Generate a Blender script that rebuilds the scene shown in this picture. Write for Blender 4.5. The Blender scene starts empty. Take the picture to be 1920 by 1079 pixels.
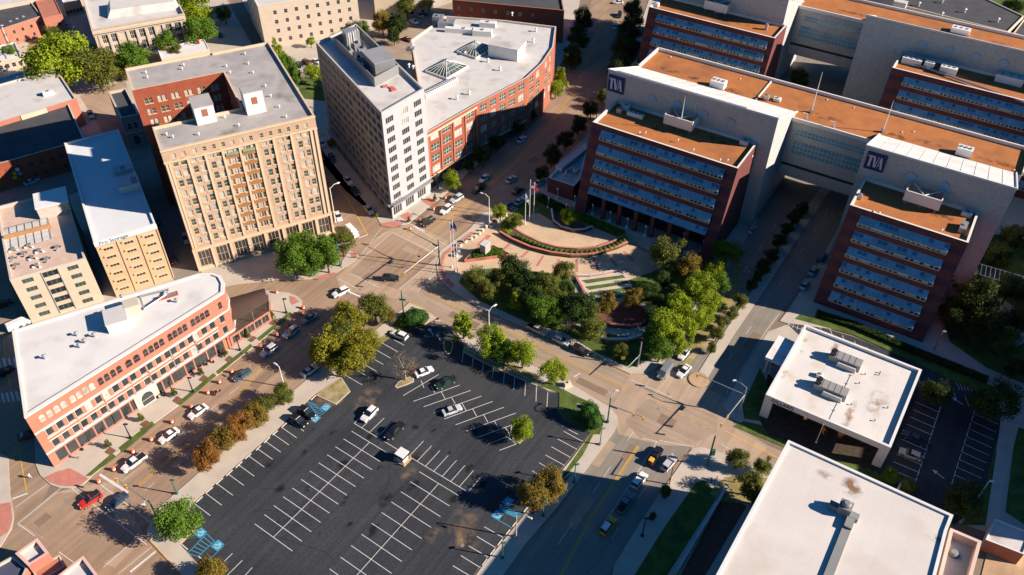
import bpy, bmesh, math, random
from mathutils import Vector, Matrix
random.seed(7)
sc = bpy.context.scene
COL = sc.collection

# ---------------------------------------------------------------- camera
FOC, PITCH, ROLL, HC = 1548.0, math.radians(41.87), math.radians(0.674), 152.0
_c, _s = math.cos(PITCH), math.sin(PITCH)
cF = Vector((0, _c, -_s)); cU = Vector((0, _s, _c)); cR = Vector((1, 0, 0))
_cr, _sr = math.cos(ROLL), math.sin(ROLL)
cR, cU = _cr * cR + _sr * cU, -_sr * cR + _cr * cU
cam = bpy.data.cameras.new('camera'); camo = bpy.data.objects.new('camera', cam); COL.objects.link(camo)
camo.matrix_world = Matrix(((cR.x, cU.x, -cF.x, 0), (cR.y, cU.y, -cF.y, 0), (cR.z, cU.z, -cF.z, HC), (0, 0, 0, 1)))
cam.sensor_width = 36; cam.lens = FOC * 36 / 1920; cam.clip_start = 1; cam.clip_end = 3000
sc.camera = camo

# ---------------------------------------------------------------- sky and sun
SUN_AZ, SUN_EL = math.radians(-11), math.radians(27)      # azimuth counter-clockwise from +X
w = bpy.data.worlds.new('World'); sc.world = w; w.use_nodes = True
nt = w.node_tree; bg = nt.nodes['Background']
sky = nt.nodes.new('ShaderNodeTexSky'); sky.sky_type = 'NISHITA'; sky.sun_disc = False
sky.sun_elevation = SUN_EL; sky.sun_rotation = math.pi / 2 - SUN_AZ
sky.air_density = 1.6; sky.dust_density = 0.3; sky.ozone_density = 3.5
tint = nt.nodes.new('ShaderNodeMix'); tint.data_type = 'RGBA'; tint.blend_type = 'MULTIPLY'; tint.inputs[0].default_value = 1.0
tint.inputs[7].default_value = (0.145, 0.48, 0.86, 1)                 # deep, clear autumn sky
nt.links.new(sky.outputs[0], tint.inputs[6]); nt.links.new(tint.outputs[2], bg.inputs[0]); bg.inputs[1].default_value = 0.05
sl = bpy.data.lights.new('sun', 'SUN'); sl.energy = 5.0; sl.angle = math.radians(0.5); sl.color = (1, 0.87, 0.74)
so = bpy.data.objects.new('sun', sl); COL.objects.link(so)
_sd = Vector((math.cos(SUN_AZ) * math.cos(SUN_EL), math.sin(SUN_AZ) * math.cos(SUN_EL), math.sin(SUN_EL)))
so.rotation_euler = _sd.to_track_quat('Z', 'Y').to_euler(); so.location = (200, -40, 150)
sc.view_settings.view_transform = 'Standard'; sc.view_settings.look = 'None'
sc.view_settings.exposure = 0.85; sc.view_settings.gamma = 1
sc.cycles.max_bounces = 5; sc.cycles.diffuse_bounces = 1; sc.cycles.glossy_bounces = 2; sc.cycles.transmission_bounces = 2

# ---------------------------------------------------------------- helpers
def at(x, y, z=0.0):
    """point of the scene at height z that the photograph shows at pixel x, y"""
    d = cF * FOC + cR * (x - 960) + cU * (539.5 - y)
    t = (HC - z) / -d.z
    return Vector((d.x * t, d.y * t, z))
def dist(p): return (Vector(p) - Vector((0, 0, HC))).length
def L(v): return Vector(v)
def srgb(r, g, b):
    return tuple(((c / 255) / 12.92 if c / 255 <= 0.04045 else ((c / 255 + 0.055) / 1.055) ** 2.4) for c in (r, g, b))
MATS = {}
def mat(name, col, rough=0.85, var=0.12, scale=0.25, metal=0.0, spec=0.3, fine=0.0, fscale=6.0, stain=None, stv=0.0, sts=0.08, transl=0.0, rnd=0.0, emit=None, bump=0.0, ev=0.5, streak=0.0, sdir=0.0, grid=None):
    if name in MATS: return MATS[name]
    m = bpy.data.materials.new(name); m.use_nodes = True; n = m.node_tree; b = n.nodes['Principled BSDF']
    b.inputs['Roughness'].default_value = rough; b.inputs['Metallic'].default_value = metal
    b.inputs['Specular IOR Level'].default_value = spec
    geo = n.nodes.new('ShaderNodeNewGeometry')
    def noise(sca, det=4, vec=None):
        t = n.nodes.new('ShaderNodeTexNoise'); t.inputs['Scale'].default_value = sca; t.inputs['Detail'].default_value = det
        n.links.new(vec or geo.outputs['Position'], t.inputs['Vector']); return t.outputs['Fac']
    def mx(a, bcol, fac, mode='MIX'):
        x = n.nodes.new('ShaderNodeMix'); x.data_type = 'RGBA'; x.blend_type = mode
        for s, v in ((x.inputs[6], a), (x.inputs[7], bcol)):
            if isinstance(v, tuple): s.default_value = (*v[:3], 1)
            else: n.links.new(v, s)
        if isinstance(fac, float): x.inputs[0].default_value = fac
        else: n.links.new(fac, x.inputs[0])
        return x.outputs[2]
    def ramp(f, lo, hi):
        r = n.nodes.new('ShaderNodeMapRange'); r.inputs[1].default_value = lo; r.inputs[2].default_value = hi
        n.links.new(f, r.inputs[0]); return r.outputs[0]
    lo = tuple(max(0, c * (1 - var)) for c in col); hi = tuple(min(1, c * (1 + var)) for c in col)
    o = mx(lo, hi, ramp(noise(scale), 0.3, 0.7))
    if fine:
        o = mx(o, mx(tuple([1 - fine] * 3), tuple([1 + fine] * 3), ramp(noise(fscale, 3), 0.3, 0.7)), 1.0, 'MULTIPLY')
    if streak:   # tyre tracks and patched strips that follow a direction
        mp = n.nodes.new('ShaderNodeMapping'); mp.inputs['Rotation'].default_value = (0, 0, -sdir)
        mp.inputs['Scale'].default_value = (0.02, 0.75, 0.1); mp.vector_type = 'POINT'
        vr = n.nodes.new('ShaderNodeVectorRotate'); vr.rotation_type = 'Z_AXIS'; vr.inputs['Angle'].default_value = -sdir
        n.links.new(geo.outputs['Position'], vr.inputs['Vector']); mp.inputs['Rotation'].default_value = (0, 0, 0)
        n.links.new(vr.outputs[0], mp.inputs['Vector'])
        o = mx(o, mx(tuple([1 - streak] * 3), tuple([1 + streak] * 3), ramp(noise(1.0, 3, mp.outputs[0]), 0.3, 0.7)), 1.0, 'MULTIPLY')
    if stain:
        o = mx(o, stain, ramp(noise(sts, 6), 0.52, 0.75 - stv * 0.1) if stv < 1 else ramp(noise(sts, 6), 0.5, 0.6))
        
    if grid:   # membrane seams, slab joints
        ang, gw, gh, amt = grid; vr2 = n.nodes.new('ShaderNodeVectorRotate'); vr2.rotation_type = 'Z_AXIS'; vr2.inputs['Angle'].default_value = -ang; n.links.new(geo.outputs['Position'], vr2.inputs['Vector'])
        bt = n.nodes.new('ShaderNodeTexBrick'); bt.offset = .5; n.links.new(vr2.outputs[0], bt.inputs['Vector']); bt.inputs['Scale'].default_value = 1; bt.inputs['Brick Width'].default_value = gw; bt.inputs['Row Height'].default_value = gh
        bt.inputs['Mortar Size'].default_value = .05; bt.inputs['Mortar Smooth'].default_value = .3; bt.inputs['Color1'].default_value = (1, 1, 1, 1); bt.inputs['Color2'].default_value = (1 - amt * .35,) * 3 + (1,); bt.inputs['Mortar'].default_value = (1 - amt,) * 3 + (1,)
        o = mx(o, bt.outputs['Color'], 1.0, 'MULTIPLY')
    if rnd:
        oi = n.nodes.new('ShaderNodeObjectInfo')
        h = n.nodes.new('ShaderNodeHueSaturation'); n.links.new(o, h.inputs['Color'])
        r = n.nodes.new('ShaderNodeMapRange'); r.inputs[3].default_value = 1 - rnd; r.inputs[4].default_value = 1 + rnd
        n.links.new(oi.outputs['Random'], r.inputs[0]); n.links.new(r.outputs[0], h.inputs['Value'])
        o = h.outputs[0]
    n.links.new(o, b.inputs['Base Color'])
    if emit: b.inputs['Emission Color'].default_value = (*emit, 1); b.inputs['Emission Strength'].default_value = ev
    if bump:
        bp = n.nodes.new('ShaderNodeBump'); bp.inputs['Strength'].default_value = bump; bp.inputs['Distance'].default_value = 0.3
        n.links.new(noise(3.0, 5), bp.inputs['Height']); n.links.new(bp.outputs[0], b.inputs['Normal'])
    if transl:
        out = n.nodes['Material Output']; tr = n.nodes.new('ShaderNodeBsdfTranslucent'); ms = n.nodes.new('ShaderNodeMixShader')
        ms.inputs[0].default_value = transl; n.links.new(o, tr.inputs['Color'])
        n.links.new(b.outputs[0], ms.inputs[1]); n.links.new(tr.outputs[0], ms.inputs[2]); n.links.new(ms.outputs[0], out.inputs[0])
    MATS[name] = m
    return m
def tag(o, label=None, cat=None, group=None, kind=None):
    if label: o['label'] = label
    if cat: o['category'] = cat
    if group: o['group'] = group
    if kind: o['kind'] = kind
    return o
def thing(name, label, cat, loc, rz=0.0, group=None):
    o = bpy.data.objects.new(name, None); o.empty_display_size = 0.5; COL.objects.link(o)
    o.location = loc; o.rotation_euler = (0, 0, rz)
    return tag(o, label, cat, group)
class MB:
    def __init__(s): s.v = []; s.f = []; s.m = []
    def add(s, vs, fs, mi=0):
        k = len(s.v); s.v += [tuple(p) for p in vs]
        for f in fs: s.f.append(tuple(k + i for i in f)); s.m.append(mi)
        return s
    def quad(s, a, b, c, d, mi=0): return s.add([a, b, c, d], [(0, 1, 2, 3)], mi)
    def box(s, c, size, rz=0.0, mi=0, taper=1.0):
        """box standing on c (bottom centre)"""
        x, y, z = size[0] / 2, size[1] / 2, size[2]; cs, sn = math.cos(rz), math.sin(rz); vs = []
        for zz, k in ((0, 1.0), (z, taper)):
            for px, py in ((-x, -y), (x, -y), (x, y), (-x, y)):
                px *= k; py *= k; vs.append((c[0] + px * cs - py * sn, c[1] + px * sn + py * cs, c[2] + zz))
        return s.add(vs, [(3, 2, 1, 0), (4, 5, 6, 7), (0, 1, 5, 4), (1, 2, 6, 5), (2, 3, 7, 6), (3, 0, 4, 7)], mi)
    def prism(s, poly, z0, z1, mi=0, mt=None, cap=True, bottom=False):
        n = len(poly); vs = [(p[0], p[1], z0) for p in poly] + [(p[0], p[1], z1) for p in poly]
        s.add(vs, [(i, (i + 1) % n, n + (i + 1) % n, n + i) for i in range(n)], mi)
        if cap: s.add([(p[0], p[1], z1) for p in poly], [tuple(range(n))], mi if mt is None else mt)
        if bottom: s.add([(p[0], p[1], z0) for p in poly], [tuple(range(n))[::-1]], mi)
        return s
    def tube(s, a, b, r0, r1=None, n=8, mi=0, cap=True):
        a, b = Vector(a), Vector(b); r1 = r0 if r1 is None else r1
        q = (b - a).to_track_quat('Z', 'Y'); vs = []
        for p, r in ((a, r0), (b, r1)):
            for i in range(n):
                t = 2 * math.pi * i / n; vs.append(p + q @ Vector((r * math.cos(t), r * math.sin(t), 0)))
        fs = [(i, (i + 1) % n, n + (i + 1) % n, n + i) for i in range(n)]
        if cap: fs += [tuple(range(n))[::-1], tuple(range(n, 2 * n))]
        return s.add(vs, fs, mi)
    def path(s, pts, r, n=6, mi=0):
        for a, b in zip(pts[:-1], pts[1:]): s.tube(a, b, r, r, n, mi)
        return s
    def lathe(s, prof, c=(0, 0, 0), n=12, mi=0, sy=1.0):
        vs = []
        for r, z in prof:
            for i in range(n):
                t = 2 * math.pi * i / n; vs.append((c[0] + r * math.cos(t), c[1] + sy * r * math.sin(t), c[2] + z))
        fs = [(k * n + i, k * n + (i + 1) % n, (k + 1) * n + (i + 1) % n, (k + 1) * n + i) for k in range(len(prof) - 1) for i in range(n)]
        fs.append(tuple(range(n))[::-1]); fs.append(tuple(range((len(prof) - 1) * n, len(prof) * n)))
        return s.add(vs, fs, mi)
    def strip(s, pts, wd, z, mi=0, dash=None):
        """flat painted line along world points, z height"""
        for a, b in zip(pts[:-1], pts[1:]):
            a, b = Vector((a[0], a[1])), Vector((b[0], b[1])); d = b - a; ln = d.length
            if ln < 1e-6: continue
            d /= ln; nn = Vector((-d.y, d.x)) * wd / 2
            segs = [(0, ln)]
            if dash:
                segs = []; t = 0
                while t < ln: segs.append((t, min(t + dash[0], ln))); t += dash[0] + dash[1]
            for t0, t1 in segs:
                p, q = a + d * t0, a + d * t1
                s.quad((*(p - nn), z), (*(q - nn), z), (*(q + nn), z), (*(p + nn), z), mi)
        return s
    def build(s, name, mats, parent=None, origin=None, smooth=False):
        me = bpy.data.meshes.new(name)
        o0 = Vector(parent.location) if parent is not None and origin is None else Vector(origin or (0, 0, 0))
        vs = [(Vector(v) - o0) for v in s.v]
        if parent is not None and parent.rotation_euler.z:
            M = Matrix.Rotation(-parent.rotation_euler.z, 3, 'Z'); vs = [M @ v for v in vs]
        me.from_pydata([tuple(v) for v in vs], [], s.f)
        if not isinstance(mats, (list, tuple)): mats = [mats]
        for m in mats: me.materials.append(m)
        me.polygons.foreach_set('material_index', s.m)
        if smooth: me.polygons.foreach_set('use_smooth', [True] * len(me.polygons))
        me.update()
        o = bpy.data.objects.new(name, me); COL.objects.link(o)
        if parent is not None: o.parent = parent
        else: o.location = o0
        return o
    def mesh(s, name, mats, smooth=False):
        me = bpy.data.meshes.new(name); me.from_pydata(s.v, [], s.f)
        for m in mats: me.materials.append(m)
        me.polygons.foreach_set('material_index', s.m)
        if smooth: me.polygons.foreach_set('use_smooth', [True] * len(me.polygons))
        me.update(); return me
def link(name, me, parent=None, loc=(0, 0, 0), rz=0.0, scale=None):
    o = bpy.data.objects.new(name, me); COL.objects.link(o); o.location = loc; o.rotation_euler = (0, 0, rz)
    if scale: o.scale = scale
    if parent is not None: o.parent = parent
    return o
def ccw(poly):
    a = sum(poly[i][0] * poly[(i + 1) % len(poly)][1] - poly[(i + 1) % len(poly)][0] * poly[i][1] for i in range(len(poly)))
    return list(poly) if a > 0 else list(poly)[::-1]
def inset(poly, d):
    """inset of a ccw polygon by d"""
    n = len(poly); out = []
    for i in range(n):
        p0, p1, p2 = (Vector(poly[j % n][:2]) for j in (i - 1, i, i + 1))
        a = (p1 - p0).normalized(); b = (p2 - p1).normalized()
        na = Vector((-a.y, a.x)); nb = Vector((-b.y, b.x)); m = na + nb
        k = d * 2 / max(0.35, m.length_squared); out.append(p1 + m * k)
    return out
def pl(pts, z=0.0): return [at(p[0], p[1], z) if len(p) == 2 else Vector((p[1], p[2], z)) for p in pts]   # (px,py) or ('w',X,Y)
def sheet(name, pts, z, m, kind='structure', base=0.0, world=False):
    """flat ground sheet or raised slab through photo pixels"""
    P = ccw(pl(pts, z) if not world else [Vector((*p, z)) for p in pts])
    b = MB()
    if z > 0.06: b.prism(P, base, z, 1, 0)
    else: b.add([(p.x, p.y, z) for p in P], [tuple(range(len(P)))])
    ms = m if isinstance(m, (list, tuple)) else [m, m]
    o = b.build(name, ms); o['kind'] = kind; return o
def circle(c, r, n=20, a0=0, a1=2 * math.pi): return [(c[0] + r * math.cos(a0 + (a1 - a0) * i / n), c[1] + r * math.sin(a0 + (a1 - a0) * i / n)) for i in range(n + (abs(a1 - a0) < 6.28))]

# ---------------------------------------------------------------- materials
R57 = math.radians(57); R_32 = math.radians(-32)
m_ground = mat('ground_concrete', (0.24, 0.18, 0.13), 0.9, 0.15, 0.08, fine=0.08)
m_road = mat('brown_asphalt', (0.33, 0.225, 0.150), 0.9, 0.12, 0.12, fine=0.09, fscale=3, streak=0.16, sdir=R57, stain=(0.37, 0.275, 0.20), sts=0.05)
m_road3 = mat('grey_road', (0.37, 0.275, 0.195), 0.9, 0.12, 0.12, fine=0.08, fscale=3, streak=0.15, sdir=R_32)
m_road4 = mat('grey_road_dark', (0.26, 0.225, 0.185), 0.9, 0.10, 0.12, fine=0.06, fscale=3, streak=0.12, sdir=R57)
m_conc = mat('pale_concrete', (0.44, 0.32, 0.225), 0.9, 0.10, 0.2, fine=0.06, fscale=4, streak=0.12, sdir=R57, grid=(R57, 6, 4.5, .12))
m_lot = mat('parking_asphalt', (0.039, 0.043, 0.049), 0.85, 0.22, 0.07, fine=0.2, fscale=2, stain=(0.052, 0.052, 0.052), sts=0.05, streak=0.2, sdir=R57)
m_walk = mat('sidewalk', (0.50, 0.325, 0.19), 0.9, 0.12, 0.3, fine=0.08, fscale=3, grid=(R57, 1.8, 1.8, .18))
m_walkw = mat('white_sidewalk', (0.58, 0.50, 0.42), 0.9, 0.09, 0.4, fine=0.06, grid=(R57, 2.4, 2.4, .14))
m_kerb = mat('kerb', (0.52, 0.45, 0.37), 0.9, 0.08)
m_kerby = mat('yellow_kerb', (0.60, 0.36, 0.09), 0.8, 0.15, 1.0)
m_grass = mat('grass', (0.085, 0.125, 0.024), 0.95, 0.35, 0.35, fine=0.3, fscale=5, bump=0.4)
m_grassdry = mat('dry_grass', (0.30, 0.24, 0.09), 0.95, 0.25, 0.5, fine=0.2, fscale=4, stain=(0.46, 0.36, 0.25), sts=0.25)
m_mulch = mat('mulch', (0.20, 0.10, 0.055), 0.95, 0.2, 1.0, fine=0.2)
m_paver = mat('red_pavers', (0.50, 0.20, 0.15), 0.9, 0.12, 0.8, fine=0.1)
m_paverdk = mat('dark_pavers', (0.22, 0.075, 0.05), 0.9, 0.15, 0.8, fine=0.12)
m_plaza = mat('plaza_paving', (0.60, 0.43, 0.28), 0.9, 0.08, 0.3, fine=0.08, fscale=4, stain=(0.44, 0.33, 0.22), sts=0.1)
m_pwhite = mat('white_paint', (0.66, 0.63, 0.59), 0.7, 0.08, 1.5, fine=0.08)
m_pyel = mat('yellow_paint', (0.74, 0.40, 0.05), 0.7, 0.12, 0.8)
m_pblue = mat('blue_paint', (0.05, 0.35, 0.55), 0.7, 0.15, 0.8)
m_concbeige = mat('beige_concrete_wall', (0.50, 0.42, 0.30), 0.9, 0.05, 0.3)
m_white = mat('white_roof', (0.72, 0.69, 0.66), 0.85, 0.05, 0.15, fine=0.03, stain=(0.58, 0.54, 0.49), sts=0.12, grid=(math.radians(28), 12, 3.0, .07))
m_whitest = mat('stained_white_roof', (0.72, 0.68, 0.63), 0.85, 0.05, 0.12, fine=0.04, stain=(0.62, 0.53, 0.42), sts=0.17, stv=0.0, grid=(math.radians(58), 14, 4.0, .10))
m_greyroof = mat('grey_roof', (0.42, 0.39, 0.37), 0.9, 0.24, 0.14, fine=0.09, stain=(0.20, 0.18, 0.16), sts=0.14, grid=(math.radians(28), 9, 3, .08))
m_lgrey = mat('pale_grey_roof', (0.62, 0.59, 0.56), 0.9, 0.08, 0.15, fine=0.04, stain=(0.40, 0.36, 0.31), sts=0.15, grid=(math.radians(30), 10, 3.5, .08))
m_orange = mat('orange_gravel_roof', (0.45, 0.165, 0.052), 0.95, 0.10, 0.3, fine=0.13, fscale=5, stain=(0.27, 0.11, 0.05), sts=0.09, grid=(math.radians(58), 15, 5, .10))
m_darkroof = mat('dark_roof', (0.075, 0.075, 0.08), 0.9, 0.15, 0.2)
m_cream = mat('cream_masonry', (0.50, 0.345, 0.24), 0.88, 0.08, 0.4, fine=0.05, fscale=4)
m_creamt = mat('cream_trim', (0.66, 0.50, 0.34), 0.88, 0.05, 0.5)
m_brickred = mat('red_brick', (0.33, 0.085, 0.045), 0.9, 0.10, 0.5, fine=0.10, fscale=5)
m_brickpink = mat('salmon_brick', (0.46, 0.18, 0.12), 0.9, 0.07, 0.4, fine=0.06, fscale=5)
m_brickdk = mat('plum_brick', (0.16, 0.040, 0.034), 0.9, 0.10, 0.4, fine=0.1, fscale=4)
m_brickpl = mat('purple_brick', (0.085, 0.038, 0.055), 0.9, 0.10, 0.4, fine=0.1, fscale=4)
m_brickor = mat('orange_brick', (0.36, 0.125, 0.075), 0.9, 0.10, 0.5, fine=0.08, fscale=5)
m_tan = mat('tan_stucco', (0.56, 0.395, 0.235), 0.88, 0.06, 0.4)
m_beige = mat('pale_yellow_stucco', (0.62, 0.51, 0.38), 0.88, 0.05, 0.4)
m_stone = mat('pale_stone', (0.56, 0.46, 0.36), 0.88, 0.05, 0.5, fine=0.04)
m_twhite = mat('white_panel', (0.43, 0.43, 0.44), 0.8, 0.05, 0.4)
m_tgrey = mat('light_grey_panel', (0.47, 0.45, 0.43), 0.8, 0.04, 0.4)
m_wallgrey = mat('speckled_concrete', (0.34, 0.33, 0.33), 0.9, 0.04, 0.5, fine=0.12, fscale=2.5)
m_wallcream = mat('cream_concrete', (0.66, 0.58, 0.45), 0.9, 0.04, 0.5)  # cream concrete of the hall walls
m_trim = mat('white_trim', (0.76, 0.72, 0.66), 0.7, 0.04)
m_glass = mat('dark_glass', (0.035, 0.042, 0.045), 0.12, 0.3, 0.35, spec=0.9)
m_glassg = mat('green_glass', (0.07, 0.10, 0.085), 0.15, 0.3, 0.35, spec=0.9)
m_blind = mat('window_blinds', (0.45, 0.44, 0.38), 0.4, 0.35, 0.45, spec=0.6)
m_bglass = mat('blue_awning_glass', (0.15, 0.35, 0.49), 0.10, 0.25, 0.25, spec=0.8)
m_metal = mat('galvanised', (0.45, 0.46, 0.46), 0.45, 0.08, metal=0.6)
m_mwhite = mat('white_metal', (0.74, 0.73, 0.70), 0.5, 0.05)
m_mgrey = mat('grey_metal', (0.24, 0.24, 0.24), 0.5, 0.08)
m_black = mat('black', (0.018, 0.018, 0.02), 0.6, 0.1)
m_green = mat('green_paint', (0.03, 0.13, 0.09), 0.5, 0.1)
m_navy = mat('navy_sign', (0.012, 0.022, 0.12), 0.5, 0.05)
m_letter = mat('pale_letters', (0.62, 0.60, 0.66), 0.6, 0.05)
m_barrel = mat('orange_plastic', (0.85, 0.16, 0.05), 0.6, 0.05)
m_yellow = mat('signal_yellow', (0.80, 0.40, 0.04), 0.5, 0.05)
m_bark = mat('bark', (0.12, 0.085, 0.06), 0.95, 0.2, 3)
m_rust = mat('rust', (0.35, 0.12, 0.05), 0.9, 0.2)
m_brownm = mat('brown_canvas', (0.075, 0.045, 0.035), 0.8, 0.1)

ORD = 'first second third fourth fifth sixth seventh eighth ninth tenth eleventh twelfth thirteenth fourteenth fifteenth sixteenth seventeenth eighteenth nineteenth twentieth'.split() + ['twenty-' + q for q in 'first second third fourth fifth sixth seventh eighth ninth'.split()]
# ================================================================ GROUND, ROADS, PAVEMENTS
g = MB(); g.box((0, 300, -1.0), (1600, 1400, 1.0)); g.build('ground', m_ground)['kind'] = 'structure'
# roads (thin sheets, each a few mm higher)
sheet('road', [(-60, 1180), (-60, 1050), (172, 893), (335, 760), (547, 589), (640, 520), (770, 430), (880, 330), (960, 260), (1035, 175), (1085, 90), (1120, -40), (1185, -40), (1178, 60), (1150, 180), (1105, 250), (1040, 310), (955, 390), (870, 455), (815, 505), (757, 578), (700, 622), (600, 692), (380, 880), (297, 953), (275, 1003), (310, 1045), (350, 1090), (300, 1240)], .012, m_road)
sheet('road', [(690, 545), (765, 566), (830, 605), (940, 655), (1062, 715), (1145, 765), (1160, 810), (1300, 842), (1330, 838), (1450, 893), (1560, 945), (1590, 900), (1440, 836), (1375, 795), (1359, 755), (1182, 701), (1115, 665), (1010, 628), (900, 580), (845, 545), (818, 505), (780, 500)], .018, m_road3)
sheet('road', [(1152, 800), (1102, 876), (1046, 960), (960, 1040), (820, 1250), (1060, 1250), (1152, 1059), (1200, 981), (1237, 926), (1297, 841), (1330, 800)], .024, m_road4)
sheet('road', [(1210, 700), (1250, 672), (1340, 540), (1425, 405), (1435, 200), (1420, -60), (1690, -60), (1690, 60), (1640, 300), (1530, 500), (1440, 622), (1365, 745), (1350, 800)], .030, m_road4)
sheet('road', [(-120, 1130), (-90, 640), (-40, 400), (40, 400), (25, 560), (45, 700), (67, 872), (95, 909), (60, 980), (25, 1000)], .015, m_road)
sheet('road', [(470, 600), (420, 560), (300, 640), (60, 770), (40, 690), (160, 620), (300, 560), (380, 527), (520, 512), (640, 505), (640, 560), (566, 600)], .020, m_road)
sheet('road', [(632, 500), (600, 380), (560, 255), (500, 130), (440, 20), (400, -60), (330, -60), (380, 30), (450, 120), (530, 230), (600, 300), (650, 360), (700, 402), (770, 440), (690, 500)], .022, m_road)
# paler concrete patches of the intersections
sheet('road', [(712, 440), (768, 418), (840, 452), (838, 478), (800, 540), (740, 560), (640, 545), (630, 520)], .036, m_conc)
sheet('road', [(735, 436), (818, 482), (745, 543), (655, 512)], .042, m_road)
sheet('road', [(1145, 765), (1182, 701), (1250, 690), (1360, 745), (1372, 800), (1440, 840), (1400, 872), (1310, 838), (1240, 835), (1160, 815)], .036, m_conc)
sheet('road', [(1172, 790), (1225, 738), (1345, 780), (1345, 812), (1290, 836), (1200, 822)], .042, m_road3)
sheet('road', [(100, 925), (150, 912), (200, 905), (262, 985), (270, 1010), (215, 1065), (120, 1030), (30, 985)], .030, m_conc)
sheet('road', [(38, 982), (110, 925), (165, 922), (262, 1006), (190, 1060), (132, 1040)], .036, m_road)
# ---- parking lot
LOT = [(755, 622), (792, 613), (807, 604), (850, 622), (862, 640), (870, 650), (950, 690), (1007, 724), (1027, 735), (1047, 737.5), (1046, 772), (1060, 790), (1105, 812), (1067, 861), (988, 954), (967, 980), (900, 1062), (780, 1230), (500, 1230), (395, 1082), (367, 1051), (341, 1021), (376, 986), (365, 974), (355, 951), (480, 841), (517, 809), (592, 740), (630, 760), (657, 732), (639, 709), (697, 657), (730, 625), (748, 625)]
sheet('parking_lot', LOT, .05, m_lot)
# ---- city blocks: raised pavement slabs
H = .16
sheet('sidewalk', [(60, 770), (67, 872), (75, 891), (95, 909), (112, 915), (135, 916), (155, 909), (172, 893), (260, 815), (335, 760), (480, 647), (547, 589), (560, 580), (566, 570), (566, 563), (555, 554), (540, 549), (500, 545), (420, 562), (300, 650)], H, [m_kerb, m_walkw])
sheet('sidewalk', [(-60, 850), (0, 850), (15, 856), (19, 929), (26, 969), (22, 991), (0, 1026), (-60, 1060)], H, [m_kerb, m_walkw])
sheet('sidewalk', [(297, 953), (380, 880), (520, 757), (600, 692), (700, 622), (757, 578), (768, 568), (790, 577), (830, 604), (808, 602), (792, 612), (755, 620), (748, 623), (730, 623), (697, 655), (637, 709), (590, 739), (517, 807), (480, 839), (353, 951), (363, 975), (373, 987), (338, 1021), (365, 1053), (505, 1240), (470, 1240), (350, 1090), (310, 1045), (277, 1010), (275, 994)], H, [m_kerb, m_walk])
sheet('sidewalk', [(835, 608), (940, 657), (1062, 715), (1145, 765), (1157, 780), (1159, 792), (1152, 809), (1102, 877), (1046, 950), (985, 1020), (830, 1240), (775, 1240), (903, 1064), (970, 982), (991, 956), (1070, 863), (1108, 812), (1062, 788), (1049, 771), (1050, 736), (1028, 733), (1008, 722), (952, 688), (872, 648), (853, 620)], H, [m_kerb, m_walk])
# plaza block
sheet('sidewalk', [(826, 470), (880, 430), (905, 400), (960, 385), (1040, 310), (1105, 250), (1150, 180), (1190, 80), (1230, -40), (1400, -60), (1415, 40), (1430, 200), (1425, 330), (1420, 415), (1340, 540), (1250, 672), (1228, 693), (1205, 701), (1182, 701), (1140, 680), (1115, 663), (1010, 626), (900, 578), (850, 548), (822, 520), (818, 495)], H, [m_kerb, m_walk])
# east of the divided street
sheet('sidewalk', [(1690, 60), (1640, 300), (1532, 500), (1475, 585), (1462, 602), (1475, 606), (1580, 620), (1700, 665), (2100, 840), (2300, 300)], H, [m_kerb, m_walkw])
sheet('sidewalk', [(1440, 622), (1395, 690), (1366, 745), (1357, 760), (1370, 785), (1440, 817), (1600, 895), (1690, 940), (2100, 1090), (2200, 860), (1740, 700), (1500, 600)], H - .08, [m_kerb, m_road3])
sheet('sidewalk', [(1297, 841), (1315, 838), (1360, 851), (1440, 889), (1560, 948), (1760, 1050), (1990, 1150), (1990, 1300), (1100, 1300), (1152, 1059), (1200, 981), (1237, 926)], H, [m_kerb, m_walkw])
# blocks in the upper left
sheet('sidewalk', [(640, 505), (600, 380), (558, 255), (498, 130), (430, 10), (400, -60), (-200, -60), (-140, 420), (-40, 400), (40, 400), (60, 540), (60, 640), (160, 600), (300, 545), (390, 545), (440, 534), (520, 526), (580, 524), (630, 512), (668, 488), (672, 478), (655, 470), (641, 490)], H, [m_kerb, m_walk])
sheet('sidewalk', [(704, 402), (712, 418), (735, 426), (765, 420), (830, 368), (905, 300), (960, 240), (1022, 165), (1070, 90), (1095, -40), (430, -40), (470, 30), (545, 190), (610, 290), (660, 350)], H, [m_kerb, m_walkw])
sheet('median', [(1299, 716), (1306, 704), (1340, 650), (1400, 560), (1440, 502), (1490, 420), (1545, 345), (1590, 250), (1625, 130), (1642, 130), (1610, 260), (1562, 350), (1500, 440), (1447, 525), (1378, 626), (1325, 712), (1312, 722)], H, [m_kerb, m_grass])
# ---- plots on the blocks
def plot(name, pts, m, dz=.01, kind='structure', z=H): return sheet(name, pts, z + dz, m, kind, base=z) if z + dz < .06 else _plot(name, pts, m, z + dz, kind)
PZ = [0]
def _plot(name, pts, m, z, kind):
    PZ[0] += 1; z += PZ[0] * .0006
    P = ccw(pl(pts, z)); b = MB(); b.add([(p.x, p.y, z) for p in P], [tuple(range(len(P)))]); o = b.build(name, m); o['kind'] = kind; return o
GR = 'grass'
plot(GR, [(748, 623), (697, 657), (660, 688), (655, 680), (690, 650), (735, 618)], m_grassdry)
plot(GR, [(735, 612), (745, 595), (765, 585), (790, 580), (806, 596), (795, 610), (760, 620), (742, 621)], m_grass)
plot(GR, [(1011, 724), (1030, 712), (1045, 725), (1085, 745), (1120, 760), (1132, 790), (1125, 815), (1113, 815), (1092, 855), (1072, 880), (1055, 900), (1045, 905), (1108, 813), (1062, 789), (1048, 771), (1049, 737)], m_grass)
plot(GR, [(905, 665), (950, 688), (1008, 722), (1020, 712), (960, 680), (915, 650)], m_grassdry)
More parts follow.
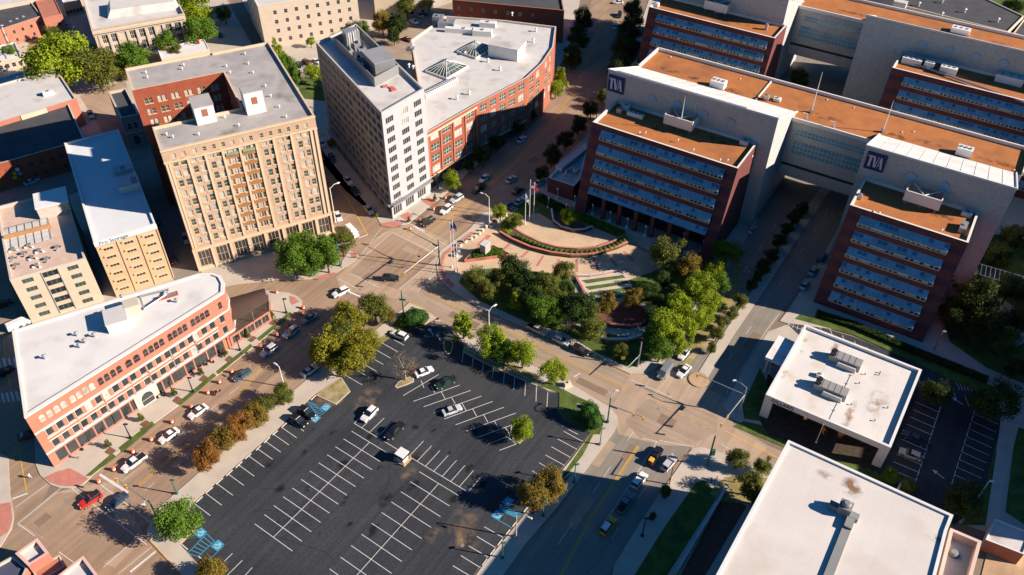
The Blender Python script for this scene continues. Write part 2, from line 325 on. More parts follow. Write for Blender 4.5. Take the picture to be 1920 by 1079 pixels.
plot('mulch', [(988, 958), (1050, 905), (1075, 885), (1040, 930), (1000, 965)], m_mulch)
plot(GR, [(1285, 700), (1260, 690), (1280, 680), (1300, 660), (1290, 640), (1345, 560), (1380, 500), (1395, 480), (1380, 560), (1310, 660)], m_grassdry, .02)
plot(GR, [(1060, 625), (1115, 660), (1180, 690), (1240, 665), (1280, 610), (1350, 500), (1330, 470), (1290, 480), (1250, 500), (1180, 525), (1195, 560), (1250, 600), (1220, 640), (1110, 620), (1075, 575), (1080, 520), (1040, 510), (960, 500), (905, 505), (870, 510), (860, 530), (900, 565), (990, 605)], m_grass, .02)
plot(GR, [(1320, 900), (1350, 930), (1340, 940), (1225, 1120), (1170, 1110), (1245, 990), (1305, 905)], m_grass)
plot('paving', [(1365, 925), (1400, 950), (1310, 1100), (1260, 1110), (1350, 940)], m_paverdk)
plot(GR, [(1375, 800), (1395, 790), (1440, 800), (1640, 880), (1760, 950), (1740, 960), (1600, 893), (1440, 826)], m_grass, .02, z=H - .08)
plot('mulch', [(1422, 785), (1440, 700), (1480, 740), (1640, 805), (1680, 850), (1640, 885), (1440, 815)], mat('dark_mulch', (.07, .05, .035), .95, .3, 1.0), .02, z=H - .08)  # dark sheet that paints in the shade beneath the low office roof
plot(GR, [(1425, 690), (1440, 720), (1425, 790), (1395, 785), (1392, 760)], m_grass, .02, z=H - .08)
plot(GR, [(1350, 940), (1330, 925), (1360, 895), (1400, 890), (1460, 900), (1440, 940), (1400, 945)], m_grassdry, .02)
plot(GR, [(1780, 640), (1768, 600), (1772, 560), (1800, 500), (1840, 440), (1900, 440), (2100, 520), (2100, 780), (1925, 722), (1850, 690)], m_grass, .02)
plot(GR, [(1500, 590), (1560, 600), (1690, 648), (1830, 710), (1905, 745), (1900, 760), (1830, 735), (1700, 672), (1600, 628), (1490, 598)], m_grass, .02)
plot('path', [(1835, 560), (1870, 600), (1875, 640), (1900, 655), (1925, 640), (1920, 590), (1880, 560)], m_walkw, .04)
plot(GR, [(1905, 800), (1885, 960), (1960, 1010), (2050, 850)], m_grass, .02, z=H - .08)
plot(GR, [(1855, 770), (1885, 790), (1865, 900), (1850, 985), (1800, 985), (1840, 940), (1880, 795)], m_grass, .045, z=H - .08)
plot('path', [(1880, 760), (1925, 775), (1910, 800), (1885, 900), (1872, 990), (1848, 985), (1858, 920), (1868, 850)], m_walkw, .05, z=H - .08)
plot('path', [(1860, 1000), (2050, 1080), (2000, 1200), (1830, 1120)], m_walk, .05, z=H - .08)
plot(GR, [(25, 160), (60, 70), (250, 90), (400, 130), (330, 160), (120, 140), (60, 180)], m_grassdry, .02)
plot(GR, [(555, 145), (600, 145), (612, 190), (565, 185)], m_grass, .02)
plot(GR, [(1690, -30), (1990, -30), (1990, 80), (1900, 60), (1800, 20)], m_grass, .02)
plot('parking_lot', [(1730, 700), (1850, 745), (1880, 790), (1840, 940), (1790, 985), (1690, 935), (1640, 880), (1700, 760)], m_lot, .03, z=H - .08)
plot('parking_lot', [(1475, 606), (1500, 603), (1600, 632), (1880, 745), (1850, 760), (1700, 700), (1500, 630)], m_lot, .026, z=H - .08)
plot('parking_lot', [(150, 180), (235, 150), (260, 250), (200, 260)], m_road3, .02)
plot('parking_lot', [(340, 250), (300, 300), (385, 530), (330, 535), (290, 420), (225, 250)], m_road4, .02)
plot('parking_lot', [(0, 290), (130, 280), (150, 360), (0, 400)], m_road4, .02)
plot('parking_lot', [(690, 60), (860, 0), (790, 100), (760, 130), (700, 110)], m_road3, .02)
plot('plaza', [(832, 480), (880, 437), (930, 415), (955, 395), (1050, 395), (1180, 440), (1260, 475), (1200, 520), (1075, 525), (1030, 512), (900, 500), (855, 515), (830, 512)], m_plaza, .014)
plot(GR, [(975, 405), (960, 385), (1010, 360), (1080, 395), (1170, 435), (1170, 450), (1110, 425), (1075, 420), (1040, 418), (1010, 400)], m_grass, .03)
plot(GR, [(985, 398), (945, 415), (937, 425), (945, 432), (970, 420)], m_grass, .035)
# sawn grass steps and white paths below the plaza
plot('path', [(1080, 516), (1172, 506), (1195, 560), (1110, 566), (1106, 560)], m_walkw, .045)
for q in ([(1090, 526), (1168, 516), (1173, 521), (1100, 532)], [(1096, 538), (1176, 527), (1180, 532), (1105, 544)], [(1102, 549), (1182, 538), (1186, 544), (1110, 555)], [(1108, 560), (1188, 550), (1190, 556), (1116, 565)]):
    plot(GR, q, m_grass, .055)
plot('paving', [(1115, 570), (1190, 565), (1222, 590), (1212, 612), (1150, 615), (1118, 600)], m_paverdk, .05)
# red paver kerb bands of the plaza and streets
for q in ([(822, 495), (830, 475), (884, 434), (888, 438), (836, 478), (829, 497), (834, 515), (853, 535), (846, 540), (825, 520)],
          [(914, 440), (921, 443), (900, 463), (893, 460)], [(955, 455), (959, 457), (942, 474), (937, 472)], [(989, 470), (993, 471), (980, 484), (974, 482)],
          [(1017, 479), (1021, 480), (1009, 500), (1004, 499)], [(1046, 485), (1050, 486), (1046, 508), (1041, 508)], [(1079, 487), (1083, 487), (1084, 510), (1079, 510)],
          [(1111, 485), (1115, 484), (1123, 506), (1118, 508)], [(1140, 481), (1144, 480), (1159, 498), (1154, 501)], [(1167, 472), (1171, 471), (1190, 487), (1185, 490)], [(1187, 459), (1190, 457), (1222, 475), (1216, 477)]):
    plot('paving', q, m_paver, .024)
# pavers on the corners
for q in ([(83, 896), (105, 885), (130, 878), (143, 884), (166, 898), (152, 909), (135, 912), (112, 911), (95, 905)],
          [(0, 945), (20, 942), (23, 975), (15, 998), (-20, 1020), (-20, 950)],
          [(543, 555), (553, 558), (561, 566), (548, 572), (544, 566)],
          [(712, 420), (735, 415), (757, 418), (748, 425), (732, 427), (716, 424)],
          [(588, 523), (607, 515), (625, 511), (632, 512), (618, 520), (598, 525)], [(657, 475), (667, 474), (670, 482), (661, 484)],
          [(750, 405), (765, 398), (775, 404), (765, 415)], [(790, 377), (803, 370), (820, 378), (808, 387)]):
    plot('paving', q, m_paver, .012)
# brick plot edges along the hotel, kerb side planting strips
for q in ([(160, 893), (210, 850), (218, 856), (171, 892)], [(222, 840), (270, 803), (278, 808), (230, 848)], [(262, 805), (285, 790), (291, 797), (270, 812)],
          [(331, 757), (400, 700), (406, 705), (338, 760)], [(405, 697), (470, 645), (474, 650), (410, 702)], [(482, 635), (543, 585), (548, 589), (487, 640)]):
    plot('planting_strip', q, m_grass, .02)
for q in ([(196, 848), (207, 838), (218, 845), (207, 854)], [(262, 796), (274, 788), (284, 794), (272, 803)], [(323, 752), (332, 743), (342, 748), (333, 758)], [(372, 713), (382, 703), (390, 708), (380, 716)], [(421, 675), (430, 667), (437, 671), (428, 680)], [(464, 638), (475, 630), (482, 634), (472, 642)], [(504, 607), (512, 598), (519, 603), (511, 610)]):
    plot('mulch', q, m_mulch, .024)
def sand(px, w_, h_, col=(.42, .27, .16), dens=.62, z=.055, name='sand_patch'):
    nm = name + '_%d' % int(dens * 100)
    if nm not in MATS:
        m = mat(nm, col, .95, .2, .6, fine=.2); n = m.node_tree; tc = n.nodes.new('ShaderNodeTexCoord'); ln = n.nodes.new('ShaderNodeVectorMath'); ln.operation = 'LENGTH'; n.links.new(tc.outputs['Object'], ln.inputs[0])
        r = n.nodes.new('ShaderNodeMapRange'); r.inputs[1].default_value = 1.0; r.inputs[2].default_value = .15; n.links.new(ln.outputs['Value'], r.inputs[0])
        g_ = n.nodes.new('ShaderNodeNewGeometry'); no = n.nodes.new('ShaderNodeTexNoise'); no.inputs['Scale'].default_value = .45; no.inputs['Detail'].default_value = 5; n.links.new(g_.outputs['Position'], no.inputs['Vector'])
        r2 = n.nodes.new('ShaderNodeMapRange'); r2.inputs[1].default_value = .42; r2.inputs[2].default_value = .70; n.links.new(no.outputs['Fac'], r2.inputs[0])
        mu = n.nodes.new('ShaderNodeMath'); mu.operation = 'MULTIPLY'; n.links.new(r.outputs[0], mu.inputs[0]); n.links.new(r2.outputs[0], mu.inputs[1]); m2 = n.nodes.new('ShaderNodeMath'); m2.operation = 'MULTIPLY'; m2.inputs[1].default_value = dens * 1.6; m2.use_clamp = True; n.links.new(mu.outputs[0], m2.inputs[0])
        n.links.new(m2.outputs[0], n.nodes['Principled BSDF'].inputs['Alpha'])
    p = at(*px, z); b = MB(); b.add([(-1, -1, 0), (1, -1, 0), (1, 1, 0), (-1, 1, 0)], [(0, 1, 2, 3)]); o = link(name, b.mesh(name, [MATS[nm]]), None, p, R57, (w_, h_, 1)); o['kind'] = 'structure'; return o
sand((872, 975), 5, 3.5, dens=.38); sand((868, 1008), 3.5, 4, dens=.5); sand((690, 748), 5, 3, dens=.5); sand((815, 1005), 2.2, 2.2, dens=.5); sand((622, 742), 5, 4, dens=.8); sand((770, 885), 5, 1.6, dens=.3)
_r = random.Random(3)
for i in range(26):
    px = (520 + i % 7 * 62 + _r.uniform(-20, 20), 800 + (i // 7) * 62 + _r.uniform(-18, 18)); s_ = _r.uniform(.5, 1.5); sand(px, s_ * 1.6, s_, (.012, .011, .011), .9, .0555 + i * .00003, 'oil_spot')
ck = MB()
for i in range(16):
    p = at(_r.uniform(470, 960), _r.uniform(760, 1060), .052); a = R57 + _r.choice((0, 1.57)) + _r.uniform(-.15, .15); pts = [p]
    for k in range(_r.randint(5, 14)): a += _r.uniform(-.35, .35); pts.append(pts[-1] + Vector((math.cos(a), math.sin(a), 0)) * _r.uniform(.8, 1.8))
    ck.strip(pts, .07, .0545)
ck.build('crack_sealing', mat('sealer', (.012, .012, .013), .5))['kind'] = 'structure'
m_pt = [mat('road_patch_dark', (.25, .175, .12), .9, .1, .4, fine=.08), mat('road_patch_pale', (.38, .29, .21), .9, .1, .4, fine=.08)]
for i, (x, y, w_, h_, a) in enumerate(((80, 975, 3, 2, .98), (215, 905, 5, 2, .98), (330, 850, 7, 2.6, .98), (420, 770, 5, 2, .98), (500, 705, 9, 2.4, .98), (580, 640, 4, 3, .98), (690, 520, 3, 2.4, .98), (770, 470, 5, 2, -.56), (860, 420, 5, 2.4, .95), (950, 350, 6, 2, .9), (1000, 300, 4, 2.4, .9), (780, 555, 7, 2, -.56), (870, 600, 9, 2.2, -.56), (985, 650, 6, 2.2, -.56), (1110, 725, 8, 2, -.56), (1130, 850, 8, 2.4, .98), (1180, 850, 5, 2, .98), (1090, 960, 9, 2, .98), (1250, 790, 4, 3, -.56), (1330, 640, 6, 2.4, .98), (1410, 640, 7, 2.4, .98), (1225, 725, 4, 2, .98), (455, 590, 4, 2, .5), (625, 430, 5, 2, -1), (605, 370, 6, 2, -1))):
    p = at(x, y, .046); b = MB(); b.box((p.x, p.y, .0), (w_, h_, .0445 + i * .00005), a); b.build('road_patch', m_pt[i % 2])['kind'] = 'structure'
# lot islands
def island(pts, mt=m_grassdry):
    P = ccw(pl(pts, .2)); b = MB(); b.prism(P, .03, .2, 0, 0); I = inset(P, .25); b.add([(p[0], p[1], .212) for p in I], [tuple(range(len(I)))], 1); b.build('kerbed_island', [m_kerb, mt])['kind'] = 'structure'
island([(592, 741), (640, 707), (657, 734), (630, 759)])
island([(740, 725), (746, 717), (757, 710), (776, 704), (776, 716), (762, 722), (744, 728)])
island([(831, 640), (838, 635), (848, 640), (850, 650), (846, 662), (838, 665), (832, 655)], m_grass)
island([(958, 800), (966, 797), (990, 800), (993, 808), (984, 822), (974, 832), (962, 826), (957, 812)], m_mulch)
island([(870, 650), (868, 660), (905, 680), (950, 700), (1010, 725), (1005, 718), (952, 690), (905, 668)], m_grassdry)
# concrete median nose
n_ = at(1310, 712, .2); b = MB(); b.lathe([(2.5, 0), (2.5, .1), (2.3, .14)], (n_.x, n_.y, H), 20); b.build('median', m_walk)['kind'] = 'structure'

# ================================================================ PAINTED MARKINGS
Z = .058
W, Y, B = MB(), MB(), MB()
def wl(a, b_, wd=.14, z=Z, m=None, dash=None): (W if m is None else m).strip([at(*a, z), at(*b_, z)], wd, z, 0, dash)
def row(c0, c1, n, half, one=None, wd=.13, extra=0):
    a, b_ = at(*c0, Z), at(*c1, Z); d = (b_ - a); n_ = Vector((-d.y, d.x)).normalized()
    W.strip([a, b_], wd, Z + .003)
    for i in range(n + 1):
        p = a + d * (i / n)
        q0 = Vector((p.x, p.y)) - n_ * (half if one != 'L' else 0); q1 = Vector((p.x, p.y)) + n_ * (half if one != 'R' else 0)
        W.strip([q0, q1], wd, Z)
row((512.5, 1007.75), (693, 829.5), 11, 5.5)
a_, b_ = at(670, 1078, Z), at(822.5, 907, Z); d_ = (b_ - a_) / 8.3
e_ = b_ - d_ * 13; row_n = 13
nn = Vector((-d_.y, d_.x)).normalized()
W.strip([e_, b_], .13, Z + .003)
for i in range(row_n + 1):
    p = e_ + d_ * i; W.strip([(p.x - nn.x * 5.4, p.y - nn.y * 5.4), (p.x + nn.x * 5.4, p.y + nn.y * 5.4)], .13, Z)
a_, b_ = at(664, 794, Z), at(877.5, 923, Z); W.strip([a_, b_], .13, Z + .003)
nn = Vector((-(b_ - a_).y, (b_ - a_).x)).normalized()
for i in range(15):
    if i in (5, 6): continue
    p = a_ + (b_ - a_) * (i / 14); W.strip([(p.x, p.y), (p.x + nn.x * 5.2, p.y + nn.y * 5.2)], .13, Z)
for a, b in (((756, 742), (822.5, 702.5)), ((775, 753), (862, 722.5)), ((794.5, 763), (882.5, 732.5)), ((814, 774), (903, 743)), ((833, 786), (924, 753)), ((854, 797), (945, 764)), ((873, 809), (967, 775)), ((894, 821), (988, 787)), ((915, 833), (1000, 800)), ((936.5, 845), (968, 833))): wl(a, b)
for a, b in (((789.5, 714), (795, 727.5)), ((808, 724), (816, 737.5)), ((827.5, 735), (834.5, 748)), ((847, 746), (854, 758)), ((866, 756), (874, 770)), ((886, 767), (894, 781)), ((907, 778), (914.5, 792)), ((927, 790), (935, 804)), ((947, 801), (956, 815)), ((950, 818), (968, 833))): wl(a, b, z=Z + .003)
for a, b in (((647.5, 704), (679, 722)), ((662, 691), (692.5, 708)), ((676, 679), (706, 697)), ((691, 668), (719, 684)), ((706, 657), (732.5, 672)), ((716, 643), (745.5, 660)), ((733, 634), (758, 648))): wl(a, b)
for a, b in (((870, 654.5), (866, 679.5)), ((888, 665), (885, 689.5)), ((907.5, 675), (904, 700)), ((926, 685), (923, 709)), ((946, 694.5), (944, 720)), ((965.5, 704), (963, 731)), ((986, 712.5), (984, 742.5)), ((1006, 725), (1005, 753)), ((1027, 736), (1025.5, 764))): wl(a, b)
for a, b in (((1057, 809), (1094, 829)), ((1046, 823.5), (1082, 843)), ((1034, 838), (1069.5, 858)), ((1023, 853.5), (1060, 874)), ((1011, 868), (1032.5, 881)), ((998, 883), (1011, 892)), ((1046, 795), (1084, 815)), ((908, 988), (943, 1008)), ((894, 1006), (929, 1027)), ((879, 1024), (915, 1045)), ((864, 1042), (901, 1065)), ((849, 1061), (886, 1083))): wl(a, b)
a_, b_ = at(363.75, 944, Z), at(541, 789, Z); c_, d_ = at(394.25, 967, Z), at(570, 809, Z)
tk = [0, .113, .224, .337, .445, .553, .645, .735, .825, .915, 1.0]
for t in tk: W.strip([a_.lerp(b_, t), c_.lerp(d_, t)], .13, Z)
for a, b in (((436, 1038), (407, 1066)), ((454.5, 1051), (426, 1079)), ((473, 1064.5), (450, 1090))): wl(a, b)
# blue bays
def bay(icon, ang, s=1.9):
    c = at(*icon, Z); u = Vector((math.cos(ang), math.sin(ang))); v = Vector((-u.y, u.x)); P2 = lambda x, y, z: (c.x + u.x * x + v.x * y, c.y + u.y * x + v.y * y, z)
    h = s / 2; B.quad(P2(-h, -h, Z), P2(h, -h, Z), P2(h, h, Z), P2(-h, h, Z))
    ring = [P2(-.1 + .5 * math.cos(t), -.12 + .5 * math.sin(t), 0) for t in [math.pi * .75 + k * math.pi * 1.45 / 8 for k in range(9)]]
    W.strip([(p[0], p[1]) for p in ring], .14, Z + .006)
    W.strip([P2(-.1, .65, 0)[:2], P2(-.05, .1, 0)[:2], P2(.4, .05, 0)[:2], P2(.6, -.4, 0)[:2]], .15, Z + .009)
for ic in ((611, 764), (591, 785), (376, 999.5), (408, 1023), (953, 940.5), (933, 966)): bay(ic, math.radians(57))
def hatch(q, n, wd=.13):
    P = [at(*p, Z) for p in q]
    for i in range(4): B.strip([P[i], P[(i + 1) % 4]], wd, Z)
    for i in range(n + 1):
        t = i / n; a = P[0].lerp(P[3], t); b_ = P[1].lerp(P[2], min(1, t + .0)); B.strip([a, b_], wd, Z + .004)
hatch([(576, 754), (587, 756), (608, 774), (597, 781)], 7)
hatch([(387, 1001), (402, 1015), (372, 1044), (352, 1038)], 6)
hatch([(941, 948), (978, 964), (971, 972), (935, 956)], 6)
wl((419, 1024), (386, 1056), m=B); wl((924, 970), (960, 990), m=B)
# wheel stops
ws = MB()
for a, b in (((355, 951.5), (361, 947)), ((367.5, 943), (380, 931.5)), ((386, 925), (399, 914)), ((405, 908.5), (418, 897)), ((424, 893), (436, 882)), ((442, 878), (454, 866)), ((459.5, 861), (471, 851)), ((480, 845), (489, 836)), ((495, 831), (506, 820)), ((511, 816), (521, 808)), ((583, 751), (592, 742)), ((528, 802), (538, 793)),
             ((341, 1021.5), (352, 1031)), ((372, 1044), (384, 1054)), ((390, 1059), (400, 1065)), ((982, 961), (989, 952)), ((961, 988), (967, 980)), ((947, 1005), (956, 994)), ((933, 1023), (942, 1012)), ((919, 1041), (928, 1030)), ((904, 1061), (913, 1049))):
    p, q = at(*a, .05), at(*b, .05); m_ = (p + q) / 2; d = q - p
    ws.box((m_.x, m_.y, .05), (d.length, .2, .13), math.atan2(d.y, d.x))
o = ws.build('wheel_stop', m_pwhite); tag(o, 'white concrete wheel stops along the edges of the dark parking lot', 'wheel stops', kind='stuff')
# streets
Z = .048
Y1 = [(-10, 1095), (120, 980)], [(256, 912), (300, 874), (395, 797), (480, 700), (560, 632)], [(585, 612), (640, 570)], [(802, 440), (870, 385), (960, 310), (1030, 232), (1075, 170), (1110, 90), (1135, 10)]
for ln in Y1[1:]:
    Y.strip([at(*p, Z) for p in ln], .14, Z); Y.strip([at(p[0] + 3, p[1] + 2, Z) for p in ln], .14, Z)
Y.strip([at(*p, Z) for p in ((792, 434), (865, 383), (955, 306))], .14, Z)
Y.strip([at(*p, Z) for p in ((612, 330), (650, 370), (690, 442))], .25, Z)
for dx in (0, 4): Y.strip([at(x + dx, y - dx * .5, Z) for x, y in ((795, 545), (850, 575), (960, 626), (1050, 672), (1172, 731))], .13, Z)
Y.strip([at(*p, Z) for p in ((1196, 836), (1160, 890), (1110, 965), (1051, 1079), (1030, 1130))], .22, Z)
Y.strip([at(*p, Z) for p in ((1199, 837), (1163, 891), (1113, 966), (1054, 1079))], .12, Z + .003)
Y.strip([at(*p, .1) for p in ((1360, 808), (1440, 850), (1475, 866))], .25, .052)
Y.strip([at(1230, 750, Z), at(1340, 800, Z)], .15, Z, 0, (1.2, 1.8)); Y.strip([at(1210, 745, Z), at(1325, 803, Z)], .15, Z, 0, (1.2, 1.8))
Y.strip([at(*p, Z) for p in ((33, 815), (40, 870), (50, 922))], .22, Z); Y.strip([at(*p, Z) for p in ((5, 620), (12, 690), (25, 760))], .22, Z)
for ln, ds in (([(1092, 845 - 20), (1060, 900)], None),):
    pass
W.strip([at(*p, Z) for p in ((1188, 809), (1125, 905), (1060, 1000), (1010, 1079))], .12, Z, 0, (3.2, 8.5))
W.strip([at(*p, Z) for p in ((1232, 828), (1190, 895), (1150, 955), (1124, 992))], .13, Z)
W.strip([at(*p, Z) for p in ((1262, 850), (1209, 915), (1160, 990), (1108, 1075))], .12, Z, 0, (3.2, 8.5))
W.strip([at(*p, Z) for p in ((1272, 690), (1320, 620), (1395, 510), (1470, 400))], .12, Z, 0, (3, 8.5))
W.strip([at(*p, Z) for p in ((1330, 730), (1400, 625), (1475, 515), (1560, 380))], .12, Z, 0, (3, 8.5))
W.strip([at(*p, Z) for p in ((1360, 740), (1440, 616), (1462, 588))], .12, Z)
W.strip([at(*p, Z) for p in ((230, 902), (330, 822), (430, 740), (540, 650))], .11, Z, 0, (3, 6))
W.strip([at(*p, Z) for p in ((272, 920), (350, 855))], .11, Z, 0, (2.5, 5))
W.strip([at(*p, Z) for p in ((905, 300), (980, 240), (1040, 180), (1080, 110))], .1, Z, 0, (2.5, 7)); W.strip([at(*p, Z) for p in ((860, 460), (930, 400), (1000, 340), (1070, 270))], .1, Z, 0, (2.5, 7))
W.strip([at(*p, Z) for p in ((815, 500), (900, 550), (1000, 596))], .12, Z)
# crossing lines: bottom-left, centre and right intersections
for a, b in (((28, 952), (88, 909)), ((33, 982), (117, 913)), ((135, 917), (276, 1022)), ((187, 908), (310, 1000)), ((33, 982), (66, 1006)), ((110, 1035), (140, 1056)), ((194, 1064), (260, 1007)), ((222, 1076), (284, 1026)),
             ((679, 475), (716, 427)), ((660, 500), (736, 436)), ((736, 437), (822, 478)), ((764, 419), (840, 462)), ((800, 536), (820, 484)), ((749, 543), (822, 482)), ((655, 512), (710, 539)), ((635, 523), (668, 541)), ((782, 548), (818, 512)),
             ((1205, 822), (1232, 828)), ((1182, 712), (1260, 745)), ((1352, 833), (1405, 865)), ((1236, 826), (1300, 838))): wl(a, b, .16)
for a, b, wd in (((187, 890), (240, 924), .6), ((244, 1073), (292, 1034), .5), ((23, 936), (52, 925), .4), ((766, 420), (796, 434), .5), ((653, 547), (683, 560), .6), ((672, 447), (690, 440), .4), ((1088, 700), (1076, 707), .3)): wl(a, b, wd)
for k in range(9): wl((-12 + k * 12 - 0, 735), (-8 + k * 12, 745), .0001)
for k in range(7): wl((-6 + k * 9, 738 + k * -1), (-1 + k * 9, 756 + k * -1), .55)
for k in range(6): wl((-4 + k * 10, 672), (1 + k * 10, 689), .5)
# arrows
def arrow(p, ang, s=1.0):
    c = at(*p, Z); u = Vector((math.cos(ang), math.sin(ang))); v = Vector((-u.y, u.x)); P2 = lambda x, y: (c.x + (u.x * x + v.x * y) * s, c.y + (u.y * x + v.y * y) * s, Z)
    W.quad(P2(-1.5, -.12), P2(.4, -.12), P2(.4, .12), P2(-1.5, .12)); W.add([P2(.4, -.55), P2(1.5, 0), P2(.4, .55)], [(0, 1, 2)])
Z = .06; arrow((808, 622), 2.1); arrow((822, 632), 2.0)
Z = .165; arrow((1759, 889), 2.2); arrow((1795, 752), 2.2)
ZL = .165
for i in range(10): wl((1717 - i * 5.2, 754 + i * 14.0), (1762 - i * 4.7, 774 + i * 14.1), .14, ZL)
wl((1764, 762), (1716, 905), .14, ZL + .003, None, (2.2, .5)); wl((1829, 765), (1782, 915), .14, ZL + .003, None, (2.2, .5))
for i in range(10): wl((1827 - i * 4.5, 776 + i * 14.4), (1872 - i * 4.4, 796 + i * 14.5), .14, ZL)
for i in range(8): wl((1480 + i * 8, 606 + i * 2.6), (1478 + i * 8, 612 + i * 3.0), .14, ZL)
wl((1476, 607), (1540, 634), .14, ZL); wl((1530, 604), (1540, 618), .14, ZL)
for i in range(12): wl((1556 + i * 23, 617 + i * 11.4), (1564 + i * 23, 637 + i * 11.4), .14, ZL)
for i in range(6): wl((1788 + i * 7, 708 + i * 2.6), (1800 + i * 5.5, 732 + i * .6), .12, ZL)
Z = .048
W.build('road_markings', m_pwhite)['kind'] = 'structure'; Y.build('road_markings', m_pyel)['kind'] = 'structure'; B.build('road_markings', m_pblue)['kind'] = 'structure'
# yellow kerbs
yk = MB()
for q in (((757, 578), (768, 567), (790, 576), (830, 604)), ((1118, 665), (1140, 682), (1182, 701)), ((277, 1010), (300, 1034), (350, 1088))):
    P = [at(*p, .17) for p in q]
    for a, b_ in zip(P[:-1], P[1:]):
        d = b_ - a; m_ = (a + b_) / 2; yk.box((m_.x, m_.y, .0), (d.length, .22, .175), math.atan2(d.y, d.x))
yk.build('kerb', m_kerby)['kind'] = 'structure'
mh = MB()
for p in ((201, 996), (124, 938), (117, 960), (244, 941), (867, 1023), (711, 441), (757, 463), (786, 481), (738, 502), (697, 505), (1253, 740), (1234, 767), (1249, 789), (1090, 945), (1111, 1019), (675, 543), (785, 481)):
    c = at(*p, .05); mh.lathe([(.42, 0), (.42, .008)], (c.x, c.y, .046), 14)
tag(mh.build('manhole_cover', m_mgrey), 'dark round manhole covers set in the roadways', 'manhole covers', kind='stuff')
# ================================================================ BUILDINGS
WIN = {}
def winmesh(w_, h_, style, gm, fm):
    """window seen from outside: local x along the wall, y outwards, z up, origin bottom centre"""
    key = (round(w_, 2), round(h_, 2), style, gm.name, fm.name)
    if key in WIN: return WIN[key]
    b = MB(); x = w_ / 2; d = -.16
    if style == 'arch':
        n = 8; r = x; zc = h_ - r; pts = [(-x, 0), (x, 0)] + [(r * math.cos(t), zc + r * math.sin(t)) for t in [math.pi * i / n for i in range(n + 1)]]
        b.add([(p[0], .012, p[1]) for p in pts], [tuple(range(len(pts)))[::-1]], 0)
        q = [(p[0] * 1.16, p[1] + (0 if p[1] <= 0 else .12)) for p in pts[2:]]
        for (a, c), (e, f) in zip(list(zip(pts[2:], q))[:-1], list(zip(pts[2:], q))[1:]):
            b.add([(a[0], .03, a[1]), (c[0], .03, c[1]), (f[0], .03, f[1]), (e[0], .03, e[1])], [(0, 1, 2, 3)], 1)
        b.box((0, .05, -.14), (w_ * 1.15, .16, .13), 0, 1); b.box((0, .03, h_ * .42), (w_, .04, .07), 0, 1)
    else:
        b.quad((x, d, 0), (-x, d, 0), (-x, d, h_), (x, d, h_), 0)
        t = .07
        for cx in (-x + t / 2, x - t / 2): b.box((cx, d + .04, 0), (t, .07, h_), 0, 1)
        for cz in (0, h_ - t): b.box((0, d + .045, cz), (w_, .07, t), 0, 1)
        if style in ('sash', 'sill'): b.box((0, d + .05, h_ * .48), (w_, .06, .08), 0, 1)
        if style == 'sash': b.box((0, .07, -.16), (w_ + .3, .22, .14), 0, 1)
        if style[0] == 'n':
            k = int(style[1])
            for i in range(1, k): b.box((-x + w_ * i / k, d + .05, 0), (.09, .07, h_), 0, 1)
            if len(style) > 2: b.box((0, d + .055, h_ * .5), (w_, .06, .07), 0, 1)
    WIN[key] = b.mesh('window', [gm, fm]); return WIN[key]
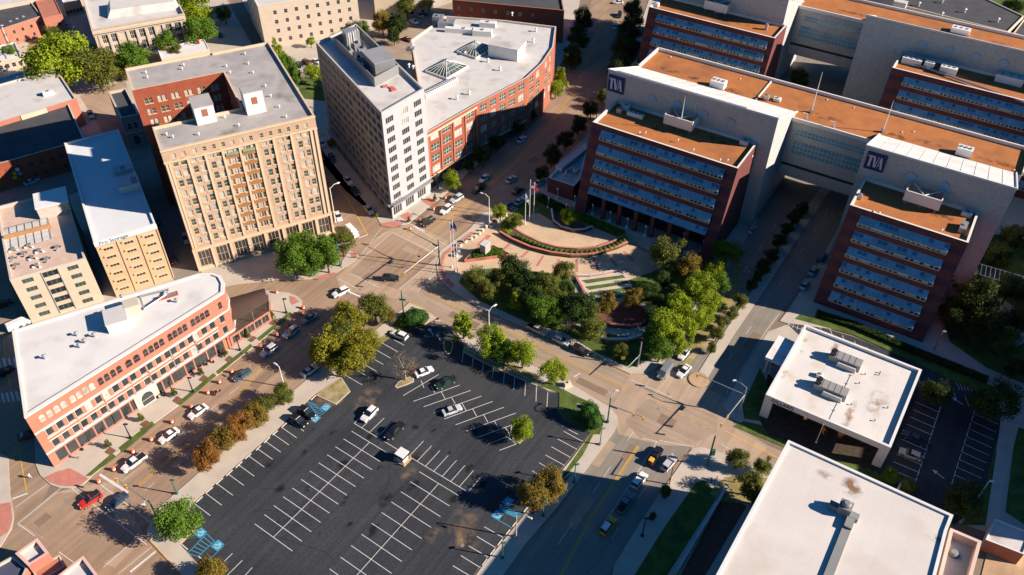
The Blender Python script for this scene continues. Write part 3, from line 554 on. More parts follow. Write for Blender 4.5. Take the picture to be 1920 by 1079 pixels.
class Bld:
    def __init__(s, name, label, cat, foot, H, z0=H, group=None):
        s.P = [Vector((p[0], p[1])) for p in foot]; s.H = H; s.z0 = z0
        c = sum(s.P, Vector((0, 0))) / len(s.P); s.t = thing(name, label, cat, (c.x, c.y, z0), 0, group)
        s.holes = {}; s.wins = []; s.edges = len(s.P)
    def edge(s, i, P=None):
        P = P or s.P; a, b = P[i], P[(i + 1) % len(P)]; d = b - a; return a, b, d.normalized(), d.length
    def grid(s, i, us, zs, w_, h_, style='sash', gm=None, fm=None, hole=True, alt=None):
        """windows on edge i: us = centres (fractions), zs = sill heights"""
        a, b, d, ln = s.edge(i); gm = gm or m_glass; fm = fm or m_creamt; n = Vector((d.y, -d.x))
        for z in zs:
            for u in us:
                uu = u * ln; p = a + d * uu
                if hole: s.holes.setdefault(i, []).append((uu - w_ / 2, uu + w_ / 2, z, z + h_))
                g_ = gm
                if alt and random.random() < alt[1]: g_ = alt[0]
                s.wins.append((winmesh(w_, h_, style, g_, fm), Vector((p.x, p.y, z)), math.atan2(-d.y, -d.x)))
    def walls(s, mats, par=0.9, th=.35, roof=None, capm=None, wallname='wall', edgemat=None, skip=()):
        P = s.P; b = MB(); n = len(P)
        for i in range(n):
            if i in skip: continue
            a, c, d, ln = s.edge(i); hs = s.holes.get(i, []); mi = (edgemat or {}).get(i, 0)
            us = sorted({0.0, ln} | {h[0] for h in hs} | {h[1] for h in hs}); zs = sorted({s.z0, s.H} | {h[2] for h in hs} | {h[3] for h in hs})
            us = [u for u in us if 0 <= u <= ln]; zs = [z for z in zs if s.z0 <= z <= s.H]
            solid = {}
            for ui in range(len(us) - 1):
                u0, u1 = us[ui], us[ui + 1]; um = (u0 + u1) / 2; col = [h for h in hs if h[0] < um < h[1]]; start = None
                for zi in range(len(zs) - 1):
                    z0_, z1_ = zs[zi], zs[zi + 1]; zm = (z0_ + z1_) / 2; op = any(h[2] < zm < h[3] for h in col)
                    if op:
                        if start is not None: s._q(b, a, d, u0, u1, start, z0_, mi); start = None
                    elif start is None: start = z0_
                if start is not None: s._q(b, a, d, u0, u1, start, zs[-1], mi)
            nn = Vector((d.y, -d.x)); dp = .2
            for (u0, u1, z0_, z1_) in hs:
                A, Bq = a + d * u0, a + d * u1; Ai, Bi = A - nn * dp, Bq - nn * dp
                b.quad((*A, z0_), (*Bq, z0_), (*Bi, z0_), (*Ai, z0_), mi); b.quad((*Ai, z1_), (*Bi, z1_), (*Bq, z1_), (*A, z1_), mi)
                b.quad((*A, z0_), (*Ai, z0_), (*Ai, z1_), (*A, z1_), mi); b.quad((*Bi, z0_), (*Bq, z0_), (*Bq, z1_), (*Bi, z1_), mi)
                b.quad((*Bi, z0_), (*Ai, z0_), (*Ai, z1_), (*Bi, z1_), mi)
        s.wall = b.build(wallname, mats, s.t)
        if roof:
            I = inset(P, th); r = MB(); r.add([(p[0], p[1], s.H - par) for p in I], [tuple(range(n))], 0)
            s.roof = r.build('roof', [roof], s.t)
            c = MB()
            for i in range(n):
                j = (i + 1) % n
                c.quad((*P[i], s.H), (*P[j], s.H), (*I[j], s.H), (*I[i], s.H), 0); c.quad((*I[i], s.H), (*I[j], s.H), (*I[j], s.H - par), (*I[i], s.H - par), 0)
            c.build('parapet', [capm or m_trim], s.t)
        s.windows()
    def _q(s, b, a, d, u0, u1, z0, z1, mi):
        A, C = a + d * u0, a + d * u1; b.quad((*A, z0), (*C, z0), (*C, z1), (*A, z1), mi)
    def windows(s):
        ws = sorted(s.wins, key=lambda q: dist(q[1])); o0 = Vector(s.t.location)
        for me, p, r in ws[:98]: link('window', me, s.t, p - o0, r)
        if len(ws) > 98:
            b = MB(); mats = []
            for me, p, r in ws[98:]:
                M = Matrix.Translation(p) @ Matrix.Rotation(r, 4, 'Z'); idx = []
                for m_ in me.materials:
                    if m_ not in mats: mats.append(m_)
                    idx.append(mats.index(m_))
                k = len(b.v); b.v += [tuple(M @ v.co) for v in me.vertices]
                for f in me.polygons: b.f.append(tuple(k + i for i in f.vertices)); b.m.append(idx[f.material_index])
            o = b.build('window', mats, s.t); o['kind'] = 'stuff'
        s.wins = []
    def part(s, name, mb, m): return mb.build(name, m, s.t)
    def pt(s, i, u, z, off=0.0):
        a, b, d, ln = s.edge(i); n = Vector((d.y, -d.x)); p = a + d * (u * ln) + n * off; return Vector((p.x, p.y, z))
    def band(s, i, z, h, proj, name='cornice', m=None, u0=0, u1=1, mb=None):
        a, b, d, ln = s.edge(i); n = Vector((d.y, -d.x)); A = a + d * (u0 * ln); c = A + d * (ln * (u1 - u0) / 2) + n * (proj / 2 - .02)
        q = mb or MB(); q.box((c.x, c.y, z), (ln * (u1 - u0) + (.1 if u1 - u0 > .99 else 0), proj + .04, h), math.atan2(d.y, d.x))
        if mb is None: q.build(name, [m or m_creamt], s.t)
def fr(n, a=0.0, b=1.0): return [a + (b - a) * (i + .5) / n for i in range(n)]
def para(p, z):  # parallelogram through three pixels at height z: FL, FR, BL -> ccw FL, FR, BR, BL
    a, b, c = (at(*q, z) for q in p); return [a, b, b + (c - a), c]
def fp(pts, z): return [at(*p, z) for p in pts]
def roofbox(name, label, cat, px, size, z, rz, m, extra=None, group=None):
    p = at(*px, z); t = thing(name, label, cat, (p.x, p.y, z), rz, group)
    b = MB(); b.box((p.x, p.y, z), size, rz); b.build('housing', m, t)
    if extra: extra(t, p)
    return t
DT = math.radians(-31.8); T = Vector((math.cos(DT), math.sin(DT))); NB = Vector((-T.y, T.x))      # NB = away from camera

# ---- cream hotel tower ------------------------------------------------------
HC_ = 39.5
F = fp([(300, 283), (590, 217), (480, 83), (395, 95)], HC_); FL, FR = F[0], F[1]; d = (FR - FL).normalized(); nb = Vector((-d.y, d.x, 0))
J = at(462, 212 - 24, HC_)                                              # inner corner of the court
wA = at(235, 128, HC_); wB = at(258, 168, HC_); wC = at(415, 135, HC_); wD = at(385, 95, HC_)
def loc_(p): v = p - FL; return v.dot(d), v.dot(nb)
uR, _ = loc_(FR); u1, v1 = loc_(at(457, 205, HC_)); uC, vC = loc_(wC); uB, vB = loc_(wB); uA, vA = loc_(wA); _, vT = loc_(at(480, 83, HC_))
W2 = lambda u, v: FL + d * u + nb * v
uw = uR - 16.5
hotel = Bld('hotel', 'tall cream hotel tower with paired windows and a grey U-shaped roof, trees at its corner', 'hotel', [W2(0, 0), W2(uR, 0), W2(uR, vT), W2(uw, vT), W2(uw, vB + 14.5), W2(uw - .01, vB + 14.4), W2(-.5 - 8, vB + 14.4), W2(-.5 - 8, vB), W2(uw, vB), W2(uw, 12.5), W2(0, 12.5)], HC_)
hotel.P = [W2(0, 0), W2(uR, 0), W2(uR, vT), W2(uw, vT), W2(uw, vB + 14.4), W2(-2, vB + 14.4), W2(-2, vB), W2(uw, vB), W2(uw, 12.5), W2(0, 12.5)]
hotel.P = [Vector(p[:2]) for p in hotel.P]
nfl = 10; f0 = 8.2; fh = (HC_ - f0 - 3.2) / 9
bays = [(.045, .095, 0), (.145, .19, 0), (.245, .29, 0), (.345, .385, 1), (.455, .5, 1), (.575, .62, 0), (.69, .74, 0), (.80, .845, 0), (.90, .945, 0)]
bays = [(.065, .112), (.178, .225), (.292, .337), (.638, .683), (.752, .797), (.872, .917)]
zs = [f0 + .9 + fh * k for k in range(9)]
for a, b in bays: hotel.grid(0, [a, b], zs, 1.2, 2.0, 'sash', m_glassg, m_creamt, alt=(m_blind, .42))
for c in (.42, .53):
    hotel.grid(0, [c - .031, c + .031], zs, .6, 1.7, 'sash', m_glassg, m_creamt, alt=(m_blind, .3)); hotel.grid(0, [c], zs, 1.2, 1.8, 'n2', m_glassg, m_creamt, alt=(m_blind, .5))
hotel.grid(0, [.07, .13, .20, .26, .32, .38, .44, .50, .56, .63, .69, .75, .81, .87, .93], [HC_ - 2.9], .9, 1.3, 'sill', m_glassg, m_creamt, alt=(m_blind, .4))
for c in (.065, .19, .32, .44, .56, .69, .81, .93): hotel.grid(0, [c], [1.2], 2.9, 5.2, 'n3x', m_glass, m_creamt)
for e, us in ((6, fr(6, .06, .94)),):
    for u in us: hotel.grid(e, [u - .024, u + .024], [5 + 3.3 * k for k in range(10)], 1.0, 1.7, 'sash', m_glassg, m_creamt, alt=(m_blind, .5))
hotel.grid(7, fr(4), [5 + 3.3 * k for k in range(10)], 1.1, 1.7, 'sash', m_glassg, m_creamt)
hotel.grid(9, fr(4), [5 + 3.3 * k for k in range(10)], 1.0, 1.7, 'sash', m_glassg, m_brickred); hotel.grid(1, fr(9), [8 + 3.3 * k for k in range(9)], 1.1, 1.7, 'sash', m_glassg, m_creamt)
hotel.walls([m_cream, m_brickred], par=.7, th=.45, roof=m_greyroof, capm=m_creamt, edgemat={i: 1 for i in (2, 3, 4, 5, 6, 7, 8, 9)})
for z, h, pr in ((7.0, .55, .45), (HC_ - 3.9, .35, .4), (HC_ - .5, .5, .25), (1.0 - .8, .7, .25)): hotel.band(0, z, h, pr)
q = MB()
for u in (.012, .03, .145, .255, .365, .475, .585, .70, .82, .955, .985): hotel.band(0, f0 - .2, HC_ - f0 - 3.8, .32, u0=u - .007, u1=u + .007, mb=q)
q.build('pilaster', [m_creamt], hotel.t)
q = MB()
for c in (.42, .53):
    for k in range(8): q = MB(); hotel.band(0, zs[k] + 1.85, fh - 1.9, .07, u0=c - .045, u1=c + .045, mb=q); q.build('spandrel', [mat('amber_brick', (.36, .16, .06), .9, .08)], hotel.t)
q = MB()
for c in (.42, .53): hotel.band(0, HC_ - 5.5, .5, .6, u0=c - .04, u1=c + .04, mb=q)
q.build('balcony', [mat('copper_green', (.26, .33, .24), .8, .15)], hotel.t)
for u in [.0, .12, .25, .375, .495, .625, .745, .87, .985]: q = MB(); hotel.band(0, .2, 6.7, .5, u0=u, u1=u + .014, mb=q); q.build('column', [m_creamt], hotel.t)
for (px, sz, lab) in (((385, 222), (5.0, 6.2, 5.0), 'smaller white stair house on the grey hotel roof beside the brick court'), ((478, 205), (5.0, 5.2, 6.4), 'taller white lift house with an orange door on the grey hotel roof')):
    p = at(*px, HC_ - .7); t = thing('roof_house', lab, 'roof house', (p.x, p.y, HC_ - .7), math.atan2(d.y, d.x))
    b = MB(); b.box((p.x, p.y, HC_ - .7), sz, math.atan2(d.y, d.x)); b.build('wall', m_mwhite, t)
    b = MB(); b.box((p.x, p.y, HC_ - .7 + sz[2]), (sz[0] + .3, sz[1] + .3, .25), math.atan2(d.y, d.x)); b.build('roof', m_greyroof, t)
    b = MB(); r = math.atan2(d.y, d.x); c = p - nb * (sz[1] / 2); b.box((c.x, c.y, HC_ - .7 + sz[2] * .45), (1.5, .12, 2.0), r); b.build('door', m_brickor, t)
def vents(name, label, grp, pts, z, m=None, s=.45):
    for i, px in enumerate(sorted(pts)):
        p = at(*px, z); b = MB(); b.tube(p, p + Vector((0, 0, s * 1.5)), s * .35, s * .35, 8); b.tube(p + Vector((0, 0, s * 1.5)), p + Vector((0, 0, s * 1.9)), s * .75, s * .2, 8)
        tag(b.build(name, m or m_mwhite, origin=p), label + ', ' + ORD[i] + ' from the left', 'roof vent', grp)
vents('roof_vent', 'small white vent pipe on the grey hotel roof', 'vents on the hotel roof', [(313, 254), (325, 259), (373, 254), (448, 237), (537, 221), (422, 222), (524, 202), (498, 163), (508, 182), (466, 121), (460, 103), (475, 138), (432, 138), (425, 126), (345, 124), (342, 131), (274, 138), (277, 147)], HC_ - .7)

# ---- grey and white corner tower --------------------------------------------
HT = 36.5
tw = Bld('apartment_tower', 'slab tower with a white window front and a grey shaded side at the street corner', 'apartment tower', [], HT) if 0 else None
P0, P1, P3 = at(715, 212, HT), at(795, 166, HT), at(592, 80, HT)
P2_ = P3 + (P1 - P0)
tw = Bld('apartment_tower', 'slab tower with a white window front and a grey shaded side at the street corner', 'apartment tower', [P0, P1, P2_, P3], HT)
zt = [6.4 + 3.22 * k for k in range(9)]
tw.grid(0, [.16, .5, .82], zt, 3.0, 1.9, 'n4', m_glass, m_tgrey, alt=(m_blind, .12))
tw.grid(3, fr(13, .04, .98), [5.9 + 3.0 * k for k in range(10)], 2.7, 1.9, 'n3', m_glass, m_mgrey, alt=(mat('yellow_blind', (.26, .20, .08), .5, .2), .08))
tw.grid(0, [.14, .45, .76], [1.0], 3.6, 2.9, 'n4', m_glass, m_trim); tw.grid(3, fr(10), [1.0], 3.2, 2.8, 'n3', m_glass, m_mgrey)
tw.grid(1, fr(8, .05, .95), zt, 2.2, 1.5, 'n2', m_glass, m_tgrey)
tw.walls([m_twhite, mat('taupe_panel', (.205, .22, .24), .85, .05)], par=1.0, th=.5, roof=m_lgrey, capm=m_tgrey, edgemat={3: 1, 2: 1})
q = MB(); tw.band(0, 4.9, .5, 1.1, mb=q); tw.band(3, 4.9, .5, 1.0, mb=q); q.build('canopy', [m_mgrey], tw.t)
# gently tilted darker cladding zone of the front
a, b_, d_, ln = tw.edge(0); n_ = Vector((d_.y, -d_.x))
def font(txt, size, origin, right, up, m, name='lettering', parent=None, depth=.06, align='LEFT', sx=1.0):
    cu = bpy.data.curves.new(name, 'FONT'); cu.body = txt; cu.size = size; cu.extrude = depth; cu.align_x = align
    o = bpy.data.objects.new(name, cu); COL.objects.link(o)
    bpy.context.view_layer.update(); dg = bpy.context.evaluated_depsgraph_get(); me = bpy.data.meshes.new_from_object(o.evaluated_get(dg))
    bpy.data.objects.remove(o); me.name = name; me.materials.clear(); me.materials.append(m)
    r, u = Vector(right).normalized(), Vector(up).normalized(); n = r.cross(u); M = Matrix(((r.x * sx, u.x, n.x), (r.y * sx, u.y, n.y), (r.z * sx, u.z, n.z))).to_4x4()
    M.translation = Vector(origin); me.transform(M)
    if parent is not None: me.transform(Matrix.Translation(-Vector(parent.location)))
    ob = bpy.data.objects.new(name, me); COL.objects.link(ob)
    if parent is not None: ob.parent = parent
    return ob
font('EDNEY', 1.5, tw.pt(0, .03, 5.45, 1.0), (d_.x, d_.y, 0), (0, 0, 1), m_mgrey, parent=tw.t)
# roof plant of the tower
zr = HT - 1.0; sd_ = (P3 - P0).xy.normalized(); rt = math.atan2(sd_.y, sd_.x) - math.pi / 2; L2 = lambda u, v, z=zr: Vector((*(P0.xy + d_ * u + sd_ * v), z))
t = thing('roof_screen', 'dark louvred plant screen around machinery on the tower roof', 'plant screen', L2(8, 24), rt)
b = MB()
for (u0, v0, u1, v1) in ((5.5, 14, 5.5, 44), (5.5, 14, 15.5, 14), (15.5, 14, 15.5, 44), (5.5, 44, 15.5, 44)):
    p, q_ = L2(u0, v0), L2(u1, v1); m_ = (p + q_) / 2; dd = q_ - p; b.box((m_.x, m_.y, zr), (dd.length, .2, 3.0), math.atan2(dd.y, dd.x))
b.build('louvre', m_mgrey, t)
t = thing('plant_room', 'dark grey metal plant room on the tower roof', 'plant room', L2(11.2, 20), rt)
b = MB(); c = L2(11.2, 20); b.box((c.x, c.y, zr), (6.5, 9, 5.0), rt); b.build('wall', mat('slate_metal', (.20, .21, .21), .5, .08), t)
b = MB(); b.box((c.x, c.y, zr + 5.0), (6.9, 9.4, .25), rt); b.build('roof', mat('slate_metal2', (.30, .30, .31), .5, .08), t)
for k, (u, v, s_) in enumerate(((8, 30, 2.2), (11, 33, 2.6), (12.5, 29, 2.0), (7, 36, 2.4), (11, 37, 2.2))):
    p = L2(u, v); t = thing('air_handler', ('smallest', 'widest', 'middle', 'leftmost', 'rearmost')[k] + ' grey air handler inside the plant screen of the tower', 'air handler', p, rt, 'air handlers on the tower roof')
    b = MB(); b.box(p, (s_, s_ * .8, 1.6 + .5 * (k % 3)), rt); b.build('housing', m_metal, t)
    b = MB(); b.lathe([(.6, 1.6 + .5 * (k % 3)), (.6, 2.0 + .5 * (k % 3))], tuple(p), 12); b.build('fan', m_black, t)
t = thing('cooling_tower', 'tall silver cooling tower with pipes at the rear of the tower roof', 'cooling tower', L2(5.5, 39), rt)
b = MB(); c = L2(10.5, 40); b.box(c, (4.4, 3.4, 5.2), rt); b.build('housing', m_metal, t)
b = MB()
for k in range(5): c = L2(8.6 + k * .95, 38.1); b.tube(c, c + Vector((0, 0, 5.6)), .18, .18, 6)
b.build('pipe', m_mwhite, t)
for i_, px in enumerate(((722, 163), (735, 166), (738, 170))):
    p = at(*px, HT - 1.0); b = MB(); b.box(p, (1.6, 1.2, .35), rt + .4 * px[0])
    tag(b.build('roof_mat', mat('red_tarp', (.62, .16, .13), .8, .1), origin=p), ('leftmost', 'middle', 'nearest')[i_] + ' crumpled red tarpaulin piece on the tower roof terrace', 'tarpaulin', 'red tarpaulins on the tower roof')

# ---- long brick office building behind it ------------------------------------
HB = 20.5
fb = fp([(800, 250), (893, 196), (988, 146), (1018, 118), (1038, 88), (1043, 50), (945, 38), (835, 30), (770, 75)], HB)
br = Bld('office_building', 'long four-storey brick office with a curved street front and glass pyramids on its white roof', 'office building', fb, HB)
zb = [5.2 + 3.9 * k for k in range(4)]
br.grid(0, fr(4, .03, .97), zb, 3.6, 2.5, 'n3x', m_glassg, m_trim, alt=(m_blind, .35)); br.grid(1, fr(5, .04, .98), zb, 2.8, 2.4, 'n3x', m_glassg, m_trim, alt=(m_blind, .15))
br.grid(2, fr(2, .1, .9), zb, 2.6, 2.4, 'n2x', m_glassg, m_trim, alt=(m_blind, .3)); br.grid(3, fr(2, .1, .9), zb, 2.4, 2.4, 'n2x', m_glassg, m_trim, alt=(m_blind, .3)); br.grid(4, fr(3, .05, .95), zb, 2.4, 2.4, 'n2x', m_glassg, m_trim)
br.grid(0, fr(4, .03, .97), [.7], 4.2, 3.2, 'n3', m_glass, m_mgrey); br.grid(1, fr(5, .03, .97), [.7], 4.4, 3.2, 'n3', m_glass, m_mgrey)
br.walls([m_brickred, m_brickor], par=.7, th=.5, roof=m_lgrey, capm=mat('pale_coping', (.66, .54, .44), .85, .05), edgemat={1: 1, 2: 1, 3: 1, 4: 1})
br.band(0, HB - 1.3, .5, .35); br.band(0, 4.2, .4, .3); br.band(1, 4.2, .4, .3)
q = MB()
for u in (.0, .25, .5, .75, .985): br.band(0, 4.6, HB - 6, .3, u0=u, u1=u + .02, mb=q)
q.build('pilaster', [m_brickpink], br.t)
def pyramid(px, r, h, lab):
    z = HB - .7; p = at(*px, z); t = thing('skylight', lab, 'skylight', p, R57); cs = [p + (Matrix.Rotation(math.radians(54), 3, 'Z') @ Vector((a * r, b * r, .7))) for a, b in ((-1, -.8), (1, -.8), (1, .8), (-1, .8))]; top = p + Vector((0, 0, h))
    b = MB(); b.box(p, (2 * r + .4, 1.6 * r + .4, .7), math.radians(54)); b.build('curb', m_trim, t)
    b = MB(); [b.add([cs[i], cs[(i + 1) % 4], top], [(0, 1, 2)]) for i in range(4)]; b.build('glass', m_glassg, t)
    b = MB()
    for i in range(4):
        b.tube(cs[i], top, .1, .1, 4); a_, c_ = cs[i], cs[(i + 1) % 4]
        for k in range(1, 6): b.tube(a_.lerp(c_, k / 6), top.lerp(a_.lerp(c_, k / 6), .12), .06, .06, 4)
        for k in (.25, .5, .75): b.tube(a_.lerp(top, k), c_.lerp(top, k), .05, .05, 4)
    b.build('frame', m_mwhite, t)
pyramid((838, 131), 5.6, 3.4, 'nearer glass pyramid skylight on the white roof of the brick office building'); pyramid((892, 95), 5.2, 3.2, 'farther glass pyramid skylight beside the white roof house')
roofbox('roof_house', 'plain white roof house beside the farther glass pyramid', 'roof house', (950, 103), (11, 7, 4.2), HB - .7, math.radians(-22), m_mwhite, lambda t, p: MB().box((p.x, p.y, HB + 3.5), (11.4, 7.4, .2), math.radians(-22)).build('roof', m_lgrey, t))
roofbox('duct', 'long ribbed white duct along the edge of the office roof', 'duct', (826, 168), (15, 1.6, 1.6), HB - .7, math.radians(50), m_mwhite, lambda t, p: [MB().box((p.x + .95 * k * math.cos(math.radians(50)), p.y + .95 * k * math.sin(math.radians(50)), HB - .7), (.25, 1.9, 1.75), math.radians(50)).build('rib', m_metal, t) for k in range(-7, 8)])
for i, (px, s_, lab) in enumerate((((870, 62), (14, 1.8, 1.7), 'long silver duct run on the far side of the office roof'), ((838, 50), (6, 4, 2.2), 'grey chiller unit at the far left of the office roof'), ((905, 66), (7, 3, 2.0), 'silver air unit behind the farther glass pyramid'), ((822, 42), (4, 3, 2.6), 'small boxy air unit in the back corner of the office roof'), ((915, 50), (6, 2.6, 1.8), 'low silver unit near the rear parapet of the office roof'), ((770, 95), (3, 1.6, 1.2), 'small white unit near the tower end of the office roof'))):
    roofbox('air_unit', lab, 'air unit', px, s_, HB - .7, math.radians(-8), m_metal if i % 2 else m_mwhite, lambda t, p, s_=s_: MB().lathe([(.55, s_[2]), (.55, s_[2] + .3)], (p.x, p.y, HB - .7), 12).build('fan', m_mgrey, t))
vents('roof_vent', 'small white vent on the brick office roof', 'vents on the office roof', [(938, 133), (857, 187), (880, 178), (767, 127), (775, 130), (872, 104), (915, 117), (985, 85), (1000, 80), (1005, 60), (960, 30)], HB - .7, s=.8)

# ---- four-storey salmon brick block, lower left -------------------------------
HL = 17.5
lb = [at(45, 782, HL), at(418, 548, HL), at(419, 530, HL), at(412, 517, HL), at(398, 512, HL), at(372, 513, HL), at(22, 620, HL)]
sb = Bld('brick_building', 'long salmon brick corner building with arched top windows and a broad white roof', 'brick building', lb, HL)
gr_ = [(.045, .115), (.155, .245), (.285, .375), (.415, .475) , (.515, .605), (.645, .735), (.775, .865)]
zrow = [HL - 4.6, HL - 8.6, HL - 12.3]
a0, b0, dS, lS = sb.edge(0)
segs = [.022, .139, .256, .385, .49, .612, .735, .858]
A3, d3 = Vector((*a0, HL)), Vector((*dS, 0)); n3 = Vector((dS.y, -dS.x, 0))
def onfac(zx, zy):
    r = cF * FOC + cR * (zx / 4 - 960) + cU * (539.5 - (540 + zy / 4)); c = Vector((0, 0, HC)); t = (A3 - c).dot(n3) / r.dot(n3); return (c + r * t - A3).dot(d3) / lS
ARCH = [((330, 1000), (485, 890), 4), ((550, 845), (690, 745), 4), ((755, 700), (890, 605), 4), ((962, 560), (1018, 515), 2), ((1085, 470), (1205, 390), 4), ((1265, 345), (1375, 268), 4), ((1435, 228), (1540, 155), 4)]
GC = []
for p, q, n in ARCH:
    ua, ub = onfac(*p), onfac(*q); cs = [ua + (ub - ua) * i / (n - 1) for i in range(n)]; GC.append(((ua + ub) / 2, n))
    sb.grid(0, cs, [zrow[0] + .5], 1.15 if n == 4 else 1.5, 2.1, 'arch', m_glass if ua > .2 else m_blind, m_brickpink, hole=False)
    c = (ua + ub) / 2; ws_ = [c + k * 2.35 / lS for k in ((-1, 0, 1) if n == 4 else (-.55, .55))]
    sb.grid(0, ws_, [zrow[1], zrow[2]], 1.55, 2.3, 'n1', m_glass, m_trim, alt=(m_blind, .12))
    if n == 4: sb.grid(0, [c + k * 2.5 / lS for k in (-1, 0, 1)], [.7], 2.2, 3.3, 'n1', m_glass, m_mgrey)
sb.grid(0, [.965], [zrow[0] + .5], 1.0, 2.0, 'arch', m_glass, m_brickpink, hole=False); sb.grid(0, [.955], [zrow[1], zrow[2]], 1.4, 2.3, 'n1', m_glass, m_trim)
sb.grid(1, [.5], [zrow[1], zrow[2], zrow[0] + .5], 1.4, 2.2, 'n1', m_glass, m_trim); sb.grid(2, [.5], [zrow[1], zrow[2], zrow[0] + .5], 1.4, 2.2, 'n1', m_glass, m_trim)
sb.grid(6, fr(7), [zrow[1], zrow[2]], 1.5, 2.3, 'n1', m_glass, m_trim); sb.grid(5, fr(12), [zrow[1], zrow[2], zrow[0]], 1.3, 2.0, 'n1', m_glass, m_trim)
sb.walls([m_brickpink], par=.35, th=.6, roof=m_white, capm=m_trim)
q = MB()
for z, h, pr in ((zrow[1] + 2.75, .22, .3), (HL - .42, .4, .25), (4.75, .3, .3)): sb.band(0, z, h, pr, mb=q); sb.band(1, z, h, pr, mb=q); sb.band(2, z, h, pr, mb=q)
for c, n in GC:
    hw_ = (3.5 if n == 4 else 2.4) / lS
    for z in (zrow[1], zrow[2]): sb.band(0, z - .28, .17, .2, u0=c - hw_, u1=c + hw_, mb=q); sb.band(0, z + 2.36, .14, .14, u0=c - hw_, u1=c + hw_, mb=q)
q.build('stone_band', [m_trim], sb.t)
q = MB(); sb.band(0, .2, 4.5, .14, u0=GC[3][0] - .065, u1=GC[3][0] + .055, mb=q); q.build('entrance_surround', [m_walkw], sb.t)
sb.grid(0, [GC[3][0] - .005], [.3], 3.0, 3.6, 'arch', m_glass, m_trim, hole=False)
for w_ in sb.wins: w_[1].x += .16 * (dS.y); w_[1].y += -.16 * dS.x
sb.windows()
b = MB()
for z0_, z1_ in ((4.5, 17.2),):
    c = sb.pt(0, .985, z0_, .1); b.lathe([(1.6, 0), (1.6, z1_ - z0_)], (c.x, c.y, z0_), 8)
q = MB(); c = sb.pt(0, .985, 0, .1)
for zz in (zrow[1] + 2.7, zrow[1] - .3, zrow[2] + 2.4, zrow[2] - .3, 4.6): q.lathe([(1.72, 0), (1.72, .24)], (c.x, c.y, zz), 8)

# roof plant of the salmon block
zz = HL - .35
roofbox('roof_house', 'white roof house casting a blue shadow on the salmon block roof', 'roof house', (222, 607), (4.6, 5.4, 2.6), zz, math.radians(28), m_mwhite, lambda t, p: MB().box((p.x, p.y, zz + 2.6), (4.9, 5.7, .15), math.radians(28)).build('roof', m_lgrey, t))
roofbox('roof_house', 'small beige roof unit with louvres next to the white roof house', 'roof house', (251, 584), (3.4, 3.2, 2.8), zz, math.radians(28), mat('beige_metal', (.58, .50, .40), .6, .05), lambda t, p: MB().box((p.x - .8, p.y - 1.5, zz + .8), (1.2, .5, 1.0), math.radians(28)).build('louvre', m_black, t))
roofbox('stair_hatch', 'low red framed hatch near the rounded end of the salmon block roof', 'roof hatch', (314, 557), (5.0, 1.2, .5), zz, math.radians(28), m_brickred, lambda t, p: MB().box((p.x, p.y, zz + .5), (4.2, .8, .1), math.radians(28)).build('lid', m_mgrey, t))
t = thing('roof_frame', 'pale steel frame lying over the white roof of the salmon block', 'steel frame', at(285, 565, zz), 0)
b = MB(); b.path([at(262, 556, zz + .9), at(316, 543, zz + .9), at(312, 552, zz + .9), at(270, 580, zz + .9), at(262, 556, zz + .9)], .22, 6); b.build('rail', m_metal, t)
b = MB()
for p in ((262, 556), (316, 543), (270, 580)): b.tube(at(*p, zz), at(*p, zz + .95), .15, .15, 6)
b.build('foot', m_metal, t)
vents('roof_vent', 'small vent pipe on the white roof of the salmon block', 'vents on the salmon block roof', [(145, 630), (150, 652), (160, 643), (85, 673), (178, 632), (332, 567), (230, 560), (195, 590)], zz, m_metal, .7)

# ---- awning restaurant between salmon block and crossing -----------------------
ra = [at(424, 590, 5.5), at(445, 612, 5.5) if 0 else at(432, 612, 5.5), at(505, 570, 5.5), at(503, 548, 5.5), at(492, 540, 5.5), at(425, 556, 5.5)]
ra = [at(418, 608, 5.5), at(438, 614, 5.5), at(507, 574, 5.5), at(503, 552, 5.5), at(425, 580, 5.5)]
rs = Bld('restaurant', 'two-level brick restaurant with a dark brown awning over its roof terrace', 'restaurant', [at(430, 632, 3.8), at(505, 583, 3.8), at(503, 553, 3.8), at(418, 585, 3.8)], 3.8)
rs.grid(0, fr(5, .04, .96), [.8], 2.0, 2.3, 'n2', m_glass, m_mgrey); rs.grid(1, fr(2), [.8], 2.0, 2.3, 'n2', m_glass, m_mgrey)
rs.walls([m_brickpink], par=.1, th=.3, roof=mat('deck_brown', (.10, .07, .05), .9, .2), capm=m_brownm)
A, Bq, C, D = (at(438, 602, 7.4), at(504, 565, 7.4), at(495, 541, 7.4), at(420, 562, 7.4)); b = MB(); nseg = 8; rows_ = []
for k in range(nseg + 1):
    t_ = k / nseg; hgt = 1.3 * math.sin(math.pi * t_); rows_.append((A.lerp(D, t_) + Vector((0, 0, hgt)), Bq.lerp(C, t_) + Vector((0, 0, hgt))))
for (a1, b1), (a2, b2) in zip(rows_[:-1], rows_[1:]): b.quad(a1, b1, b2, a2)
b.add([r[1] for r in rows_], [tuple(range(len(rows_)))]); b.add([r[0] for r in rows_], [tuple(range(len(rows_)))[::-1]])
b.build('awning', m_brownm, rs.t)
b = MB()
for p in (A, Bq, C, D, A.lerp(Bq, .5)): b.tube((p.x, p.y, 3.7), p, .09, .09, 6)
b.build('post', m_mgrey, rs.t)
b = MB()
for p, q_ in ((rs.P[0], rs.P[1]), (rs.P[1], rs.P[2])):
    for z in (4.1, 4.4, 4.7): b.tube((p.x, p.y, z), (q_.x, q_.y, z), .03, .03, 4)
b.build('railing', m_black, rs.t)

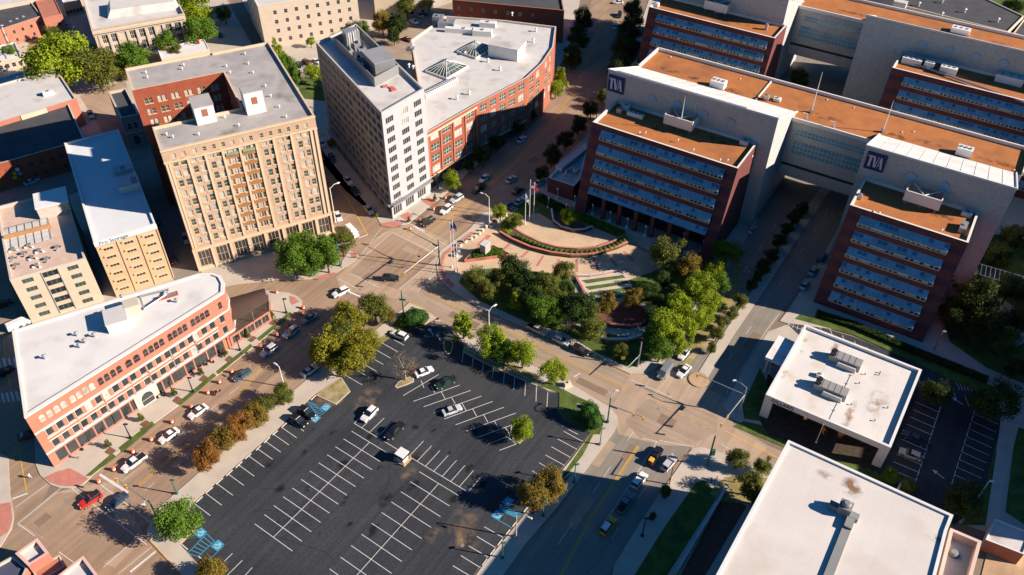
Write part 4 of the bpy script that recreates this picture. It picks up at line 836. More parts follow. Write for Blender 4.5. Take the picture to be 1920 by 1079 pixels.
# ---- pale five-storey block with roof terrace ---------------------------------
H5 = 15.0
f5 = para([(18, 525), (160, 485), (-8, 388)], H5)
b5 = Bld('apartment_block', 'pale yellow five-storey block with a furnished roof terrace at the left edge', 'apartment block', f5, H5)
z5 = [1.2 + 2.85 * k for k in range(5)]
b5.grid(0, [.20, .80], z5, 2.6, 1.35, 'n3', m_glassg, m_mgrey); b5.grid(0, [.5], z5, 3.6, 1.7, 'n3', m_glass, m_metal); b5.grid(1, fr(5), z5, 1.6, 1.3, 'n2', m_glassg, m_mgrey)
b5.walls([m_beige], par=.9, th=.5, roof=mat('terrace_deck', (.60, .44, .35), .9, .1, .5), capm=m_walkw)
q = MB(); b5.band(0, .5, 14, .12, u0=.385, u1=.397, mb=q); b5.band(0, .5, 14, .12, u0=.603, u1=.615, mb=q); q.build('pilaster', [m_mgrey], b5.t)
zz = H5 - .9
roofbox('roof_house', 'cream stair house rising from the furnished roof terrace', 'roof house', (104, 392), (8, 7.5, 3.6), zz, math.radians(28), m_walkw, lambda t, p: MB().box((p.x, p.y, zz + 3.6), (8.4, 7.9, .3), math.radians(28)).build('roof', m_mwhite, t))
p = at(50, 440, zz); t = thing('solar_array', 'grid of pale skylight panels behind the terrace wall', 'panel array', p, math.radians(28)); b = MB(); fr_ = MB()
for i in range(6):
    for j in range(5):
        v = p + Matrix.Rotation(math.radians(28), 3, 'Z') @ Vector((-5 + i * 1.9, -4.6 + j * 2.1, .3)); b.box(v, (1.5, 1.7, .15), math.radians(28))
b.build('panel', m_lgrey, t); fr_.box((p.x, p.y, zz), (11.6, 10.6, .3), math.radians(28)); fr_.build('frame', m_mgrey, t)
b = MB(); a_, c_ = at(10, 452, zz), at(98, 429, zz); m_ = (a_ + c_) / 2; dd = c_ - a_; b.box((m_.x, m_.y, zz), (dd.length, .3, 1.7), math.atan2(dd.y, dd.x)); tag(b.build('terrace_wall', mat('timber', (.42, .22, .10), .8, .1), origin=m_), 'brown timber screen wall dividing the roof terrace', 'screen wall')
for i, px in enumerate([(25, 470), (45, 478), (62, 485), (30, 500), (75, 472), (88, 488), (55, 463), (108, 466), (70, 500), (24, 487)]):
    p = at(*px, zz); t = thing('terrace_table', 'small dark round table with stools, ' + ORD[sorted(range(10), key=lambda j: [25, 45, 62, 30, 75, 88, 55, 108, 70, 24][j]).index(i)] + ' from the left on the roof terrace', 'table', p, i * .7, 'tables on the roof terrace')
    b = MB(); b.lathe([(.08, 0), (.08, .72)], tuple(p), 6); b.build('leg', m_black, t); b = MB(); b.lathe([(.6, .72), (.6, .78)], tuple(p), 12); b.build('top', m_mgrey, t)
    for k in range(3):
        c = p + Vector((math.cos(i + 2.1 * k), math.sin(i + 2.1 * k), 0)); b = MB(); b.box(c, (.45, .45, .45), i + k); b.build('stool', m_mgrey if i % 2 else m_mwhite, t)

# ---- tan storage building ------------------------------------------------------
HS = 19.0
fs = para([(175, 455), (292, 420), (120, 268)], HS)
st = Bld('storage_building', 'tan six-storey building with a lettered white roof edge, roof half in blue shadow', 'storage building', fs, HS)
zs_ = [1.6 + 2.75 * k for k in range(6)]
st.grid(0, [.17, .5, .83], zs_, 2.3, 1.15, 'n3', m_glass, m_creamt)
st.walls([m_tan, m_stone], par=.55, th=.5, roof=mat('cool_white_roof', (.68, .69, .70), .85, .04, .2), capm=m_trim, edgemat={1: 1, 3: 1})
for z in zs_:
    for u in (.17, .5, .83): q = MB(); st.band(0, z + 1.2, .18, .5, u0=u - .1, u1=u + .1, mb=q); q.build('lintel', [m_creamt], st.t)
q = MB(); [st.band(0, .3, HS - 2, .22, u0=u - .008, u1=u + .008, mb=q) for u in (.335, .665, .012, .988)]; q.build('pilaster', [m_tan], st.t)
a_, b_, dd, ln = st.edge(0)
st.band(0, HS - 1.45, 1.4, .06, 'sign_band', m_mwhite)
font('Pro Storage', 1.5, st.pt(0, .07, HS - .1, .10) - Vector((0, 0, 1.2)), (dd.x, dd.y, 0), (0, 0, 1), mat('faded_blue', (.12, .2, .34), .7, .1), parent=st.t)
roofbox('roof_house', 'white plant unit with dark louvres on the shaded storage roof', 'roof house', (244, 352), (5.6, 4.6, 2.0), HS - .55, math.radians(28), m_lgrey, lambda t, p: MB().box((p.x + 1.3, p.y + .8, HS + 1.45), (1.4, 3.2, .1), math.radians(28)).build('louvre', m_mgrey, t))
roofbox('air_unit', 'low bluish air unit behind the louvred unit on the storage roof', 'air unit', (232, 322), (5, 3.2, 1.4), HS - .55, math.radians(28), m_metal, lambda t, p: MB().lathe([(.6, 1.4), (.6, 1.7)], (p.x, p.y, HS - .55), 12).build('fan', m_mgrey, t))

# ---- stone church-like house between storage building and hotel ---------------
Hc = 12
ch = Bld('stone_house', 'narrow rough stone building with arched windows in the shade beside the hotel', 'stone building', para([(226, 222), (262, 214), (202, 172)], Hc), Hc)
ch.grid(0, [.3, .62], [7.4], 1.1, 2.2, 'arch', m_glass, m_stone, hole=False); ch.grid(0, [.45], [1.5], 1.8, 3.4, 'arch', m_glass, m_stone, hole=False)
ch.walls([mat('rough_stone', (.30, .27, .26), .95, .25, .9, fine=.2)], par=.9, th=.6, roof=m_darkroof, capm=m_stone)
ch.band(0, 5.9, .3, .2)
# ---- left edge houses -----------------------------------------------------------
Hq = 9.5
rb = Bld('brick_building', 'dark brick building with a flat shaded roof left of the storage building', 'brick building', para([(-40, 318), (158, 262), (-60, 238)], Hq), Hq)
rb.grid(0, [.45, .55, .65, .75], [1.5, 5.2], 1.5, 1.7, 'n2', m_glass, m_mgrey); rb.walls([m_brickred], par=.6, th=.4, roof=m_darkroof, capm=m_lgrey)
a_, b_, dd, ln = rb.edge(0)
Hw = 10.5
rw = Bld('brick_building', 'low building with a long white roof and salmon attic wall below the yellow-green giant tree', 'brick building', para([(-30, 238), (143, 185), (-60, 175)], Hw), Hw)
rw.grid(0, [.47, .53, .6], [7.6], 1.0, 1.2, 'n1', m_glass, m_mgrey); rw.walls([m_brickpink], par=.5, th=.5, roof=m_lgrey, capm=m_walkw)
q = MB(); rw.band(0, 6.5, 4.05, .3, u0=.38, u1=.66, mb=q); q.build('bay', [m_beige], rw.t)
roofbox('air_unit', 'white air unit casting a shadow on the long white roof at the left', 'air unit', (92, 178), (3.4, 1.8, 1.4), Hw - .5, math.radians(28), m_mwhite, lambda t, p: MB().lathe([(.5, 1.4), (.5, 1.6)], (p.x, p.y, Hw - .5), 10).build('fan', m_mgrey, t))
t = thing('mural', 'painted board with two yellow discs on the dark brick wall', 'painted board', rb.pt(0, .28, 3.0, .06), 0)
b = MB(); c = rb.pt(0, .28, 3.0, .08); b.box(c, (4.2, .12, 4.2), math.atan2(dd.y, dd.x)); b.build('board', mat('mural_brown', (.20, .07, .04), .8, .3), t)
for k, (u, z, mm) in enumerate(((-.6, 3.6, m_yellow), (-.2, 5.0, m_yellow), (1.0, 6.0, m_mwhite), (1.2, 4.4, m_pblue))):
    c2 = c + Vector((dd.x * u, dd.y * u, z - 3.0)); nn = Vector((dd.y, -dd.x, 0)); b = MB(); b.tube(c2, c2 + nn * .12, .62, .62, 14); b.build('disc', mm, t)
Hp = 8
pk = Bld('brick_building', 'pink painted brick building with a black roof in the top left corner', 'brick building', para([(-20, 62), (78, 30), (-45, 22)], Hp), Hp)
pk.grid(0, fr(6), [1.3, 4.6], 1.0, 1.4, 'n1', m_glass, m_mgrey); pk.walls([m_brickpink], par=.5, th=.35, roof=m_darkroof, capm=m_walkw)
pk2 = Bld('brick_building', 'plain salmon stucco cube next to the pink brick building', 'brick building', para([(80, 34), (116, 26), (66, 2)], 8.5), 8.5)
pk2.grid(0, [.7], [4.0], 1.3, 1.4, 'n1', m_glass, m_mgrey); pk2.walls([m_brickpink], par=.3, th=.3, roof=m_brickpink, capm=m_brickpink)
# ---- neoclassical library -------------------------------------------------------
Hn = 12.5
nc = Bld('classical_building', 'pale stone classical building with tall paired windows and a cornice', 'classical building', para([(171, 56), (346, 26), (150, -18)], Hn), Hn)
for u in (.105, .20, .40, .5, .60, .79, .89): nc.grid(0, [u], [1.8, 6.2], 2.0, 3.2, 'n3x', m_glass, m_trim)
nc.grid(3, fr(4), [1.8, 6.2], 2.0, 3.2, 'n2', m_glass, m_trim)
nc.walls([m_stone], par=1.1, th=.6, roof=m_lgrey, capm=m_stone)
nc.band(0, 10.6, .5, .8, m=m_stone); nc.band(0, 9.7, .4, .3, m=m_stone); nc.band(0, 12.2, .35, .3, m=m_stone)
q = MB(); [nc.band(0, .3, 9.6, .45, u0=u - .013, u1=u + .013, mb=q) for u in (.02, .055, .155, .25, .35, .45, .55, .65, .74, .84, .94, .975)]; q.build('pilaster', [m_stone], nc.t)
c = at(262, 18, Hn); b = MB(); b.box((c.x, c.y + 4, Hn - 1.1), (28, 12, 3.0), math.radians(22), 0, .86); b.build('attic', m_lgrey, nc.t)
ww = Bld('low_building', 'small low building with a white roof and two red chimneys before the classical building', 'low building', para([(303, 112), (392, 92), (295, 92)], 6), 6)
ww.grid(0, fr(4), [1.5], 1.2, 1.5, 'n1', m_glass, m_mgrey); ww.walls([m_stone], par=.2, th=.3, roof=m_white, capm=m_trim)
for px in ((311, 94), (372, 82)):
    p = at(*px, 5.8); b = MB(); b.box(p, (1.0, 1.0, 1.3)); b.box(p + Vector((0, 0, 1.3)), (1.2, 1.2, .2)); b.build('chimney', m_brickred, ww.t)
# ---- plain white block with small windows ----------------------------------------
Hk = 18
wb = Bld('office_block', 'plain cream block with rows of small dark windows in the upper left', 'office block', para([(483, 12), (668, -18), (455, -40)], Hk), Hk)
wb.grid(0, fr(8, .1, .96), [2.2, 6.0, 9.8, 13.6], 1.3, 1.6, 'sill', m_glass, m_mgrey); wb.grid(3, fr(5), [2.2, 6.0, 9.8, 13.6], 1.3, 1.6, 'sill', m_glass, m_mgrey)
wb.walls([m_stone], par=.4, th=.4, roof=m_lgrey, capm=m_trim)
# ---- parking deck -----------------------------------------------------------------
pd = thing('parking_deck', 'open grey parking deck at the top edge behind the cream block', 'parking deck', at(730, 20), 0)
b = MB(); c = at(735, -18); r_ = math.radians(-8)
for k in range(4): b.box((c.x, c.y + 4, .2 + k * 3.2), (34, 14, .9), r_)
b.build('deck', m_concbeige, pd); b = MB()
for k in range(7): b.box((c.x - 15 + k * 5, c.y - 2.8 - (k - 3) * .7 + 0, .2), (.6, .6, 10.4), r_)
b.build('pillar', m_concbeige, pd); b = MB(); b.box((c.x, c.y + 6, .2), (32, 8, 9.5), r_); b.build('core', m_mgrey, pd)
# ---- dark red brick building at the top ------------------------------------------
Hd = 14
db = Bld('brick_building', 'dark red brick warehouse with a charcoal roof at the top centre', 'brick building', para([(848, 0), (1058, 20), (850, -40)], Hd), Hd)
db.grid(0, fr(9), [1.5, 6.0, 9.6], 1.5, 1.9, 'sill', m_glassg, m_mgrey); db.grid(1, fr(7), [1.5, 6.0, 9.6], 1.4, 1.9, 'sill', m_glassg, m_mgrey)
db.walls([m_brickred], par=.6, th=.4, roof=m_darkroof, capm=m_brickpink)
lk = Bld('low_building', 'small white roofed annex behind the brick office building', 'low building', para([(935, 44), (1000, 52), (938, 28)], 6), 6); lk.walls([m_stone], par=.2, th=.3, roof=m_lgrey, capm=m_trim)
# ---- black roofed hall, top right ---------------------------------------------------
Hz = 10
bh = Bld('hall', 'large charcoal flat-roofed hall in the top right corner', 'hall', fp([(1700, 12), (1890, 60), (1920, 30), (1770, -40), (1640, -30)], Hz), Hz)
bh.walls([m_wallcream], par=.5, th=.4, roof=m_darkroof, capm=m_wallcream)
vents('roof_vent', 'small white vent on the charcoal roof in the top right', 'vents on the charcoal roof', [(1766, 6), (1808, 24), (1765, 31), (1870, 42), (1722, 12)], Hz - .5, s=1.0)
roofbox('roof_house', 'white stair head on the corner of the charcoal roof', 'roof house', (1686, 14), (5, 3, 2.4), Hz, DT, m_mwhite, lambda t, p: MB().box((p.x, p.y, Hz + 2.4), (5.3, 3.3, .2), DT).build('roof', m_lgrey, t))
rh = Bld('hall', 'wedge of a pale walled hall beyond the charcoal roof at the right edge', 'hall', fp([(1900, 62), (1990, 90), (1990, 40), (1925, 30)], 9), 9); rh.walls([m_wallcream], par=.4, th=.4, roof=m_darkroof, capm=m_wallcream)

# ---- bottom-left corner houses ------------------------------------------------------
Hx = 7.5
c1 = Bld('shop_building', 'corner shop with a pink parapet around a white roof at the bottom left', 'shop building', fp([(53, 1062), (92, 1037), (70, 1009), (28, 1038)], Hx), Hx)
c1.grid(1, [.5], [1.2], 2.2, 2.2, 'n2', m_glass, m_mgrey); c1.walls([m_brickpink], par=.9, th=.55, roof=m_lgrey, capm=mat('pink_coping', (.72, .46, .40), .85, .05))
c2 = Bld('shop_building', 'dark roofed shop at the bottom left corner of the picture', 'shop building', fp([(30, 1110), (52, 1064), (24, 1042), (-40, 1078), (-30, 1130)], Hx - 1), Hx - 1)
c2.walls([m_brickpink], par=.6, th=.4, roof=mat('blue_black_roof', (.07, .08, .12), .8, .1), capm=m_walkw)
c3 = Bld('shop_building', 'shop with a white roof behind a pink parapet at the bottom edge', 'shop building', fp([(95, 1112), (200, 1100), (156, 1042), (102, 1084)], Hx), Hx)
c3.walls([m_brickpink], par=.9, th=.5, roof=m_lgrey, capm=mat('pink_coping', (.72, .46, .40), .85, .05))
c4 = Bld('shop_building', 'low salmon roofed link between the two corner shops', 'shop building', fp([(72, 1092), (122, 1062), (112, 1040), (60, 1070)], 5), 5)
c4.walls([m_brickpink], par=.2, th=.3, roof=m_brickpink, capm=m_walkw)

for px, sz, lab in (((343, 300), 5, 'low shed with a pale roof in the dark yard behind the hotel side wall'), ((358, 372), 4, 'small flat-roofed shed lowest in the dark yard beside the hotel')):
    p = at(*px, 3.5); u_ = Vector((math.cos(math.radians(28)), math.sin(math.radians(28)))); v_ = Vector((-u_.y, u_.x)); c = Vector(p[:2])
    sh = Bld('shed', lab, 'shed', [c - u_ * sz / 2 - v_ * sz, c + u_ * sz / 2 - v_ * sz, c + u_ * sz / 2 + v_ * sz * .4, c - u_ * sz / 2 + v_ * sz * .4], 3.5); sh.grid(0, [.5], [.3], 1.1, 2.1, 'n1', m_glass, m_mgrey); sh.walls([m_stone], par=.2, th=.25, roof=m_lgrey, capm=m_trim)

for a_, b_, c_, h_, m_, rf, nm, lab in (((-22, 120), (40, 106), (-32, 92), 4.5, m_stone, m_white, 'low_building', 'small white roofed building left of the yellow-green giant tree'), ((-22, 192), (66, 163), (-34, 158), 5, m_beige, m_lgrey, 'low_building', 'low tan building behind the long white roof at the left edge'), ((-22, 16), (72, -2), (-32, -12), 9, m_stone, m_lgrey, 'low_building', 'white roofed building behind the pink one at the top left edge'),
    ((700, -12), (800, -22), (695, -50), 12, m_concbeige, m_lgrey, 'low_building', 'grey building above the upper parking yard'), ((118, 8), (150, 0), (112, -16), 6, m_tan, m_lgrey, 'low_building', 'small tan building between the salmon cube and the classical building')):
    q_ = Bld(nm, lab, 'low building', para([a_, b_, c_], h_), h_); q_.grid(0, fr(5), [1.2], 1.3, 1.6, 'sill', m_glass, m_mgrey); q_.grid(1, fr(3), [1.2], 1.3, 1.6, 'sill', m_glass, m_mgrey); q_.walls([m_], par=.5, th=.35, roof=rf, capm=m_trim)
vents('roof_vent', 'grey roof unit on the low roofs of the upper left', 'units on the upper left roofs', [(12, 110), (2, 104), (22, 48), (34, 43), (46, 39), (30, 172), (120, 290 - 40), (22, 262), (40, 276), (210, 30), (300, 12)], 6, m_metal, 1.1)
for i, (x, y, lab) in enumerate(((100, 22, 'small open patch'),)): pass
# ================================================================ OFFICE COMPLEX WITH STEPPED BRICK WINGS
HW, HF, SET = 37.0, 28.0, 7.6
m_tvab = mat('wing_brick', (.145, .046, .042), .9, .10, .4, fine=.12, fscale=4)
m_tvap = mat('wing_brick_purple', (.09, .036, .048), .9, .10, .4, fine=.12, fscale=4)
m_conc2 = mat('speckled_concrete2', (.46, .45, .43), .9, .05, .5, fine=.22, fscale=3.0, grid=(DT, 3.2, 40, .12))
def onplane(px, o, d, n):
    """ray through photo pixel onto the plane through o spanned by horizontal d and (n) ; returns u, z"""
    r = cF * FOC + cR * (px[0] - 960) + cU * (539.5 - px[1]); c = Vector((0, 0, HC)); t = (o - c).dot(n) / r.dot(n); p = c + r * t
    return (p - o).dot(d), p.z
T3 = Vector((T.x, T.y, 0)); N3 = Vector((NB.x, NB.y, 0))
def wing(root, FLp, FRp, depth, strips, arcade=False, uR=None, plume=True):
    FL_ = at(*FLp, HF); FR_ = at(*FRp, HF) if FRp else FL_ + T3 * uR; ln = (FR_ - FL_).dot(T3); FR_ = FL_ + T3 * ln
    off = lambda z: SET * (HF - z) / HF
    P = lambda u, z, o=None: Vector((*(FL_ + T3 * u - N3 * (off(z) if o is None else o)).xy, z))
    # strips: list of (TL, TR) pixels -> z on slanted plane
    nrm = (Vector((0, 0, 1)) * SET / HF - N3 * 1.0); nrm = nrm.normalized()   # slanted plane normal (faces camera)
    sd = N3 * SET / HF + Vector((0, 0, 1))
    nrm = T3.cross(sd).normalized()
    S = []
    for a, b_ in strips:
        ua, za = onplane(a, FL_, T3, nrm); S.append([ua, za, onplane(b_, FL_, T3, nrm)[0] if b_ else ln - 3])
    u0 = sum(s[0] for s in S) / len(S); u1 = sum(s[2] for s in S) / len(S); z = [s[1] for s in S]
    pitch = (z[0] - z[-1]) / (len(z) - 1); z = [z[0] - pitch * k for k in range(len(z))]
    if not arcade:
        while z[-1] - pitch > 1.6: z.append(z[-1] - pitch)
    zb = z + [z[-1] - pitch]; b = MB(); zl = [HF, z[0]] + [q for k in range(len(z)) for q in (z[k] - pitch * .45, z[k] - pitch)] ; zl = [q for q in zl if q > .2] + [.16]
    for (ua, ub) in ((0, u0), (u1, ln)):
        for k, (za, zb_) in enumerate(zip(zl[:-1], zl[1:])): b.quad(P(ua, zb_), P(ub, zb_), P(ub, za), P(ua, za), 1 if k % 2 else 0)
    b.quad(P(u0, z[0]), P(u1, z[0]), P(u1, HF), P(u0, HF), 0)
    for k in range(len(z)):
        o1 = off(zb[k + 1]); zt = z[k]; zd = zt - pitch * .33; zw = zd - pitch * .25; last = arcade and k == len(z) - 1
        if not last:
            zend = zb[k + 1] if k < len(z) - 1 else .16
            b.quad(P(u0, zend, o1 if k < len(z) - 1 else o1), P(u1, zend, o1), P(u1, zw, o1), P(u0, zw, o1), 0)
            for uu, s in ((u0, 1), (u1, -1)): b.add([P(uu, zt), P(uu, zd, o1), P(uu, zend, o1), P(uu, zend)], [(0, 1, 2, 3) if s > 0 else (3, 2, 1, 0)], 0)
            if zend < zb[k + 1] + .01 and k == len(z) - 1: pass
            q = MB(); nn = max(6, int((u1 - u0) / 1.15)); dd = .18
            q.quad(P(u0, zw, o1 - dd), P(u1, zw, o1 - dd), P(u1, zd, o1 - dd), P(u0, zd, o1 - dd), 0)
            for i in range(nn + 1):
                uu = u0 + (u1 - u0) * i / nn; c = P(uu, zw, o1 - .06); q.box(c, (.24, .14, zd - zw), DT, 1)
            for i in range(nn):
                if random.random() < .28:
                    ua, ub = u0 + (u1 - u0) * (i + .12) / nn, u0 + (u1 - u0) * (i + .88) / nn; q.quad(P(ua, zw + .12, o1 - dd + .02), P(ub, zw + .12, o1 - dd + .02), P(ub, zd - .3, o1 - dd + .02), P(ua, zd - .3, o1 - dd + .02), 2)
            for zz in (zw - .05, zd - .16): c = (P(u0, zz, o1 + .02) + P(u1, zz, o1 + .02)) / 2; q.box(c, (u1 - u0, .2, .16), DT, 1)
            o = q.build('window_band', [m_glass, m_tr2, m_blind], root)
        else:
            b.quad(P(u0, zt - pitch * .33, o1 - 5), P(u1, zt - pitch * .33, o1 - 5), P(u1, zt, off(zt)), P(u0, zt, off(zt)), 0)
            b.quad(P(u0, .17, o1 - 5), P(u1, .17, o1 - 5), P(u1, zt, o1 - 5), P(u0, zt, o1 - 5), 2)
            for uu in (u0, u1): b.add([P(uu, .17, o1 - 5), P(uu, .17, off(0)), P(uu, zd), P(uu, zt), P(uu, zt, o1 - 5)], [(0, 1, 2, 3, 4)], 0)
            q = MB()
            for i in range(1, 7): c = P(u0 + (u1 - u0) * i / 7, .17, o1 - .6); q.box(c, (1.1, 1.1, zd - .17), DT)
            q.build('pillar', m_tvab, root)
        q = MB(); q.quad(P(u0, zd, o1 + .15), P(u1, zd, o1 + .15), P(u1, zt + .02), P(u0, zt + .02), 0); nn = max(6, int((u1 - u0) / 1.15))
        for i in range(nn + 1):
            uu = u0 + (u1 - u0) * i / nn; q.tube(P(uu, zd + .05, o1 + .16), P(uu, zt + .07, off(zt) + .03), .055, .055, 4, 1)
        for (za, oa) in ((zd, o1 + .17), (zt + .02, off(zt) + .02)): q.tube(P(u0, za + .02, oa), P(u1, za + .02, oa), .1, .1, 4, 1)
        for i in range(0, nn, 1):
            if random.random() < .35: ua, ub = u0 + (u1 - u0) * (i + .1) / nn, u0 + (u1 - u0) * (i + .9) / nn; A_ = P(ua, zt, off(zt) + .05); B_ = P(ub, zt, off(zt) + .05); A2 = P(ua, zd, o1 + .15); B2 = P(ub, zd, o1 + .15); q.quad(A_.lerp(A2, .55) + Vector((0, 0, .03)), B_.lerp(B2, .55) + Vector((0, 0, .03)), B_ + Vector((0, 0, .03)), A_ + Vector((0, 0, .03)), 2)
        q.build('glass_awning', [m_bglass, mat('awning_bar', (.22, .36, .46), .5, .1), mat('deep_blue_glass', (.04, .15, .28), .12, .2, spec=.8)], root)
    # sides and back
    Bk = lambda u, zz: Vector((*(FL_ + T3 * u + N3 * depth).xy, zz))
    b.add([P(ln, .16), Bk(ln, .16), Bk(ln, HF), P(ln, HF)], [(0, 1, 2, 3)], 0); b.add([P(0, .16), Bk(0, .16), Bk(0, HF), P(0, HF)], [(3, 2, 1, 0)], 0)
    b.build('wing_wall', [m_tvab, m_tvap, m_black], root)
    poly = [FL_, FR_, FR_ + N3 * depth, FL_ + N3 * depth]; I = inset(poly, .55)
    r = MB(); r.add([(p.x, p.y, HF - .9) for p in I], [(0, 1, 2, 3)]); r.build('wing_roof', m_orange, root)
    c = MB()
    for i in range(4):
        j = (i + 1) % 4; c.quad((*poly[i].xy, HF), (*poly[j].xy, HF), (*I[j], HF), (*I[i], HF)); c.quad((*I[i], HF), (*I[j], HF), (*I[j], HF - .9), (*I[i], HF - .9))
    c.build('parapet', m_trim, root)
    return FL_, ln
m_tr2 = mat('beige_frame', (.60, .57, .47), .7, .05)
def uvw(px, O, z=HW): p = at(*px, z); return (p - O).dot(T3), (p - O).dot(N3)
def sign(root_lab, px4, O, n_off=.12):
    """blue square sign with letters on a wall plane through O (facing camera)"""
    us = [onplane(p, O, T3, -N3) for p in px4]; u0 = min(u for u, _ in us[::3]); u1 = max(u for u, _ in us[1:3]); z1 = max(z for _, z in us); z0_ = z1 - (u1 - u0)
    c = O + T3 * ((u0 + u1) / 2) - N3 * n_off; c.z = z0_; t = thing('sign', root_lab, 'sign', c, DT)
    b = MB(); b.box(c, (u1 - u0, .5, z1 - z0_), DT); b.build('panel', m_navy, t)
    s = u1 - u0; nf = c - N3 * .26
    L_ = MB()
    def stroke(pts, wd):   # polyline in (x,z) of the sign face
        for (x0, y0), (x1, y1) in zip(pts[:-1], pts[1:]):
            d_ = Vector((x1 - x0, y1 - y0)).normalized(); nx = Vector((-d_.y, d_.x)) * wd / 2; P_ = [(x0 + nx.x, y0 + nx.y), (x0 - nx.x, y0 - nx.y), (x1 - nx.x, y1 - nx.y), (x1 + nx.x, y1 + nx.y)]
            a_ = [nf + T3 * (q[0] * s) + Vector((0, 0, q[1] * s)) for q in P_]; e = [q - N3 * .06 for q in a_]
            L_.add(a_ + e, [(4, 5, 6, 7), (0, 1, 5, 4), (1, 2, 6, 5), (2, 3, 7, 6), (3, 0, 4, 7)])
    stroke([(-.42, .79), (-.13, .79)], .09); stroke([(-.275, .80), (-.275, .20)], .11); stroke([(-.34, .20), (-.21, .20)], .05)
    stroke([(-.10, .83), (.0, .19)], .095); stroke([(.115, .83), (.035, .19)], .035)
    stroke([(.235, .83), (.135, .19)], .035); stroke([(.235, .83), (.345, .19)], .095); stroke([(.17, .37), (.30, .37)], .035); stroke([(.28, .19), (.41, .19)], .045)
    L_.build('letters', m_letter, t)
HR = 28.0
def office(name, lab, O, wedges, masses, bridge, loc):
    """O origin of T/N coordinates; wedges (u0,u1,v0,v1): front wall rising to HW and sloping back down to HR; masses (u0,u1,v0,v1) at HR; bridge (u0,u1,v0,v1,zbottom)"""
    t = thing(name, lab, 'office building', loc); W_ = lambda u, v, z=0: Vector((*(O + T3 * u + N3 * v).xy, z))
    for (u0, u1, v0, v1) in wedges:
        A, B_, C, D = (W_(u0, v0), W_(u1, v0), W_(u1, v1), W_(u0, v1)); z = lambda p, h: (p.x, p.y, h)
        b = MB(); b.add([z(A, .16), z(B_, .16), z(C, .16), z(D, .16), z(A, HW), z(B_, HW), z(C, HR), z(D, HR)], [(0, 1, 5, 4), (1, 2, 6, 5), (3, 0, 4, 7), (2, 3, 7, 6)]); b.build('wall', m_conc2, t)
        b = MB(); b.quad(z(A, HW), z(B_, HW), z(C, HR), z(D, HR)); b.build('sloped_roof', m_white, t)
        b = MB()
        for p, q, h0, h1 in ((A, B_, HW, HW), (B_, C, HW, HR), (A, D, HW, HR)): b.tube(z(p, h0 + .1), z(q, h1 + .1), .28, .28, 6)
        b.build('coping', m_mwhite, t)
        b = MB(); ns = int((u1 - u0) / 3.2)
        for k in range(1, ns): p, q = W_(u0 + (u1 - u0) * k / ns, v0 + .4), W_(u0 + (u1 - u0) * k / ns, v1 - .3); b.tube(z(p, HW - .4 / (v1 - v0) * (HW - HR) + .04), z(q, HR + .12), .07, .07, 4)
        b.build('roof_seam', m_lgrey, t)
    for (u0, u1, v0, v1) in masses:
        b = MB(); b.prism([W_(u0, v0), W_(u1, v0), W_(u1, v1), W_(u0, v1)], .16, HR - .15, 0, cap=False); b.build('wall', m_conc2, t)
    u0, u1, v0, v1, zb = bridge
    b = MB(); b.prism([W_(u0, v0), W_(u1, v0), W_(u1, v1), W_(u0, v1)], zb, HR - .15, 0, cap=False, bottom=True); b.build('bridge_wall', m_conc2, t)
    for zz, hh, mm, fr_ in ((HR - 4.4, 1.9, 1, (.10, 1)), (HR - 10.6, 4.4, 2, (.10, 1)), (zb + 3.6, .9, 0, (.02, 1))):
        q = MB(); ua, ub = u0 + (u1 - u0) * fr_[0], u0 + (u1 - u0) * fr_[1] - .3; A_, B_ = W_(ua, v0 - .05, zz), W_(ub, v0 - .05, zz)
        q.quad(A_, B_, B_ + Vector((0, 0, hh)), A_ + Vector((0, 0, hh)), 0); n_ = int((ub - ua) / 1.1)
        if mm:
            for i in range(n_ + 1): c = W_(ua + (ub - ua) * i / n_, v0 - .08, zz); q.box(c, (.12, .12, hh), DT, 1)
            for k in range(3 if mm == 2 else 2): c = (A_ + B_) / 2; c.z = zz + hh * k / (3 if mm == 2 else 2) + (.0 if k else -.1); q.box(c, (ub - ua, .16, .14), DT, 1)
        q.build('window_band', [m_bglass if mm else m_glass, m_tr2], t)
    return t, W_
def roofpoly(t, W_, pts, edges):
    b = MB(); b.add([(*W_(*q).xy, HR - .1) for q in pts], [tuple(range(len(pts)))]); b.build('roof', m_orange, t)
    b = MB()
    for p, q_ in edges:
        p, q_ = W_(*p), W_(*q_); m_ = (p + q_) / 2; dd = q_ - p; b.box((m_.x, m_.y, HR - .2), (dd.length + .3, .5, 1.1), math.atan2(dd.y, dd.x))
    b.build('parapet', m_trim, t)
O1 = at(1141, 131, HW); O1r = Vector((O1.x, O1.y, HR))
uf = lambda px: uvw(px, O1); ur = lambda px: uvw(px, O1r, HR)
uA = uf((1459, 224))[0]; vS = (ur((1202.5, 127.5))[1] + ur((1502, 212))[1]) / 2; vb = (ur((1242.5, 95))[1] + ur((1877, 270))[1]) / 2
(ul0, vl0), (ul1, vl1) = ur((1500, 229)), ur((1627.5, 266)); vl = (vl0 + vl1) / 2
uw0, uw1 = uf((1625, 273))[0], uf((1906.5, 356))[0]; vwf = (uf((1625, 273))[1] + uf((1906.5, 356))[1]) / 2; vwS = (ur((1653, 254.5))[1] + ur((1910.5, 326))[1]) / 2
_o = Vector((*(O1 + T3 * ul0 + N3 * vl).xy, 0)); zbr = (onplane((1465, 327.6), _o, T3, -N3)[1] + onplane((1593.6, 367), _o, T3, -N3)[1]) / 2
print('complex', round(vS, 1), round(vb, 1), round(vl, 1), round(vwf, 1), round(vwS, 1), 'bridge z', round(zbr, 1), [round(q, 1) for q in (uA, ul0, ul1, uw0, uw1)])
